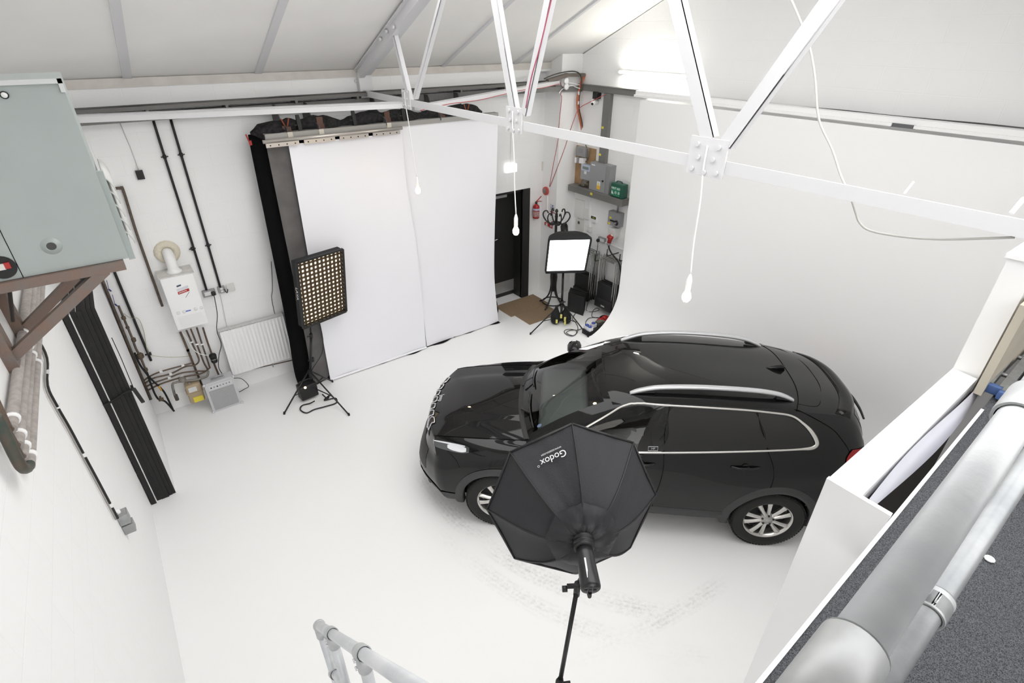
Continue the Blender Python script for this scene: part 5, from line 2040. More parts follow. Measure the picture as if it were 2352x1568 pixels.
b.tube([c + V3((0, -0.01, -0.03)), c + V3((-0.02, -0.02, 0.05))], 0.009, 6)
b.build('handle', mat('clamp_orange_red', (190, 70, 50), 0.5), o)

# ================================================================== door
M_door = mat('black_door', (36, 35, 35), 0.5, noise=0.15, nscale=30)
YD = 7.88
b = MB()
b.box(DX0, YD, 0.01, DX1, YD + 0.045, DZ)
d = struct(b.build('door_1', M_door), 'black door in the back wall with a steel kick plate', 'door')
b = MB()
p, q = oy(1137, 456, YD - 0.03), oy(1163, 449, YD - 0.03)
b.box(p.x, YD - 0.05, q.z - 0.02, q.x, YD, q.z + 0.025)
b.build('door_closer', M_satin, d)
b = MB()
x0, x1 = DX0 + 0.02, oy(1192, 650, YD).x
b.box(x0, YD - 0.004, 0.09, x1, YD, 0.33)
b.build('kick_plate', mat('brushed_steel', (178, 178, 178), 0.4, 0.6), d)
c = oy(1136, 551, YD - 0.03)
b = MB()
b.cyl(c + V3((-0.02, 0.03, 0)), c + V3((-0.02, -0.02, 0)), 0.012, seg=10)
b.tube([c + V3((-0.02, -0.02, 0)), c + V3((0.10, -0.02, 0.012))], 0.010, 8)
b.build('door_handle', M_chrome, d)
c = oy(1133, 577, YD - 0.01)
b = MB()
b.cbox(c, (0.03, 0, 0), (0, 0.012, 0), (0, 0, 0.02))
b.build('red_button', mat('red_button', (200, 40, 70), 0.4), d)
b = MB()
b.box(DX1 - 0.16, 7.63, 0, DX1 - 0.001, YD + 0.05, DZ)
b.box(DX1 - 0.16, 7.60, 0, DX1 - 0.001, 7.66, DZ)
b.build('door_jamb', M_door, d)
b = MB()
b.box(DX0, 7.66, DZ - 0.05, DX1, YD + 0.05, DZ - 0.001)
b.build('door_head', M_door, d)

# ================================================================== things on the back wall and the pier near the door
p, q = oy(1162, 379, 7.57), oy(1187, 394, 7.57)
b = MB()
b.rbox(((p.x + q.x) / 2, 7.585, (p.z + q.z) / 2), (q.x - p.x, 0, 0), (0, 0.06, 0), (0, 0, p.z - q.z), 0.012)
o = tag(b.build('exit_light', mat('lit_white_sign', (255, 255, 255), 0.4, emit=((255, 255, 255), 0.9))), 'glowing white box light above the black door', 'light')
b = MB()
b.bar(oy(1173, 376, 7.61), oy(1174, 300, 7.61), 0.02, 0.012)
b.build('conduit', M_white, o)
p, q = ox(1239, 369, 6.395), ox(1247, 392, 6.395)
b = MB()
b.rbox((6.395, (p.y + q.y) / 2, (p.z + q.z) / 2), (0.025, 0, 0), (0, p.y - q.y, 0), (0, 0, p.z - q.z), 0.006)
o = tag(b.build('wall_switch', mat('old_white', (214, 212, 206), 0.5)), 'off-white switch plate high on the wall left of the pier', 'switch')
for dz in (0.05, -0.05):
    b = MB()
    b.lathe((6.382, (p.y + q.y) / 2, (p.z + q.z) / 2 + dz), (-1, 0, 0), [(0.022, 0), (0.018, 0.005), (0.001, 0.006)], 12)
    b.build('button', M_white, o)

ex = thing('fire_extinguisher', 'red fire extinguisher hanging on the wall right of the door', 'fire extinguisher', oy(1232, 503, 7.66))
bt, tp = oy(1231, 501, 7.685), oy(1232, 470, 7.685)
b = MB()
h_ = tp.z - bt.z
b.lathe(bt, (0, 0, 1), [(0.05, 0), (0.062, 0.01), (0.064, 0.03), (0.064, h_ * 0.86), (0.058, h_ * 0.93), (0.035, h_), (0.02, h_ + 0.02)], 20)
b.build('cylinder', mat('extinguisher_red', (168, 36, 40), 0.3), ex)
b = MB()
b.lathe(bt, (0, 0, 1), [(0.0645, h_ * 0.15), (0.0652, h_ * 0.16), (0.0652, h_ * 0.55), (0.0645, h_ * 0.56)], 20, False, False)
b.build('label', mat('label_red_white', (214, 170, 168), 0.5, noise=0.7, nscale=60), ex)
b = MB()
b.lathe(bt, (0, 0, 1), [(0.0645, h_ * 0.62), (0.0652, h_ * 0.63), (0.0652, h_ * 0.75), (0.0645, h_ * 0.76)], 20, False, False)
b.build('blue_band', mat('band_pale_blue', (190, 200, 226), 0.5), ex)
b = MB()
b.cyl(bt + V3((0, 0, h_ + 0.01)), bt + V3((0, 0, h_ + 0.06)), 0.022, seg=10)
b.build('valve', M_black_metal, ex)
b = MB()
b.tube([bt + V3((0, 0, h_ + 0.06)), bt + V3((0.05, -0.01, h_ + 0.10)), bt + V3((0.10, -0.02, h_ + 0.15))], 0.009, 6)
b.tube([bt + V3((0, 0, h_ + 0.05)), bt + V3((0.06, -0.01, h_ + 0.06)), bt + V3((0.11, -0.02, h_ + 0.05))], 0.008, 6)
b.build('handle', M_red, ex)

XPf = 6.405
c = ox(1255, 438, XPf)
so = thing('alarm_sounder', 'round red alarm sounder on the pier with two red cables', 'alarm', c)
b = MB()
b.lathe(c, (-1, 0, 0), [(0.075, 0), (0.078, 0.02), (0.074, 0.035), (0.055, 0.04)], 24)
b.build('body', mat('alarm_red', (196, 74, 68), 0.4), so)
b = MB()
b.lathe(c + V3((-0.04, 0, 0)), (-1, 0, 0), [(0.052, 0), (0.048, 0.004), (0.012, 0.005), (0.010, 0.008), (0.001, 0.008)], 20)
b.build('grille', mat('alarm_grey', (136, 120, 118), 0.6), so)
b = MB()
b.bar(ox(1257, 450, XPf - 0.01), ox(1256, 508, XPf - 0.01), 0.02, 0.02)
tag(b.build('wall_conduit', M_white), 'thin white conduit from the alarm sounder to the call point', 'conduit')
p, q = ox(1249, 510, XPf - 0.05), ox(1260, 521, XPf - 0.05)
cp = thing('call_point', 'red break-glass call point box low on the pier side', 'call point', (XPf, (p.y + q.y) / 2, q.z))
b = MB()
b.rbox((XPf - 0.018, (p.y + q.y) / 2, (p.z + q.z) / 2), (0.036, 0, 0), (0, p.y - q.y, 0), (0, 0, p.z - q.z), 0.006)
b.build('box', M_red, cp)
b = MB()
b.cbox((XPf - 0.0365, (p.y + q.y) / 2, (p.z + q.z) / 2 - 0.0), (0.003, 0, 0), (0, 0.05, 0), (0, 0, 0.05))
b.build('glass_window', mat('call_white', (226, 214, 212), 0.3), cp)


def wall_sign(name, label, tl, br, xw, m, stuffs, cat='sign'):
    p, q = ox(*tl, xw), ox(*br, xw)
    y0, y1 = max(p.y, q.y), min(p.y, q.y)
    z1, z0 = max(p.z, q.z), min(p.z, q.z)
    b = MB()
    b.box(xw - 0.004, y1, z0, xw, y0, z1)
    o = tag(b.build(name, m), label, cat)
    for nm, (a0, b0, a1, b1), mm in stuffs:
        mb = MB()
        mb.box(xw - 0.0055, y0 + (y1 - y0) * a0, z1 + (z0 - z1) * b1, xw - 0.004, y0 + (y1 - y0) * a1, z1 + (z0 - z1) * b0)
        mb.build(nm, mm, o)
    return o, (y0, y1, z0, z1)


M_paper = mat('sign_white', (226, 228, 232), 0.5)
M_ink = mat('sign_ink', (110, 118, 150), 0.6)
o, ext = wall_sign('fire_notice', 'white fire action notice with blue heading and red foot', (1264, 467), (1275, 491), XPf, M_paper,
                   [('blue_symbol', (0.42, 0.1, 0.62, 0.24), mat('sign_blue', (60, 84, 170), 0.5)), ('red_foot', (0.02, 0.88, 0.98, 0.98), M_red)]
                   + [('text_line', (0.15, 0.34 + 0.09 * k, 0.85 - 0.2 * (k % 2), 0.37 + 0.09 * k), M_ink) for k in range(6)])
o, ext = wall_sign('fire_point_sign', 'small red and white fire symbol sign beside the call point', (1261, 514), (1269, 525), XPf, M_red,
                   [('white_symbol', (0.2, 0.15, 0.8, 0.5), M_paper), ('white_text', (0.15, 0.65, 0.85, 0.75), M_paper)])
# ================================================================== electrical fittings on the right wall
o = thing('ceiling_batten', 'long lit fluorescent tube fitting high on the right wall', 'light', (6.8, 5.8, 4.03))
b = MB()
b.box(6.79, 5.14, 4.03, X_R, 6.44, 4.075)
b.build('housing', M_white, o)
b = MB()
b.cyl((6.775, 5.17, 4.052), (6.775, 6.41, 4.052), 0.019, seg=12)
b.build('tube', mat('lit_tube', (255, 255, 250), 0.4, emit=((255, 254, 244), 80.0)), o)
for y in (5.165, 6.415):
    b = MB()
    b.box(6.76, y - 0.012, 4.03, 6.80, y + 0.012, 4.075)
    b.build('end_cap', M_white, o)

p, q = ox(1338, 194, 6.78), ox(1479, 224, 6.78)
b = MB()
b.box(6.78, q.y, 3.735, X_R, 7.335, 3.825)
b.box(6.76, q.y, 3.825, X_R, 7.335, 3.832)
tag(b.build('cable_trunking', M_tray), 'grey trunking along the right wall up to the white cove', 'trunking')
b = MB()
b.box(6.50, 0.6, 3.775, 6.62, 5.80, 3.85)
o = tag(b.build('lighting_trunking', M_gloss_white), 'long white trunking running above the top of the cove', 'trunking')
b = MB()
b.box(6.47, 0.6, 3.77, 6.50, 2.15, 3.80)
b.box(6.47, 2.35, 3.77, 6.50, 5.80, 3.80)
b.build('lower_lip', M_gloss_white, o)
b = MB()
b.box(6.485, 2.14, 3.765, 6.499, 2.36, 3.80)
b.build('dark_gap', mat('gap_grey', (96, 96, 98), 0.7), o)
random.seed(7)
for k in range(3):
    b = MB()
    pts = [ox(1600 + 110 * j, 222 + 10.6 * j + random.uniform(-1.5, 1.5) + k * 2.0, 6.83) for j in range(8)]
    b.tube(pts, 0.0055, 5, 4)
    tag(b.build('wall_cable', mat('grey_cable', (150, 150, 150), 0.6) if k else mat('dark_cable', (74, 72, 70), 0.6)), ['dark thin cable along the right wall above the cove', 'upper grey thin cable along the right wall above the cove', 'lower grey thin cable along the right wall above the cove'][k], 'cable', 'cables along the right wall')

# vertical trunking
t0, t1 = ox(1394, 218, 6.78), ox(1382, 372, 6.78)
b = MB()
yv = (t0.y + t1.y) / 2
b.box(6.78, yv - 0.075, 2.62, X_R, yv + 0.075, 3.73)
o = tag(b.build('cable_trunking', M_tray), 'vertical grey trunking dropping to the grey fuse cabinet', 'trunking')
for px, py in ((1384, 293), (1378, 355)):
    c = ox(px, py, 6.778)
    b = MB()
    b.cbox(c, (0.003, 0, 0), (0, 0.05, 0), (0, 0, 0.035))
    b.build('warning_label', M_yellow, o)
# camera and black box under the trunking
p, q = ox(1360, 213, 6.74), ox(1371, 225, 6.74)
b = MB()
b.rbox((6.795, (p.y + q.y) / 2, (p.z + q.z) / 2), (0.11, 0, 0), (0, 0.10, 0), (0, 0, 0.11), 0.01)
tag(b.build('sensor', M_black), 'small black box sensor under the grey trunking', 'sensor')
c = ox(1363, 235, 6.76)
o = thing('security_camera', 'white dome security camera on the right wall', 'camera', c)
b = MB()
b.sphere(c, 0.052, 16, 10)
b.cyl(c, c + V3((0.09, 0, 0.0)), 0.04, seg=14)
b.build('dome', M_gloss_white, o)
b = MB()
dn = V3((-0.75, -0.35, -0.35)).normalized()
b.cyl(c + dn * 0.045, c + dn * 0.056, 0.02, seg=12)
b.build('lens', M_black, o)

# wood backboard with meters
p, q = ox(1321, 336, 6.84), ox(1364, 421, 6.84)
BY0, BY1 = ox(1318, 400, 6.83).y, ox(1364, 400, 6.83).y
b = MB()
b.box(6.825, BY1, 2.08, X_R, min(BY0, 7.335), 2.84)
tag(b.build('meter_board', mat('plywood', (176, 142, 104), 0.7, noise=0.25, nscale=8)), 'brown wooden backboard behind the electricity meters', 'board')
o = MB()
p, q = bbox_x(o, (1324, 336), (1344, 362), 6.74, 0.085)
o = tag(o.build('meter_cabinet', M_greysteel), 'grey supply box at the top of the brown meter board', 'box')
b = MB()
b.box(6.738, (p.y + q.y) / 2 - 0.05, q.z + 0.06, 6.741, (p.y + q.y) / 2 + 0.06, p.z - 0.02)
b.build('cover_seam', mat('cover_grey', (140, 141, 142), 0.5), o)
fu = thing('fuse_carrier', 'row of white fuse carriers below the grey supply box', 'fuse', ox(1333, 372, 6.75))
for k in range(4):
    c = ox(1325.5 + 5.2 * k, 367 + 0.6 * k, 6.77)
    b = MB()
    b.cbox(c, (0.08, 0, 0), (0, 0.045, 0), (0, 0, 0.09))
    b.build('carrier', M_white if k != 1 else M_greysteel, fu)
m_ = MB()
p, q = bbox_x(m_, (1335, 374), (1354.5, 416), 6.74, 0.085)
me_ = tag(m_.build('electricity_meter', mat('meter_grey', (158, 160, 163), 0.5)), 'grey electricity meter with a pale blue upper half', 'meter')
b = MB()
b.box(6.736, q.y + 0.01, (p.z + q.z) / 2 + 0.02, 6.741, p.y - 0.01, p.z - 0.01)
b.build('display_half', mat('meter_blue_grey', (186, 196, 212), 0.4), me_)
b = MB()
b.box(6.733, q.y + 0.05, p.z - 0.09, 6.737, p.y - 0.05, p.z - 0.045)
b.build('display', mat('lcd_green_grey', (122, 136, 130), 0.3), me_)
b = MB()
b.box(6.736, (p.y + q.y) / 2 - 0.03, q.z + 0.1, 6.741, (p.y + q.y) / 2 + 0.03, q.z + 0.15)
b.build('label', M_paper, me_)
for k in range(5):
    b = MB()
    y0 = ox(1340 + 3 * k, 416, 6.77).y
    pts = [V3((6.77, y0, q.z)), V3((6.74 - 0.01 * k, y0 + 0.02, q.z - 0.05)), ox(1334 + 4 * k, 421 + 2.2 * (k % 3), 6.70), ox(1330 + 2 * k, 424 + k, 6.74)]
    b.tube(pts, 0.011, 6, 5)
    tag(b.build('meter_tail', mat('meter_tail_grey', (112, 108, 98), 0.5)), 'grey cable looping out below the electricity meter', 'cable', 'looped grey cables below the meter')
b = MB()
b.tube([ox(1345, 333, 6.80), ox(1350, 345, 6.78), ox(1351, 362, 6.78), ox(1344, 373, 6.79)], 0.010, 6, 5)
tag(b.build('meter_tail', mat('meter_tail_grey', (112, 108, 98), 0.5)), 'dark cable curving round the right of the grey supply box', 'cable')

# grey fuse cabinet
XC = 6.71
CYa, CYb = (ox(1356, 371, XC).y + ox(1353, 432, XC).y) / 2, (ox(1402, 382, XC).y + ox(1397, 448, XC).y) / 2
CZa, CZb = (ox(1356, 371, XC).z + ox(1402, 382, XC).z) / 2, (ox(1353, 433, XC).z + ox(1396, 449, XC).z) / 2
cab = thing('fuse_cabinet', 'grey metal fuse cabinet with a yellow warning label', 'cabinet', (6.78, (CYa + CYb) / 2, CZb))
YSP = CYb + 0.0
b = MB()
b.box(XC, CYb, CZb, X_R, CYa, CZa)
b.build('body', M_greysteel, cab)
b = MB()
b.box(XC - 0.008, CYb + 0.09, CZb + 0.01, XC, CYa - 0.01, CZa - 0.012)
dr = b.build('door', mat('cabinet_door_grey', (158, 159, 161), 0.45, 0.2), cab)
b = MB()
c = V3((XC - 0.008, CYb + 0.14, (CZa + CZb) / 2 - 0.03))
b.cyl(c, c + V3((-0.014, 0, 0)), 0.016, seg=12)
b.build('lock', M_black_metal, dr)
b = MB()
yc = CYa - 0.24
b.box(XC - 0.011, yc - 0.04, CZb + 0.05, XC - 0.008, yc + 0.04, CZb + 0.11)
w_ = b.build('warning_label', mat('label_orange', (236, 190, 70), 0.5), dr)
b = MB()
b.prism([(XC - 0.011, yc - 0.04, CZb + 0.112), (XC - 0.011, yc + 0.04, CZb + 0.112), (XC - 0.011, yc + 0.04, CZb + 0.18), (XC - 0.011, yc - 0.04, CZb + 0.18)], (0.003, 0, 0))
b.build('label_white', M_paper, w_)
b = MB()
b.prism([(XC - 0.013, yc - 0.025, CZb + 0.12), (XC - 0.013, yc + 0.025, CZb + 0.12), (XC - 0.013, yc, CZb + 0.168)], (0.002, 0, 0))
b.build('label_triangle', M_yellow, w_)
b = MB()
b.box(XC - 0.011, CYa - 0.12, CZa - 0.05, XC - 0.008, CYa - 0.04, CZa - 0.03)
b.build('maker_plate', M_paper, dr)

# trunking shelf, first aid case, isolator
sp, sq = ox(1305.5, 423, 6.64), ox(1429, 461, 6.64)
SZ1 = (sp.z + sq.z) / 2
SZ0 = ox(1305.5, 437, 6.64).z
b = MB()
b.box(6.64, sq.y, SZ0, X_R, min(sp.y, 7.335), SZ1)
b.box(6.633, sq.y, SZ1 - 0.006, X_R, min(sp.y, 7.335), SZ1 + 0.001)
o = tag(b.build('trunking_shelf', M_tray), 'deep grey trunking shelf below the meters and fuse cabinet', 'trunking')
c = ox(1358, 445, 6.638)
b = MB()
b.cbox(c, (0.003, 0, 0), (0, 0.055, 0), (0, 0, 0.04))
b.build('warning_label', M_yellow, o)
f0, f1 = ox(1402, 430, 6.665), ox(1428, 452, 6.665)
fa = thing('first_aid_case', 'green first aid case standing on the trunking shelf', 'first aid kit', (6.73, (f0.y + f1.y) / 2, SZ1))
fy0, fy1 = min(f0.y, CYb - 0.005), f1.y
fz0, fz1 = SZ1 + 0.002, SZ1 + 0.235
M_green = mat('first_aid_green', (32, 84, 68), 0.4)
b = MB()
b.rbox((6.735, (fy0 + fy1) / 2, (fz0 + fz1) / 2), (0.13, 0, 0), (0, fy0 - fy1, 0), (0, 0, fz1 - fz0), 0.015)
b.build('case', M_green, fa)
b = MB()
b.tube([(6.735, fy0 - 0.07, fz1 - 0.005), (6.735, fy0 - 0.08, fz1 + 0.025), (6.735, fy1 + 0.09, fz1 + 0.025), (6.735, fy1 + 0.08, fz1 - 0.005)], 0.008, 8, 3)
b.build('carry_handle', mat('dark_green', (24, 58, 50), 0.4), fa)
b = MB()
b.box(6.668, fy1 + 0.055, fz0 + 0.03, 6.67, fy0 - 0.02, fz1 - 0.055)
b.build('label', mat('first_aid_label_green', (52, 128, 96), 0.4), fa)
text('lettering', 'FIRST AID', 0.046, (6.667, (fy0 + fy1) / 2 + 0.015, fz0 + 0.150), (0, -1, 0), (0, 0, 1), M_paper, fa, 0.002)
for k in range(3):
    c = V3((6.667, fy0 - 0.055 - 0.07 * k, fz0 + 0.085))
    b = MB()
    if k == 0:
        b.prism([c + V3((0, 0.025, -0.03)), c + V3((0, -0.025, -0.03)), c + V3((0, 0.02, 0.03))], (0.002, 0, 0))
    else:
        b.lathe(c, (-1, 0, 0), [(0.020, 0), (0.020, 0.001), (0.011, 0.001), (0.011, 0)], 16, False, False)
    b.build('symbol', M_paper, fa)
XI = 6.735
iy0, iy1 = (ox(1397, 483, XI).y + ox(1396, 514, XI).y) / 2, (ox(1423, 491, XI).y + ox(1421, 523, XI).y) / 2
iz1, iz0 = ox(1397, 483, XI).z, ox(1396, 515, XI).z
iso = thing('isolator', 'grey isolator box with a black rotary switch under the shelf', 'switch', (6.75, (iy0 + iy1) / 2, iz0))
b = MB()
b.box(XI + 0.01, iy1, iz0, X_R, iy0, iz1)
b.build('box', M_greysteel, iso)
b = MB()
b.box(XI, iy1 + 0.002, iz0 + 0.002, XI + 0.01, iy0 - 0.002, iz1 - 0.002)
b.build('cover', mat('cabinet_door_grey', (158, 159, 161), 0.45, 0.2), iso)
c = V3((XI, iy1 + 0.055, iz0 + 0.075))
b = MB()
b.lathe(c, (-1, 0, 0), [(0.045, 0), (0.042, 0.012), (0.028, 0.014), (0.024, 0.03), (0.001, 0.031)], 20)
b.cbox(c + V3((-0.02, 0.06, 0.02)), (0.014, 0, 0), (0, 0.14, -0.0), (0, 0, 0.022))
b.build('rotary_switch', M_black, iso)
b = MB()
b.cyl(c + V3((-0.03, 0, 0)), c + V3((-0.033, 0, 0)), 0.018, seg=14)
b.build('switch_centre', M_satin, iso)
for y_, z_ in ((iy0 - 0.06, iz1 - 0.11), (iy0 - 0.04, iz0 + 0.03)):
    b = MB()
    b.cbox((XI - 0.001, y_, z_), (0.002, 0, 0), (0, 0.05, 0), (0, 0, 0.035))
    b.build('warning_label', M_yellow, iso)
b = MB()
b.cyl((6.79, iy1 + 0.11, iz1), (6.79, iy1 + 0.11, SZ0), 0.016, seg=10)
b.build('conduit', M_galv, iso)
# red three-phase socket below the isolator
c = ox(1410, 535, 6.76)
ce = thing('power_socket', 'white wall socket with a red plug and thick black cable', 'socket', c)
b = MB()
b.loft([[c + V3((dx, dy, dz)) for dx, dy, dz in ((-0.05, 0.06, z_), (-0.05, -0.06, z_), (0.09, -0.06, z_), (0.09, 0.06, z_))] for z_ in (-0.07, 0.09)], True, True, True, False)
b.lathe(c + V3((0.0, 0, -0.05)), (-0.55, 0.25, -0.8), [(0.06, -0.02), (0.062, 0.05), (0.05, 0.07)], 16)
b.build('socket_body', mat('socket_white2', (224, 224, 222), 0.4), ce)
c2, c3 = ox(1403, 543, 6.68), ox(1399, 557, 6.68)
b = MB()
b.lathe(c2, c3 - c2, [(0.05, -0.01), (0.052, 0.02), (0.04, 0.05), (0.036, (c3 - c2).length)], 16)
b.sphere(c2 + V3((-0.01, 0.045, -0.02)), 0.03, 10, 8)
b.build('red_plug', M_red, ce)
c4 = ox(1398, 561, 6.68)
b = MB()
b.lathe(c3, c4 - c3, [(0.037, 0), (0.037, 0.03), (0.025, 0.05)], 14)
b.build('grey_collar', M_greysteel, ce)
b = MB()
b.tube([c4] + [ox(px, py, xq) for px, py, xq in ((1399, 570, 6.68), (1405, 582, 6.66), (1415, 594, 6.58), (1422, 604, 6.54), (1425, 620, 6.53), (1424, 645, 6.53), (1421, 670, 6.53), (1419, 690, 6.53))], 0.014, 8, 5)
b.build('cable', M_black, ce)

# double socket with plug, conduits, thermostat, cover plates
d0, d1 = ox(1373, 549, 6.80), ox(1388, 558, 6.80)
o = thing('double_socket', 'grey double socket with a black plug above the folded chairs', 'socket', d1)
b = MB()
b.rbox((6.825, (d0.y + d1.y) / 2, (d0.z + d1.z) / 2 + 0.02), (0.05, 0, 0), (0, abs(d0.y - d1.y), 0), (0, 0, 0.085), 0.006)
b.build('box', M_greysteel, o)
b = MB()
b.cbox((6.798, (d0.y + d1.y) / 2 - 0.02, (d0.z + d1.z) / 2 + 0.02), (0.004, 0, 0), (0, 0.10, 0), (0, 0, 0.055))
b.build('faceplate', M_paper, o)
c = ox(1373.5, 552, 6.775)
pg = MB()
pg.sphere(c, 0.034, 12, 8)
pg = tag(pg.build('plug', M_black), 'round black plug in the grey double socket on the right wall', 'plug')
b = MB()
b.tube([c, ox(1373, 562, 6.74), ox(1369, 590, 6.70), ox(1364, 620, 6.62), ox(1360, 650, 6.55), ox(1352, 690, 6.48), oz(1347, 712, 0.012), oz(1358, 716, 0.008), oz(1376, 712, 0.008), oz(1371, 707, 0.008), oz(1362, 714, 0.008), oz(1360, 727, 0.008), oz(1375, 729, 0.008)], 0.006, 6, 6)
b.build('cable', M_black, pg)
b = MB()
b.bar(ox(1388, 556, 6.83), ox(1396, 558, 6.83), 0.03, 0.02)
b.bar(ox(1388, 556, 6.84), ox(1437, 576, 6.84), 0.02, 0.012)
tag(b.build('wall_conduit', M_white), 'white conduit running right from the grey double socket', 'conduit')
b = MB()
b.bar(ox(1355, 450, 6.835), ox(1354.5, 523, 6.835), 0.028, 0.028)
tag(b.build('wall_conduit', M_white), 'white vertical conduit dropping from the trunking shelf', 'conduit')
c = ox(1354.5, 527, 6.82)
b = MB()
b.rbox(c, (0.06, 0, 0), (0, 0.075, 0), (0, 0, 0.09), 0.006)
tag(b.build('wall_switch', mat('plate_white', (218, 217, 214), 0.4)), 'white switch box at the foot of the vertical conduit', 'switch')
c = ox(1364, 501, 6.82)
o = MB()
o.rbox(c + V3((0.01, 0, -0.02)), (0.04, 0, 0), (0, 0.13, 0), (0, 0, 0.11), 0.006)
o = tag(o.build('timer', M_white), 'white wall timer with a black and green display strip', 'timer')
b = MB()
b.cbox(c + V3((-0.012, 0, 0.012)), (0.004, 0, 0), (0, 0.12, 0), (0, 0, 0.045))
b.build('display_strip', M_black, o)
b = MB()
b.cbox(c + V3((-0.015, -0.01, 0.012)), (0.003, 0, 0), (0, 0.06, 0), (0, 0, 0.018))
b.build('display', mat('display_green', (160, 180, 60), 0.4), o)
p, q = ox(1307, 458, 6.83), ox(1340, 497, 6.83)
b = MB()
b.rbox((6.838, (min(p.y, 7.3) + q.y) / 2, (p.z + q.z) / 2), (0.024, 0, 0), (0, min(p.y, 7.3) - q.y, 0), (0, 0, abs(p.z - q.z) + 0.12), 0.01)
tag(b.build('cover_plate', mat('cover_white', (228, 227, 224), 0.55)), 'large white cover plate behind the coat stand hooks', 'plate')
p, q = ox(1341, 481, 6.83), ox(1351, 502, 6.83)
b = MB()
b.rbox((6.838, (p.y + q.y) / 2, (p.z + q.z) / 2), (0.024, 0, 0), (0, abs(p.y - q.y) + 0.03, 0), (0, 0, abs(p.z - q.z) + 0.05), 0.006)
tag(b.build('cover_plate', mat('cover_white', (228, 227, 224), 0.55)), 'small white cover plate left of the vertical conduit', 'plate')

# ================================================================== folding chairs hung on wall hooks
M_tubes = mat('chair_chrome', (190, 190, 188), 0.25, 0.85)


def folding_chair(loc, label, group):
    """Hangs flat: frame loop on top, black seat and back below. Local x out from the wall (towards -x world), y along the wall."""
    t = thing('folding_chair', label, 'chair', loc, 0, group)
    w = 0.215
    b = MB()
    b.tube([(0, w, -0.88), (0, w, -0.06), (0, w - 0.05, 0.0), (0, -w + 0.05, 0.0), (0, -w, -0.06), (0, -w, -0.88)], 0.011, 8, 4)
    b.build('frame', M_tubes, t, True)
    b = MB()
    b.tube([(-0.016, w - 0.03, -0.78), (-0.016, w - 0.03, -0.05), (-0.016, w - 0.07, -0.02), (-0.016, -w + 0.07, -0.02), (-0.016, -w + 0.03, -0.05), (-0.016, -w + 0.03, -0.78)], 0.010, 8, 4)
    b.build('rear_frame', M_tubes, t, True)
    b = MB()
    b.rbox((-0.014, 0, -0.62), (0.022, 0, 0), (0, 0.39, 0), (0, 0, 0.31), 0.008)
    b.build('seat', mat('chair_black_plastic', (36, 36, 37), 0.6, bump=0.1, bscale=120), t, True)
    b = MB()
    b.rbox((-0.030, 0.0, -0.865), (0.020, 0, 0), (0, 0.43, 0), (0, 0, 0.19), 0.008)
    bk = b.build('backrest', mat('chair_black_plastic', (36, 36, 37), 0.6, bump=0.1, bscale=120), t, True)
    b = MB()
    b.cbox((-0.0415, 0.0, -0.90), (0.002, 0, 0), (0, 0.09, 0), (0, 0, 0.028))
    b.build('label_plate', mat('label_grey', (176, 176, 178), 0.5), bk, True)
    for s in (1, -1):
        b = MB()
        b.cyl((0, s * w, -0.88), (0, s * w, -0.93), 0.015, seg=8)
        b.build('rubber_foot', M_rubber, t, True)
    return t


ch0 = None
for st, (yc, zt_, nm) in enumerate(((6.74, 1.08, 'far'), (6.135, 1.09, 'near'))):
    for k in range(4):
        loc = (6.80 - 0.056 * k, yc + 0.006 * ((k * 7) % 3 - 1), zt_ + 0.006 * (k % 2))
        lab = [['folded black chair against the wall in the stack beside the coat stand', 'second folded chair from the wall in the stack beside the coat stand', 'third folded chair from the wall in the stack beside the coat stand', 'outermost folded chair of the stack beside the coat stand'],
               ['folded black chair against the wall in the stack next to the cove', 'second folded chair from the wall in the stack next to the cove', 'third folded chair from the wall in the stack next to the cove', 'outermost folded chair of the stack next to the cove']][st][k]
        g = 'folded chairs hanging on the right wall'
        if ch0 is None:
            ch0 = folding_chair(loc, lab, g)
        else:
            copy_tree(ch0, loc, lab, g)
hooks = [((1367, 575), (1366, 600)), ((1395.5, 570), (1394, 588)), ((1424, 582), (1423, 600))]
for k, ((ax_, ay_), (bx_, by_)) in enumerate(hooks):
    p, q = ox(ax_, ay_, 6.56), ox(bx_, by_, 6.56)
    base = V3((X_R, q.y, q.z))
    b = MB()
    b.tube([base, V3((6.60, q.y, q.z)), V3((6.56, q.y, q.z + 0.02)), V3((6.56, q.y, q.z + 0.13))], 0.009, 8, 3)
    tag(b.build('wall_hook', M_black), ['black hook bar above the chair stack by the coat stand', 'black hook bar above the left half of the cove-side chairs', 'black hook bar above the right half of the cove-side chairs'][k], 'hook', 'black hooks carrying the chairs')
for k in range(4):
    p0 = oz((1303, 1323, 1331, 1338)[k], (713, 718, 715, 711)[k])
    if k == 0:
        pa_, pb_ = oz(1302.5, 712.5), oz(1321, 719)
        d_ = pb_ - pa_
        wv = d_.normalized() * 0.36
        nv = V3((0.55, 0.45, 0)).normalized()
    o_ = pa_ + nv * 0.075 * k + V3((0.0, 0.0, 0))
    b = MB()
    b.prism([o_, o_ + nv * 0.02, o_ + nv * 0.05 + V3((0, 0, 0.36)), o_ + nv * 0.03 + V3((0, 0, 0.36))], wv)
    tag(b.build('folded_panel', mat('chair_black_plastic', (36, 36, 37), 0.6)), ['black panel leaning at the front of the four below the chairs', 'second black leaning panel of four below the hanging chairs', 'third black leaning panel of four below the hanging chairs', 'rearmost black leaning panel of four below the hanging chairs'][k], 'panel', 'black panels leaning by the chairs')

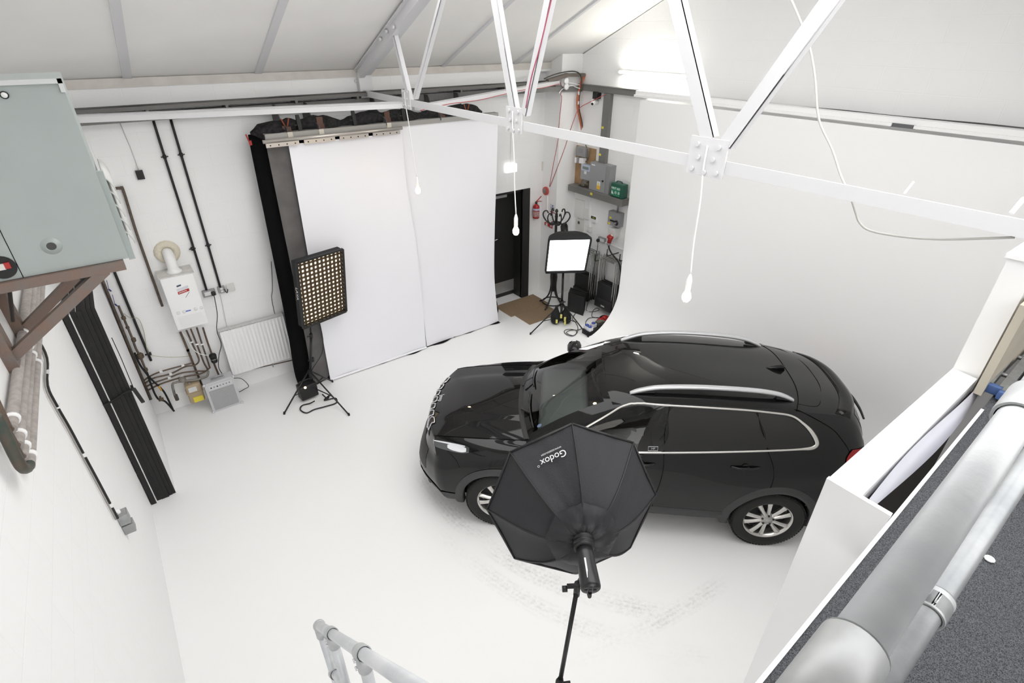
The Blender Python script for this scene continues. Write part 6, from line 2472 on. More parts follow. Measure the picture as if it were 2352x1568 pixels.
# ================================================================== door mats
M_mat_ = mat('brown_coir_mat', (170, 146, 120), 0.95, noise=0.35, nscale=90, bump=0.8, bscale=220, spec=0.1)
b = MB()
b.box(5.19, 7.075, 0.0, 6.12, 7.60, 0.014)
tag(b.build('door_mat', M_mat_), 'brown door mat lying directly before the black door', 'mat', 'brown door mats')
b = MB()
b.box(5.28, 6.63, 0.0, 6.03, 7.072, 0.012)
tag(b.build('door_mat', M_mat_), 'brown door mat further from the door by the light stand', 'mat', 'brown door mats')
b = MB()
b.grid(lambda i, j: V3((4.93 + 0.05 * i + 0.03 * sin(j * 5), 7.16 + 0.10 * i + 0.02 * sin(j * 9), 0.01 + (0.42 + 0.1 * i) * j)), 4, 12)
tag(b.build('hanging_cloth', mat('dark_brown_cloth', (66, 56, 50), 0.9)), 'dark brown cloth edge showing behind the right white sheet', 'cloth')

# ================================================================== coat stand
cb = V3((6.13, 7.0, 0))
cs = thing('coat_stand', 'black bentwood coat stand in the corner behind the lit softbox', 'coat stand', cb)
M_bent = mat('black_bentwood', (36, 34, 33), 0.4)
fin = opl(1304.5, 480, cb, (ray(1304, 600).x, ray(1304, 600).y, 0))
ht = fin.z
b = MB()
b.lathe(cb, (0, 0, 1), [(0.022, 0.30), (0.024, 1.0), (0.024, ht - 0.16), (0.030, ht - 0.14), (0.022, ht - 0.11), (0.028, ht - 0.09), (0.012, ht - 0.075), (0.03, ht - 0.05), (0.024, ht - 0.02), (0.004, ht)], 14)
b.build('pole', M_bent, cs)
for k in range(4):
    a = radians(20 + 90 * k)
    dv = V3((cos(a), sin(a), 0))
    b = MB()
    b.tube([cb + dv * r_ + V3((0, 0, z_)) for r_, z_ in ((0.03, 0.78), (0.06, 0.62), (0.05, 0.42), (0.09, 0.22), (0.19, 0.08), (0.29, 0.015))], 0.015, 8, 5)
    b.build('leg', M_bent, cs)
b = MB()
b.tube([cb + V3((cos(2 * pi * k / 20) * 0.20, sin(2 * pi * k / 20) * 0.20, 0.085)) for k in range(20)], 0.013, 8, 0, True)
b.build('ring', M_bent, cs)
for k in range(6):
    a = radians(10 + 60 * k)
    dv = V3((cos(a), sin(a), 0))
    b = MB()
    b.tube([cb + dv * r_ + V3((0, 0, ht + z_)) for r_, z_ in ((0.02, -0.26), (0.10, -0.27), (0.19, -0.22), (0.24, -0.13), (0.22, -0.06), (0.17, -0.05), (0.15, -0.09))], 0.012, 8, 5)
    b.build('hook', M_bent, cs)
b = MB()
b.tube([cb + V3((cos(2 * pi * k / 18) * 0.09, sin(2 * pi * k / 18) * 0.09, ht - 0.26)) for k in range(18)], 0.010, 8, 0, True)
b.build('top_ring', M_bent, cs)

# ================================================================== mains distribution block on the floor
g0, g1, g2 = oz(1336, 764), oz(1352, 773), oz(1388, 757)
ux_ = (g2 - g1)
ux_ = ux_.normalized() * 0.50
uy_ = (g0 - g1).normalized() * 0.17
mb_ = thing('power_block', 'black mains distribution block with blue capped sockets on the floor', 'power block', g1 + (ux_ + uy_) / 2)
b = MB()
b.obox(g1, ux_, uy_, (0, 0, 0.085))
b.build('base', M_black, mb_)
for k, (a_, c_) in enumerate(((0.14, 0.72), (0.13, 0.28), (0.42, 0.60))):
    c = g1 + ux_ * a_ + uy_ * c_ + V3((0, 0, 0.085))
    b = MB()
    b.cbox(c + V3((0, 0, 0.03)), ux_.normalized() * 0.085, uy_.normalized() * 0.085, (0, 0, 0.06))
    sk = b.build('socket', M_paper, mb_)
    b = MB()
    b.lathe(c + V3((0, 0, 0.06)), (0, 0, 1), [(0.034, 0), (0.036, 0.012), (0.030, 0.02), (0.001, 0.022)], 16)
    b.build('blue_cap', mat('blue_cap', (58, 78, 150), 0.4), sk)
c = g1 + ux_ * 0.72 + uy_ * 0.6 + V3((0, 0, 0.085))
b = MB()
b.cbox(c + V3((0, 0, 0.03)), ux_.normalized() * 0.12, uy_.normalized() * 0.09, (0, 0, 0.06))
b.cbox(c + ux_.normalized() * 0.10 + V3((0, 0, 0.02)), ux_.normalized() * 0.05, uy_.normalized() * 0.07, (0, 0, 0.03))
b.build('connector', mat('connector_grey', (108, 106, 98), 0.5), mb_)
rp, rq = oz(1372, 740, 0.06), oz(1395, 728, 0.06)
rp3 = thing('power_plug', 'red and white industrial plug lying behind the power block', 'plug', (rp + rq) / 2)
dv = (rq - rp)
b = MB()
b.lathe(rp, dv, [(0.03, 0), (0.05, 0.03), (0.055, 0.10), (0.045, 0.13)], 16)
b.build('red_body', M_red, rp3)
b = MB()
b.lathe(rp + dv * 0.55, dv, [(0.045, 0), (0.055, 0.03), (0.05, 0.10), (0.03, 0.13)], 16)
b.build('red_connector', M_red, rp3)
b = MB()
b.lathe(rp - dv.normalized() * 0.02 + V3((0, -0.02, 0)), (-0.5, -0.7, 0.1), [(0.045, 0), (0.05, 0.05), (0.042, 0.09)], 14)
b.build('white_body', M_paper, rp3)
b = MB()
b.tube([rq, oz(1402, 727, 0.03), oz(1407, 725, 0.02), oz(1407, 718, 0.03), oz(1403, 708, 0.03)], 0.013, 8, 5)
b.build('cable', M_black, rp3)
for k, (pts, lb) in enumerate((([(1344, 748), (1346, 738), (1352, 731), (1362, 729), (1378, 730)], 'thin black cable arching from a blue socket to the red plug'),
                               ([(1337, 754), (1325, 758), (1312, 756), (1300, 757), (1296, 762), (1303, 769), (1315, 771), (1324, 765), (1322, 758), (1311, 758), (1301, 763), (1307, 768), (1318, 770), (1326, 762), (1327, 750), (1322, 740), (1315, 733), (1316, 728), (1322, 718), (1325, 705)], 'black cable coiled on the floor beside the light stand foot'),
                               ([(1375, 732), (1381, 726), (1390, 724), (1396, 729), (1388, 732), (1380, 728), (1386, 725), (1394, 727)], 'short black cable bundle on the red plug'))):
    b = MB()
    b.tube([oz(px, py, 0.012 + 0.004 * k) for px, py in pts], 0.006 if k != 2 else 0.010, 6, 5)
    tag(b.build('floor_cable', M_black), lb, 'cable')

p, q = ox(1322, 508, 6.79), ox(1336, 526, 6.79)
b = MB()
b.rbox((6.82, (p.y + q.y) / 2, (p.z + q.z) / 2), (0.06, 0, 0), (0, abs(p.y - q.y), 0), (0, 0, 0.22), 0.008)
o = tag(b.build('control_box', mat('old_white', (214, 212, 206), 0.5)), 'white control box with a small dark window behind the coat stand', 'box')
b = MB()
b.cbox((6.788, (p.y + q.y) / 2 - 0.0, (p.z + q.z) / 2 + 0.05), (0.003, 0, 0), (0, 0.05, 0), (0, 0, 0.05))
b.build('window', mat('grille_dark', (80, 82, 82), 0.5), o)
# ================================================================== hanging bulbs and the loose ceiling cable
M_bulb = mat('lit_bulb', (255, 244, 224), 0.4, emit=((255, 226, 180), 60.0))
for k, (bx_, by_, ny) in enumerate(((960, 437, nodes[0]), (1185, 530, nodes[1]), (1577, 680, nodes[2]))):
    c = ox(bx_, by_, XT - 0.06)
    top = V3((XT - 0.075, ny + 0.0, 3.84))
    o = thing('pendant_bulb', ['bare bulb hanging in front of the white backdrop sheets', 'bare bulb hanging in front of the black door', 'bare bulb hanging lowest in front of the white cove'][k], 'light', (c.x, c.y, c.z - 0.06), 0, 'bare bulbs hanging from the truss')
    b = MB()
    tp_ = V3((c.x, c.y, c.z + 0.17))
    b.tube([tp_, tp_.lerp(top, 0.33) + V3((0, 0.005, 0)), tp_.lerp(top, 0.7) + V3((0, -0.006, 0)), top, top + V3((0.0, 0, 0.14))], 0.006, 6, 5)
    b.build('cord', M_white, o)
    b = MB()
    b.lathe(c + V3((0, 0, 0.045)), (0, 0, 1), [(0.016, 0), (0.020, 0.01), (0.020, 0.08), (0.012, 0.11), (0.006, 0.125)], 14)
    b.build('lamp_holder', M_gloss_white, o)
    b = MB()
    b.lathe(c, (0, 0, 1), [(0.003, -0.042), (0.018, -0.038), (0.029, -0.022), (0.032, -0.004), (0.028, 0.016), (0.018, 0.036), (0.014, 0.05)], 18)
    b.build('glass_bulb', M_bulb, o)
b = MB()
pts = [ox(1815, -6, 3.3), ox(1837, 45, 3.28), ox(1860, 110, 3.25), ox(1872, 180, 3.22), ox(1877, 250, 3.2), ox(1886, 290, 3.19), ox(1912, 345, 3.18), ox(1930, 400, 3.17), ox(1947, 437, 3.16),
       ox(1957, 462, 3.18), ox(1966, 490, 3.2), ox(1975, 512, 3.2), ox(2000, 530, 3.2), ox(2070, 543, 3.18), ox(2150, 549, 3.14), ox(2240, 548, 3.10), ox(2330, 545, 3.08)]
b.tube(pts, 0.006, 6, 4)
tag(b.build('loose_cable', mat('pale_cable', (196, 194, 190), 0.6)), 'long loose white cable looping down over the truss at right', 'cable')
b = MB()
p = ox(2068, 470, XT)
b.tube([V3((XT, p.y, 3.91)), ox(2098, 418, XT + 0.1)], 0.006, 6)
tag(b.build('tie_wire', M_white), 'short white wire end sticking up from the truss chord', 'wire')
b = MB()
p = ox(2312, 512, XT)
b.tube([V3((XT, p.y, 3.91)), ox(2352, 455, XT + 0.05)], 0.010, 6)
tag(b.build('tie_wire', M_white), 'white wire end rising from the chord at the right edge', 'wire')

# ================================================================== softbox with grid in front of the backdrop
M_fabric = mat('black_softbox_fabric', (40, 40, 42), 0.7, bump=0.15, bscale=200, spec=0.3)


def stand_legs(parent, hub, feet, zb, brace_z, r_=0.011, m=None):
    m = m or M_black_metal
    for ft in feet:
        b = MB()
        b.cyl(hub + V3((0, 0, zb)), ft + V3((0, 0, 0.012)), r_, seg=8)
        lg = b.build('leg', m, parent)
        b = MB()
        b.cyl(ft + V3((0, 0, 0.0)), ft + V3((0, 0, 0.035)) + (hub - ft).normalized() * 0.01, r_ * 1.35, seg=8)
        b.build('rubber_foot', M_rubber, lg)
        b = MB()
        q = ft.lerp(hub + V3((0, 0, zb)), 0.42)
        b.cyl(hub + V3((0, 0, brace_z)), q, r_ * 0.7, seg=6)
        b.build('brace', m, lg)


sc_ = V3((1.8007, 6.7122, 1.631))
sr, su = V3((0.9568, 0.2887, -0.0335)).normalized(), V3((0.0671, -0.1072, 0.992)).normalized()
sn = V3((0.2828, -0.9514, -0.1219)).normalized()
sw, sh = 0.69, 0.95
hubL = oz(722, 905)
sl = thing('softbox_light', 'lit softbox with honeycomb grid standing before the grey backdrop', 'studio light', hubL)
b = MB()


def sring(d, k):
    w, h = sw / 2 * k, sh / 2 * k
    return [sc_ + sr * x * w + su * y * h + sn * d for x, y in ((-1, -1), (1, -1), (1, 1), (-1, 1))]


rows_ = [sring(0.02, 1.0), sring(-0.09, 1.0), sring(-0.20, 0.72), sring(-0.27, 0.30)]
b.loft(rows_, True, False, True, False)
b.build('shell', M_fabric, sl)
b = MB()
e_ = 0.022
for (x0, y0, x1, y1) in ((-1, -1, 1, -1), (1, -1, 1, 1), (1, 1, -1, 1), (-1, 1, -1, -1)):
    p = sc_ + sr * x0 * sw / 2 + su * y0 * sh / 2 + sn * 0.02
    q = sc_ + sr * x1 * sw / 2 + su * y1 * sh / 2 + sn * 0.02
    b.bar(p, q, e_ * 1.3, e_ * 1.3, sn)
b.build('rim', M_black, sl)
b = MB()
b.add([sc_ + sr * x * sw / 2 * 0.97 + su * y * sh / 2 * 0.97 - sn * 0.035 for x, y in ((-1, -1), (1, -1), (1, 1), (-1, 1))], [(0, 1, 2, 3)])
b.build('diffuser', mat('warm_diffuser', (255, 246, 226), 0.6, emit=((255, 236, 200), 2.6)), sl)
b = MB()
NX, NY = 11, 16
for k in range(1, NX):
    x = -sw / 2 + sw * k / NX
    b.obox(sc_ + sr * (x - 0.0022) - su * sh / 2 - sn * 0.033, sr * 0.0044, su * sh, sn * 0.05)
for k in range(1, NY):
    y = -sh / 2 + sh * k / NY
    b.obox(sc_ + su * (y - 0.0022) - sr * sw / 2 - sn * 0.033, su * 0.0044, sr * sw, sn * 0.05)
b.build('honeycomb_grid', mat('grid_fabric', (66, 54, 44), 0.8), sl)
fcx = sc_ - sr * (sw / 2 + 0.002) - sn * 0.035 + su * 0.02
text('lettering', 'LAVA', 0.075, fcx - sn * 0.0, -su, sn * 0.9, mat('print_white', (222, 222, 222), 0.6), sl, 0.002)
hd_ = sc_ - sn * 0.27
b = MB()
b.cyl(hd_, hd_ - sn * 0.10 + V3((0, 0, 0.0)), 0.055, seg=16)
b.build('lamp_head', M_black, sl)
b = MB()
tipL = hd_ - sn * 0.05 - V3((0, 0, 0.07))
b.cyl(hubL + V3((0, 0, 0.30)), hubL.lerp(tipL, 0.55) + V3((0, 0, 0)), 0.017, seg=10)
b.cyl(hubL.lerp(tipL, 0.5), tipL, 0.012, seg=10)
b.cyl(hubL + V3((0, 0, 0.06)), hubL + V3((0, 0, 0.42)), 0.017, seg=10)
b.build('pole', M_black_metal, sl)
for t in (0.33, 0.55):
    c = hubL.lerp(tipL, t)
    b = MB()
    b.cyl(c - V3((0, 0, 0.03)), c + V3((0, 0, 0.03)), 0.024, seg=10)
    b.cyl(c, c + V3((-0.06, 0, 0)), 0.009, seg=8)
    b.build('collar_knob', M_black, sl)
f1_, f2_ = oz(653, 951), oz(802, 954)
f3_ = oz(764, 877)
stand_legs(sl, hubL, [f1_, f2_, f3_], 0.42, 0.12)
pkc = oz(719, 922)
pk = thing('battery_pack', 'black power pack hanging at the foot of the gridded softbox stand', 'battery', pkc)
dx_ = V3((1, 0.1, 0)).normalized()
dy_ = V3((-0.1, 1, 0))
b = MB()
b.rbox(pkc + dy_ * 0.13 + V3((0, 0, 0.14)), dx_ * 0.25, dy_ * 0.15, (0, 0, 0.22), 0.015)
b.build('case', M_black, pk)
b = MB()
b.tube([pkc + dy_ * 0.13 - dx_ * 0.1 + V3((0, 0, 0.25)), pkc + dy_ * 0.13 - dx_ * 0.09 + V3((0, 0, 0.30)), pkc + dy_ * 0.13 + dx_ * 0.09 + V3((0, 0, 0.30)), pkc + dy_ * 0.13 + dx_ * 0.1 + V3((0, 0, 0.25))], 0.01, 8, 3)
b.build('handle', M_black, pk)
c = oz(701, 890, 0.265)
b = MB()
b.sphere(c, 0.018, 10, 8)
b.build('indicator', mat('lit_indicator', (255, 230, 190), 0.4, emit=((255, 214, 160), 4.0)), pk)
b = MB()
b.tube([oz(740, 905, 0.10), oz(752, 915, 0.02), oz(756, 908, 0.012), oz(745, 919, 0.012), oz(770, 914, 0.012), oz(772, 925, 0.012), oz(748, 933, 0.012), oz(722, 940, 0.012), oz(704, 948, 0.012), oz(690, 941, 0.012), oz(694, 931, 0.012), oz(712, 926, 0.02), oz(722, 921, 0.10)], 0.010, 6, 5)
tag(b.build('floor_cable', M_black), 'black cable looped on the floor in front of the power pack', 'cable')
b = MB()
b.tube([tipL + V3((0.02, 0, 0)), hubL.lerp(tipL, 0.7) + V3((0.12, 0.02, 0)), hubL.lerp(tipL, 0.4) + V3((0.16, 0, 0)), hubL + V3((0.04, 0.0, 0.40)), hubL + V3((0.06, 0.05, 0.22))], 0.006, 6, 6)
tag(b.build('lamp_cable', M_black), 'thin black cable sagging from the gridded softbox down its pole', 'cable')

# ================================================================== lit window softbox on the right
wc = V3((5.7433, 6.229, 1.3466))
wr, wu, wn = V3((0.8434, -0.5373, 0.0032)).normalized(), V3((-0.2141, -0.3304, 0.9192)).normalized(), V3((-0.4929, -0.7759, -0.3937)).normalized()
ww, wh = 0.652, 0.705
hubR = oz(1288, 742)
wl = thing('softbox_light', 'black hooded softbox with glowing white front by the door mats', 'studio light', hubR)
b = MB()
prof_ = [(0.10, 1.06, 1.03), (0.0, 1.05, 1.04), (-0.10, 1.02, 1.02), (-0.22, 0.84, 0.86), (-0.30, 0.5, 0.5), (-0.33, 0.22, 0.22)]


def wring(d, kx, ky, rad=0.0):
    out = []
    for sx, sy, a0 in ((1, 1, 0), (-1, 1, 90), (-1, -1, 180), (1, -1, 270)):
        for k in range(5):
            t = radians(a0 + 22.5 * k)
            x = sx * (ww / 2 * kx - rad) + cos(t) * rad
            y = sy * (wh / 2 * ky - rad) + sin(t) * rad
            out.append(wc + wr * x + wu * y + wn * d)
    return out


rows_ = [wring(0.004, 1.0, 1.0, 0.01), wring(0.035, 1.08, 1.09, 0.02), wring(-0.02, 1.10, 1.10, 0.03), wring(-0.14, 1.02, 1.04, 0.08), wring(-0.25, 0.84, 0.9, 0.14), wring(-0.32, 0.55, 0.55, 0.12), wring(-0.35, 0.25, 0.25, 0.07)]
b.loft(rows_, True, False, True, True)
b.build('shell', M_fabric, wl)
b = MB()
b.add(wring(0.0, 1.0, 1.0, 0.01), [tuple(range(20))])
b.build('diffuser', mat('lit_diffuser', (255, 255, 255), 0.6, emit=((255, 255, 253), 5.5)), wl)
hc = wc - wn * 0.33
b = MB()
dirh = (-wn * 0.8 + V3((0, 0, 0.45))).normalized()
b.cyl(hc, hc + dirh * 0.30, 0.065, seg=18)
b.cyl(hc + dirh * 0.30, hc + dirh * 0.33, 0.055, seg=18)
b.build('lamp_head', M_black_metal, wl)
b = MB()
b.cbox(hc + dirh * 0.14 + V3((0, 0, 0.066)), dirh * 0.12, wr * 0.03, (0, 0, 0.006))
b.build('head_label', mat('head_label', (150, 150, 150), 0.4), wl)
tipR = hc + dirh * 0.12 - V3((0, 0, 0.08))
b = MB()
kR = hubR + V3((0, 0, 0.40))
b.cyl(hubR + V3((0, 0, 0.05)), kR, 0.022, seg=10)
b.cyl(kR, kR.lerp(tipR, 0.55), 0.020, seg=10)
b.cyl(kR.lerp(tipR, 0.5), tipR, 0.015, seg=10)
b.build('pole', M_black_metal, wl)
b = MB()
c = hubR + V3((0, 0, 0.42))
b.cyl(c - V3((0, 0, 0.03)), c + V3((0, 0, 0.03)), 0.036, seg=10)
b.cyl(c, c + V3((0.06, -0.03, 0.01)), 0.010, seg=8)
b.build('collar_knob', M_black, wl)
stand_legs(wl, hubR, [oz(1218, 768), oz(1351, 774), hubR + V3((0.45, 0.55, 0))], 0.42, 0.12)
sg = thing('sand_bag', 'black and yellow weight bag at the foot of the right light stand', 'weight bag', hubR)
for k, (dx, dy) in enumerate(((-0.085, 0.06), (0.09, -0.045))):
    c = hubR + V3((dx, dy, 0.17))
    rows_ = []
    for z_, r_ in ((-0.17, 0.05), (-0.13, 0.085), (-0.05, 0.10), (0.03, 0.085), (0.10, 0.05), (0.16, 0.025)):
        rows_.append([c + V3((cos(2 * pi * a / 14) * r_ * 0.85 - dx * 0.5 * (z_ + 0.1), sin(2 * pi * a / 14) * r_ - dy * 0.5 * (z_ + 0.1), z_)) for a in range(14)])
    b = MB()
    b.loft(rows_, True, True, True, True)
    b.build('bag_half', mat('bag_black', (30, 30, 31), 0.85, bump=0.5, bscale=30), sg)
tv = (V3((EYE.x, EYE.y, 0)) - V3((hubR.x, hubR.y, 0))).normalized()
sd = V3((-tv.y, tv.x, 0))
for a_, z_ in ((0.0, 0.20), (0.07, 0.15), (-0.075, 0.09), (0.075, 0.07)):
    b = MB()
    c = hubR + tv * 0.112 + sd * a_ + V3((0, 0, z_))
    b.cbox(c, sd * 0.035, tv * 0.02, V3((0, 0, 0.07)))
    b.build('yellow_patch', mat('bag_yellow', (222, 214, 120), 0.7), sg)

# ================================================================== octagonal softbox in the foreground
oc_ = V3((1.52422804, 1.4977331, 2.31199271 + 0.016))
on_ = V3((0.49972604, 0.83262847, -0.23875449))
ap_ = EYE + ray(1339, 1240) * ((V3((1.37342287, 1.24646608, 2.40)) - EYE).length / ray(1339, 1240).length)
VT = [(1.2719423, 1.74107163, 2.63255981), (1.57565289, 1.59911606, 2.77318895), (1.8492395, 1.39777173, 2.64365559), (1.9324388, 1.25498341, 2.31983861), (1.77651377, 1.25439458, 1.9914256), (1.47280318, 1.39635015, 1.85079646), (1.19921657, 1.59769448, 1.98032982), (1.11601727, 1.7404828, 2.3041468)]
VT = [V3(v) + V3((0, 0, 0.016)) for v in VT]
poleO = V3((1.315, 1.17, 0))
ol = thing('octagonal_softbox', 'large black octagonal softbox on a stand in front of the car', 'studio light', poleO)


def omid(k, t):    # along rib k from the speed ring (0) to the rim (1), bowed outward
    v = VT[k]
    rim0 = ap_ + (v - oc_).normalized() * 0.047
    p = rim0.lerp(v, t)
    return p - on_ * 0.10 * sin(pi * min(1, t) ** 0.85) * 0.75


for k in range(8):
    k2 = (k + 1) % 8
    b = MB()

    def pan(i, j, k=k, k2=k2):
        p = omid(k, j).lerp(omid(k2, j), i)
        sag = 4 * i * (1 - i)
        return p + on_ * 0.022 * sag * sin(pi * j * 0.9) + V3((0, 0, 0.004)) * sin(i * 17 + j * 11 + k) * sag
    b.grid(pan, 10, 16)
    pn_ = b.build('fabric_panel', mat('octa_black_fabric', (44, 44, 47), 0.62, bump=0.25, bscale=160, spec=0.35), ol)
    b = MB()
    b.tube([omid(k, j / 10) - on_ * 0.003 for j in range(11)], 0.005, 6)
    b.build('rib_seam', M_black, ol)
b = MB()
for k in range(8):
    p, q = VT[k], VT[(k + 1) % 8]
    b.cyl(p, q, 0.007, seg=6)
b.build('rim_piping', M_black, ol)
b = MB()
b.add([oc_ + (v - oc_) * 0.97 + on_ * 0.02 for v in VT], [tuple(range(8))])
b.build('front_diffuser', mat('octa_diffuser', (250, 248, 244), 0.6, emit=((255, 250, 240), 2.0)), ol)
# inner sleeve panels round the ring
for k in (0, 1, 2, 7, 6, 3, 4, 5):
    k2 = (k + 1) % 8
    b = MB()
    b.grid(lambda i, j, k=k, k2=k2: omid(k, 0.02 + 0.32 * j).lerp(omid(k2, 0.02 + 0.32 * j), i) - on_ * (0.006 + 0.010 * sin(pi * i) * sin(pi * j) + 0.004 * sin(i * 14 + j * 9 + k)) + (V3((0, 0, 0.0))), 8, 6)
    b.build('inner_sleeve', mat('octa_sleeve_leatherette', (40, 40, 43), 0.45, bump=0.12, bscale=14, spec=0.4), ol)
# printed name on the upper panel, upside down as seen from behind
k = 0
pc_ = omid(0, 0.80).lerp(omid(1, 0.80), 0.58)
e_r = (omid(1, 0.8) - omid(0, 0.8)).normalized()
e_u = (omid(0, 0.55).lerp(omid(1, 0.55), 0.58) - omid(0, 0.95).lerp(omid(1, 0.95), 0.58)).normalized()
nn_ = e_r.cross(e_u)
outw = -on_ + (pc_ - oc_).normalized() * 0.8
M_print = mat('print_white', (222, 222, 222), 0.6)
rt, upv = -e_r, e_u
if rt.cross(upv).dot(outw) < 0:
    rt = -rt
offn = rt.cross(upv).normalized() * 0.012
text('lettering', 'Godox', 0.051, pc_ + offn, rt, upv, M_print, ol, 0.0015)
text('web_lettering', 'WWW.GODOX.COM', 0.0118, pc_ + offn - upv * 0.036, rt, upv, M_print, ol, 0.0015)
ra = pc_ + offn + rt * 0.088 + upv * 0.012
b = MB()
b.tube([ra + (rt * cos(2 * pi * k / 14) + upv * sin(2 * pi * k / 14)) * 0.005 for k in range(14)], 0.001, 5, 0, True)
b.build('registered_mark', M_print, ol)

# strobe head, tilting bracket, stand
hx = (ap_ - oc_).normalized()
h0 = ap_ - hx * 0.01
head_axis = (C_ := (oz(1356, 1325, 2.10) - ap_)).normalized() if False else None
hend = EYE + ray(1352, 1322) * ((h0 - EYE).length / ray(1352, 1322).length * 0.965)
ha = (hend - h0).normalized()
b = MB()
b.lathe(h0, ha, [(0.056, -0.02), (0.058, 0.0), (0.058, 0.014), (0.052, 0.016), (0.055, 0.022), (0.055, 0.034), (0.049, 0.036), (0.052, 0.044), (0.052, 0.054), (0.042, 0.058)], 28)
b.build('speed_ring', M_black, ol)
HLEN = 0.26
b = MB()
b.lathe(h0, ha, [(0.041, 0.05), (0.042, 0.09), (0.043, 0.12), (0.047, 0.2), (0.049, HLEN - 0.01), (0.046, HLEN), (0.001, HLEN + 0.001)], 28)
hdO = b.build('strobe_head', mat('strobe_black', (34, 34, 36), 0.3), ol)
hu = ha.cross(V3((0, 0, 1))).normalized()
hv = hu.cross(ha).normalized()
b = MB()
for i in range(3):
    for j in range(2):
        c = h0 + ha * (HLEN + 0.002) + hu * (-0.022 + 0.022 * i) + hv * (-0.014 + 0.026 * j)
        b.cbox(c, hu * 0.014, hv * 0.014, ha * 0.003)
b.build('control_buttons', M_clad, hdO)
b = MB()
b.cbox(h0 + ha * 0.18 + hv * 0.0445 + hu * 0.012, ha * 0.10, hu * 0.008, hv * 0.003)
b.build('white_stripe', mat('print_white', (222, 222, 222), 0.6), hdO)
b = MB()
b.tube([h0 + ha * HLEN * 0.55 - hv * 0.045, h0 + ha * HLEN * 0.8 - hv * 0.075, h0 + ha * (HLEN + 0.0) - hv * 0.07, h0 + ha * (HLEN + 0.0) - hv * 0.035], 0.009, 8, 4)
b.build('grab_handle', M_black, hdO)
ptop = h0 + ha * 0.14 - hv * 0.046 - hu * 0.0
ptop = V3((ptop.x, ptop.y, ptop.z))
poleO_top = EYE + ray(1326, 1345) * ((ptop - EYE).length / ray(1326, 1345).length)
b = MB()
b.bar(ptop, poleO_top, 0.03, 0.02, hu)
b.cyl(ptop - hu * 0.035, ptop + hu * 0.035, 0.02, seg=12)
b.cyl(poleO_top - hu * 0.05, poleO_top + hu * 0.05, 0.012, seg=10)
b.cyl(poleO_top + V3((0, 0, 0.02)), poleO_top - V3((0, 0, 0.07)), 0.016, seg=12)
b.build('tilt_bracket', M_black, ol)
for s_ in (-0.06, 0.06):
    b = MB()
    c = poleO_top + hu * s_ - V3((0, 0, 0.02 if s_ > 0 else -0.04))
    b.cyl(c - hu * 0.012, c + hu * 0.012, 0.015, seg=10)
    b.build('bracket_knob', M_black, ol)
# where the pole meets the floor, a little out of plumb
dline = (EYE + ray(1287, 1560) * ((poleO_top - EYE).length / ray(1287, 1560).length * 1.12)) - poleO_top
dline = dline * (poleO_top.z / -dline.z) if dline.z < 0 else V3((0, 0, -poleO_top.z))
base_ = poleO_top + dline
b = MB()
b.cyl(poleO_top - V3((0, 0, 0.03)), poleO_top.lerp(base_, 0.24), 0.0115, seg=12)
b.build('upper_pole', M_black_metal, ol)
b = MB()
b.cyl(poleO_top.lerp(base_, 0.22), poleO_top.lerp(base_, 0.62), 0.0145, seg=12)
b.cyl(poleO_top.lerp(base_, 0.6), poleO_top.lerp(base_, 0.97), 0.0175, seg=12)
b.build('lower_pole', M_black_metal, ol)
for t, r_ in ((0.235, 0.021), (0.62, 0.024)):
    c = poleO_top.lerp(base_, t)
    b = MB()
    b.cyl(c - V3((0, 0, 0.025)), c + V3((0, 0, 0.025)), r_, seg=12)
    b.cyl(c, c - hu * 0.055 + V3((0, 0, 0.01)), 0.010, seg=8)
    b.cyl(c - V3((0, 0, 0.02)), c + hu * 0.06 - V3((0, 0, 0.03)), 0.007, seg=8)
    b.cbox(c + hu * 0.07 - V3((0, 0, 0.035)), hu * 0.035, (0, 0.01, 0), (0, 0, 0.022))
    b.build('collar_knob', M_black, ol)
for k in range(3):
    a = radians(100 + 120 * k)
    b = MB()
    ft = V3((base_.x + cos(a) * 0.5, base_.y + sin(a) * 0.5, 0.012))
    b.cyl(base_ + V3((0, 0, 0.55)), ft, 0.012, seg=8)
    b.build('leg', M_black_metal, ol)
# ================================================================== gallery railing, stair rail, ladder
M_pipe = mat('galvanised_pipe', (222, 224, 226), 0.38, 0.2, nscale=6, rgb2=(204, 207, 211), bump=0.1, bscale=22)
M_pipe_dark = mat('darker_galvanised_pipe', (172, 174, 176), 0.4, 0.4, nscale=8, rgb2=(150, 153, 156), bump=0.1, bscale=22)  # darker grey copy of the pipe material, for the middle pipe
M_clamp = mat('cast_galvanised', (196, 198, 199), 0.45, 0.3, noise=0.1, nscale=30)


def rail_pt(px, py, dist):    # point on the sight line at a given distance from the room's x axis through the eye
    d = ray(px, py)
    return EYE + d * (dist / sqrt(d.y * d.y + d.z * d.z))


ra_ = rail_pt(2236, 1100, 0.52)
rb_ = oz(1960, 1490, ra_.z)
dr_ = (ra_ - rb_).normalized()
R1, R0 = ra_ + dr_ * 4.2, rb_ - dr_ * 0.75
rail = thing('guard_rail', 'thick galvanised pipe guard rail along the carpeted gallery edge', 'railing', (ra_.x, ra_.y, ZM))
b = MB()
b.cyl(R0, R1, 0.0245, seg=32)
b.build('top_pipe', M_pipe, rail)
# middle pipe, half a metre lower
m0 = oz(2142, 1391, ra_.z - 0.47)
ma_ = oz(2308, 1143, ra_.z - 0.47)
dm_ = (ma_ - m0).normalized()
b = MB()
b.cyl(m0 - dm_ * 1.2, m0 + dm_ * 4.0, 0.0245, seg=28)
b.build('middle_pipe', M_pipe_dark, rail)


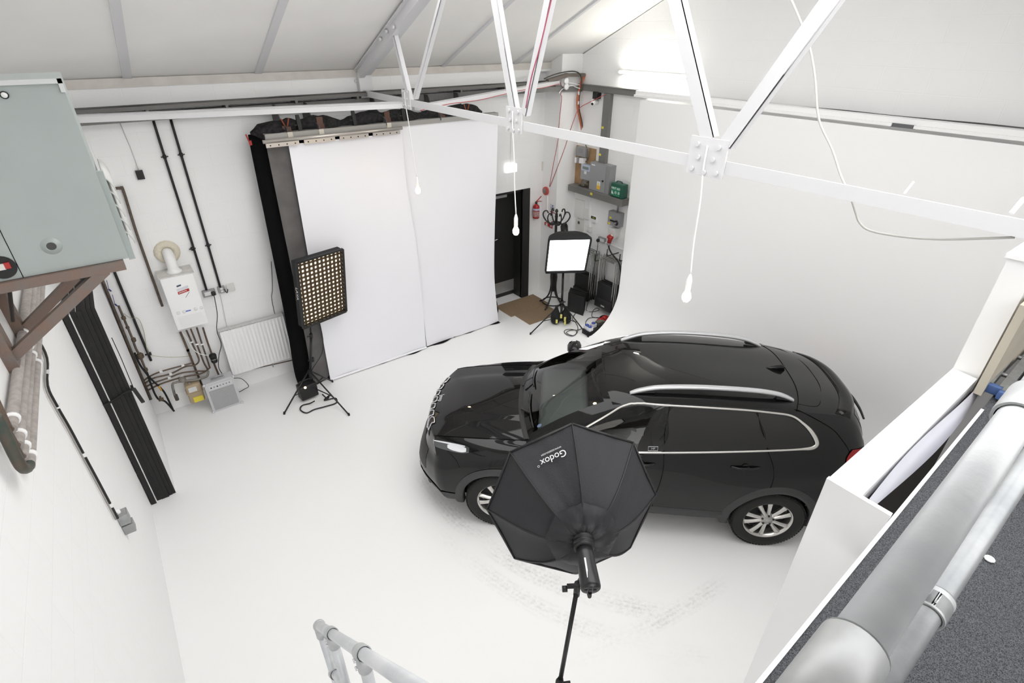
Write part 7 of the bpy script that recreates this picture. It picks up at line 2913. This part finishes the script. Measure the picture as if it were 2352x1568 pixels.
def collar(c, d, r_, l_, name, parent):
    b = MB()
    b.lathe(c - d * l_ / 2, d, [(r_ * 0.92, 0.0), (r_, 0.003), (r_, l_ - 0.003), (r_ * 0.92, l_)], 28, False, False)
    b.lathe(c - d * l_ / 2, d, [(r_ * 0.85, 0.001), (r_ * 0.99, 0.0)], 28, False, False)
    b.lathe(c + d * l_ / 2, d, [(r_ * 0.99, 0.0), (r_ * 0.85, -0.001)], 28, False, False)
    return b.build(name, M_clamp, parent)


posts = [0.26, 1.30, 2.9, 4.4]
cx0 = m0 + dm_ * 0.0
for k, t in enumerate((oz(1905, 1560, ra_.z).x, oz(2320, 925, ra_.z).x, 2.6, 4.0)):
    p = R0 + dr_ * ((t - R0.x) / dr_.x)
    collar(p, dr_, 0.031, 0.10, 'pipe_fitting', rail)
    q = m0 + dm_ * ((p.x - m0.x) / dm_.x)
    b = MB()
    b.cyl((p.x, p.y, ZM), p, 0.0245, seg=20)
    b.build('post', M_pipe, rail)
    b = MB()
    b.lathe((p.x, p.y, ZM), (0, 0, 1), [(0.06, 0), (0.06, 0.008), (0.033, 0.01), (0.033, 0.06)], 20)
    b.build('base_flange', M_clamp, rail)
    collar(V3((q.x, q.y, q.z)), dm_, 0.031, 0.06, 'pipe_fitting', rail)
c = oz(2138, 1398, m0.z)
c = m0 + dm_ * ((c.x - m0.x) / dm_.x)
collar(c, dm_, 0.031, 0.05, 'pipe_fitting', rail)
# white paint speck on the carpet
c = oz(2273, 1283, ZM + 0.006)
b = MB()
b.sphere(c, 0.014, 10, 6, (1.2, 1.2, 0.5))
tag(b.build('paint_blob', M_white), 'small white blob on the charcoal gallery carpet', 'paint blob')

# stair hand rail at the bottom edge
s0, s1 = EYE + ray(733, 1436) * 3.1, EYE + ray(903, 1544) * 1.72
ds = (s1 - s0).normalized()
sr_ = thing('stair_rail', 'galvanised pipe stair rail rising into view at the bottom edge', 'railing', (s0.x, s0.y, 0))
b = MB()
b.cyl(s0 - ds * 0.02, s1 + ds * 1.1, 0.0245, seg=24)
b.build('hand_rail', M_pipe, sr_)
low0 = s0 + V3((0, 0, -0.50))


def tee(p, nm='pipe_fitting'):
    collar(p, ds, 0.032, 0.085, nm, sr_)
    b = MB()
    b.cyl(p, p - V3((0, 0, 0.11)), 0.031, seg=20)
    b.build(nm, M_clamp, sr_)
    for dz in (0.02, 0.075):
        b = MB()
        c = p - V3((0.034, 0.0, dz))
        b.cyl(c + V3((0.01, 0, 0)), c - V3((0.006, 0, 0)), 0.009, seg=8)
        b.build('grub_screw', M_chrome, sr_)


zpost = s0 - ds * 0.0
b = MB()
b.cyl(s0, s0 - V3((0, 0, 1.55)), 0.0245, seg=20)
b.build('post', M_pipe, sr_)
b = MB()
b.sphere(s0, 0.034, 18, 12)
b.build('elbow', M_clamp, sr_)
b = MB()
b.cyl(s0, s0 - V3((0, 0, 0.10)), 0.031, seg=20)
b.build('elbow', M_clamp, sr_)
for px, py in ((762, 1452), (832, 1497)):
    d_ = ray(px, py)
    # nearest point of the rail to this sight line
    w0 = s0 - EYE
    a_, b_, c_ = ds.dot(ds), ds.dot(d_), d_.dot(d_)
    t = (b_ * d_.dot(w0) - c_ * ds.dot(w0)) / (a_ * c_ - b_ * b_)
    p = s0 + ds * t
    tee(p)
    b = MB()
    b.cyl(p, (p.x, p.y, max(0.1, p.z - 1.3)), 0.0245, seg=20)
    b.build('post', M_pipe, sr_)
b = MB()
b.cyl(low0, low0 + ds * 2.2, 0.0245, seg=20)
b.build('lower_rail', M_pipe, sr_)
collar(low0 + ds * 0.03, ds, 0.032, 0.07, 'pipe_fitting', sr_)

# aluminium ladder lying on the gallery and the beige board behind it
lA, lB = oz(2276, 893, ZM + 0.05), oz(2352, 822, ZM + 0.05)
for k, ((a0, a1), off, lb) in enumerate((((2288, 2345), 0.0, 'aluminium ladder with blue feet lying on the gallery carpet'), ((2305, 2352), 0.12, 'second aluminium ladder lying beside it nearer the rail'))):
    o0 = oz(2282 + 33 * k, 893 + 20 * k, ZM + 0.04)
    dv = mdir.copy()
    nv = V3((-dv.y, dv.x, 0))
    ld = thing('ladder', lb, 'ladder', o0, 0, 'ladders on the gallery')
    for s_ in (0, 1):
        b = MB()
        b.obox(o0 + nv * (0.012 if s_ else -0.036) + V3((0, 0, -0.02)), dv * 2.0, nv * 0.022, V3((0, 0, 0.05)))
        b.build('stile', M_galv, ld)
    b = MB()
    b.rbox(o0 + V3((0, 0, 0.0)), dv * 0.035, nv * 0.085, V3((0, 0, 0.05)), 0.008)
    b.build('blue_foot', mat('ladder_blue', (70, 96, 146), 0.5), ld)
    for j in range(6):
        b = MB()
        p = o0 + dv * (0.2 + 0.28 * j)
        b.cyl(p - nv * 0.03, p + nv * 0.03, 0.012, seg=8)
        b.build('rung', M_galv, ld)
e2 = oz(2250, 908, ZM)
b = MB()
e2.y = min(e2.y, pc.y - 0.08)
e3 = V3((X_R - 0.02, e2.y, e2.z))
e2, e3 = e2 + V3((0, 0.02, 0)), e3 + V3((0, 0.02, 0))
b.prism([e2, e2 + V3((0, 0.035, 0)), e3 + V3((0, 0.035, 0)), e3], (0, 0, 0.5))
tag(b.build('beige_board', mat('beige_board', (196, 188, 172), 0.7, noise=0.08, nscale=5)), 'beige board standing behind the ladders at the gallery edge', 'board')
# hanging paper sheet behind the low partition
q0, q1 = oz(1990, 1140, ZP - 0.01), oz(2243, 872, ZP - 0.01)
b = MB()
b.grid(lambda i, j: q0.lerp(q1, i) + V3((0, -0.012 - 0.03 * sin(pi * i) * j - 0.012 * j + 0.012 * sin(i * 5), -0.07 * j - 0.07 * sin(pi * i) * j)), 30, 10)
tag(b.build('hanging_sheet', mat('lilac_white_sheet', (226, 226, 234), 0.6)), 'loose white sheet hanging behind the low partition', 'sheet')
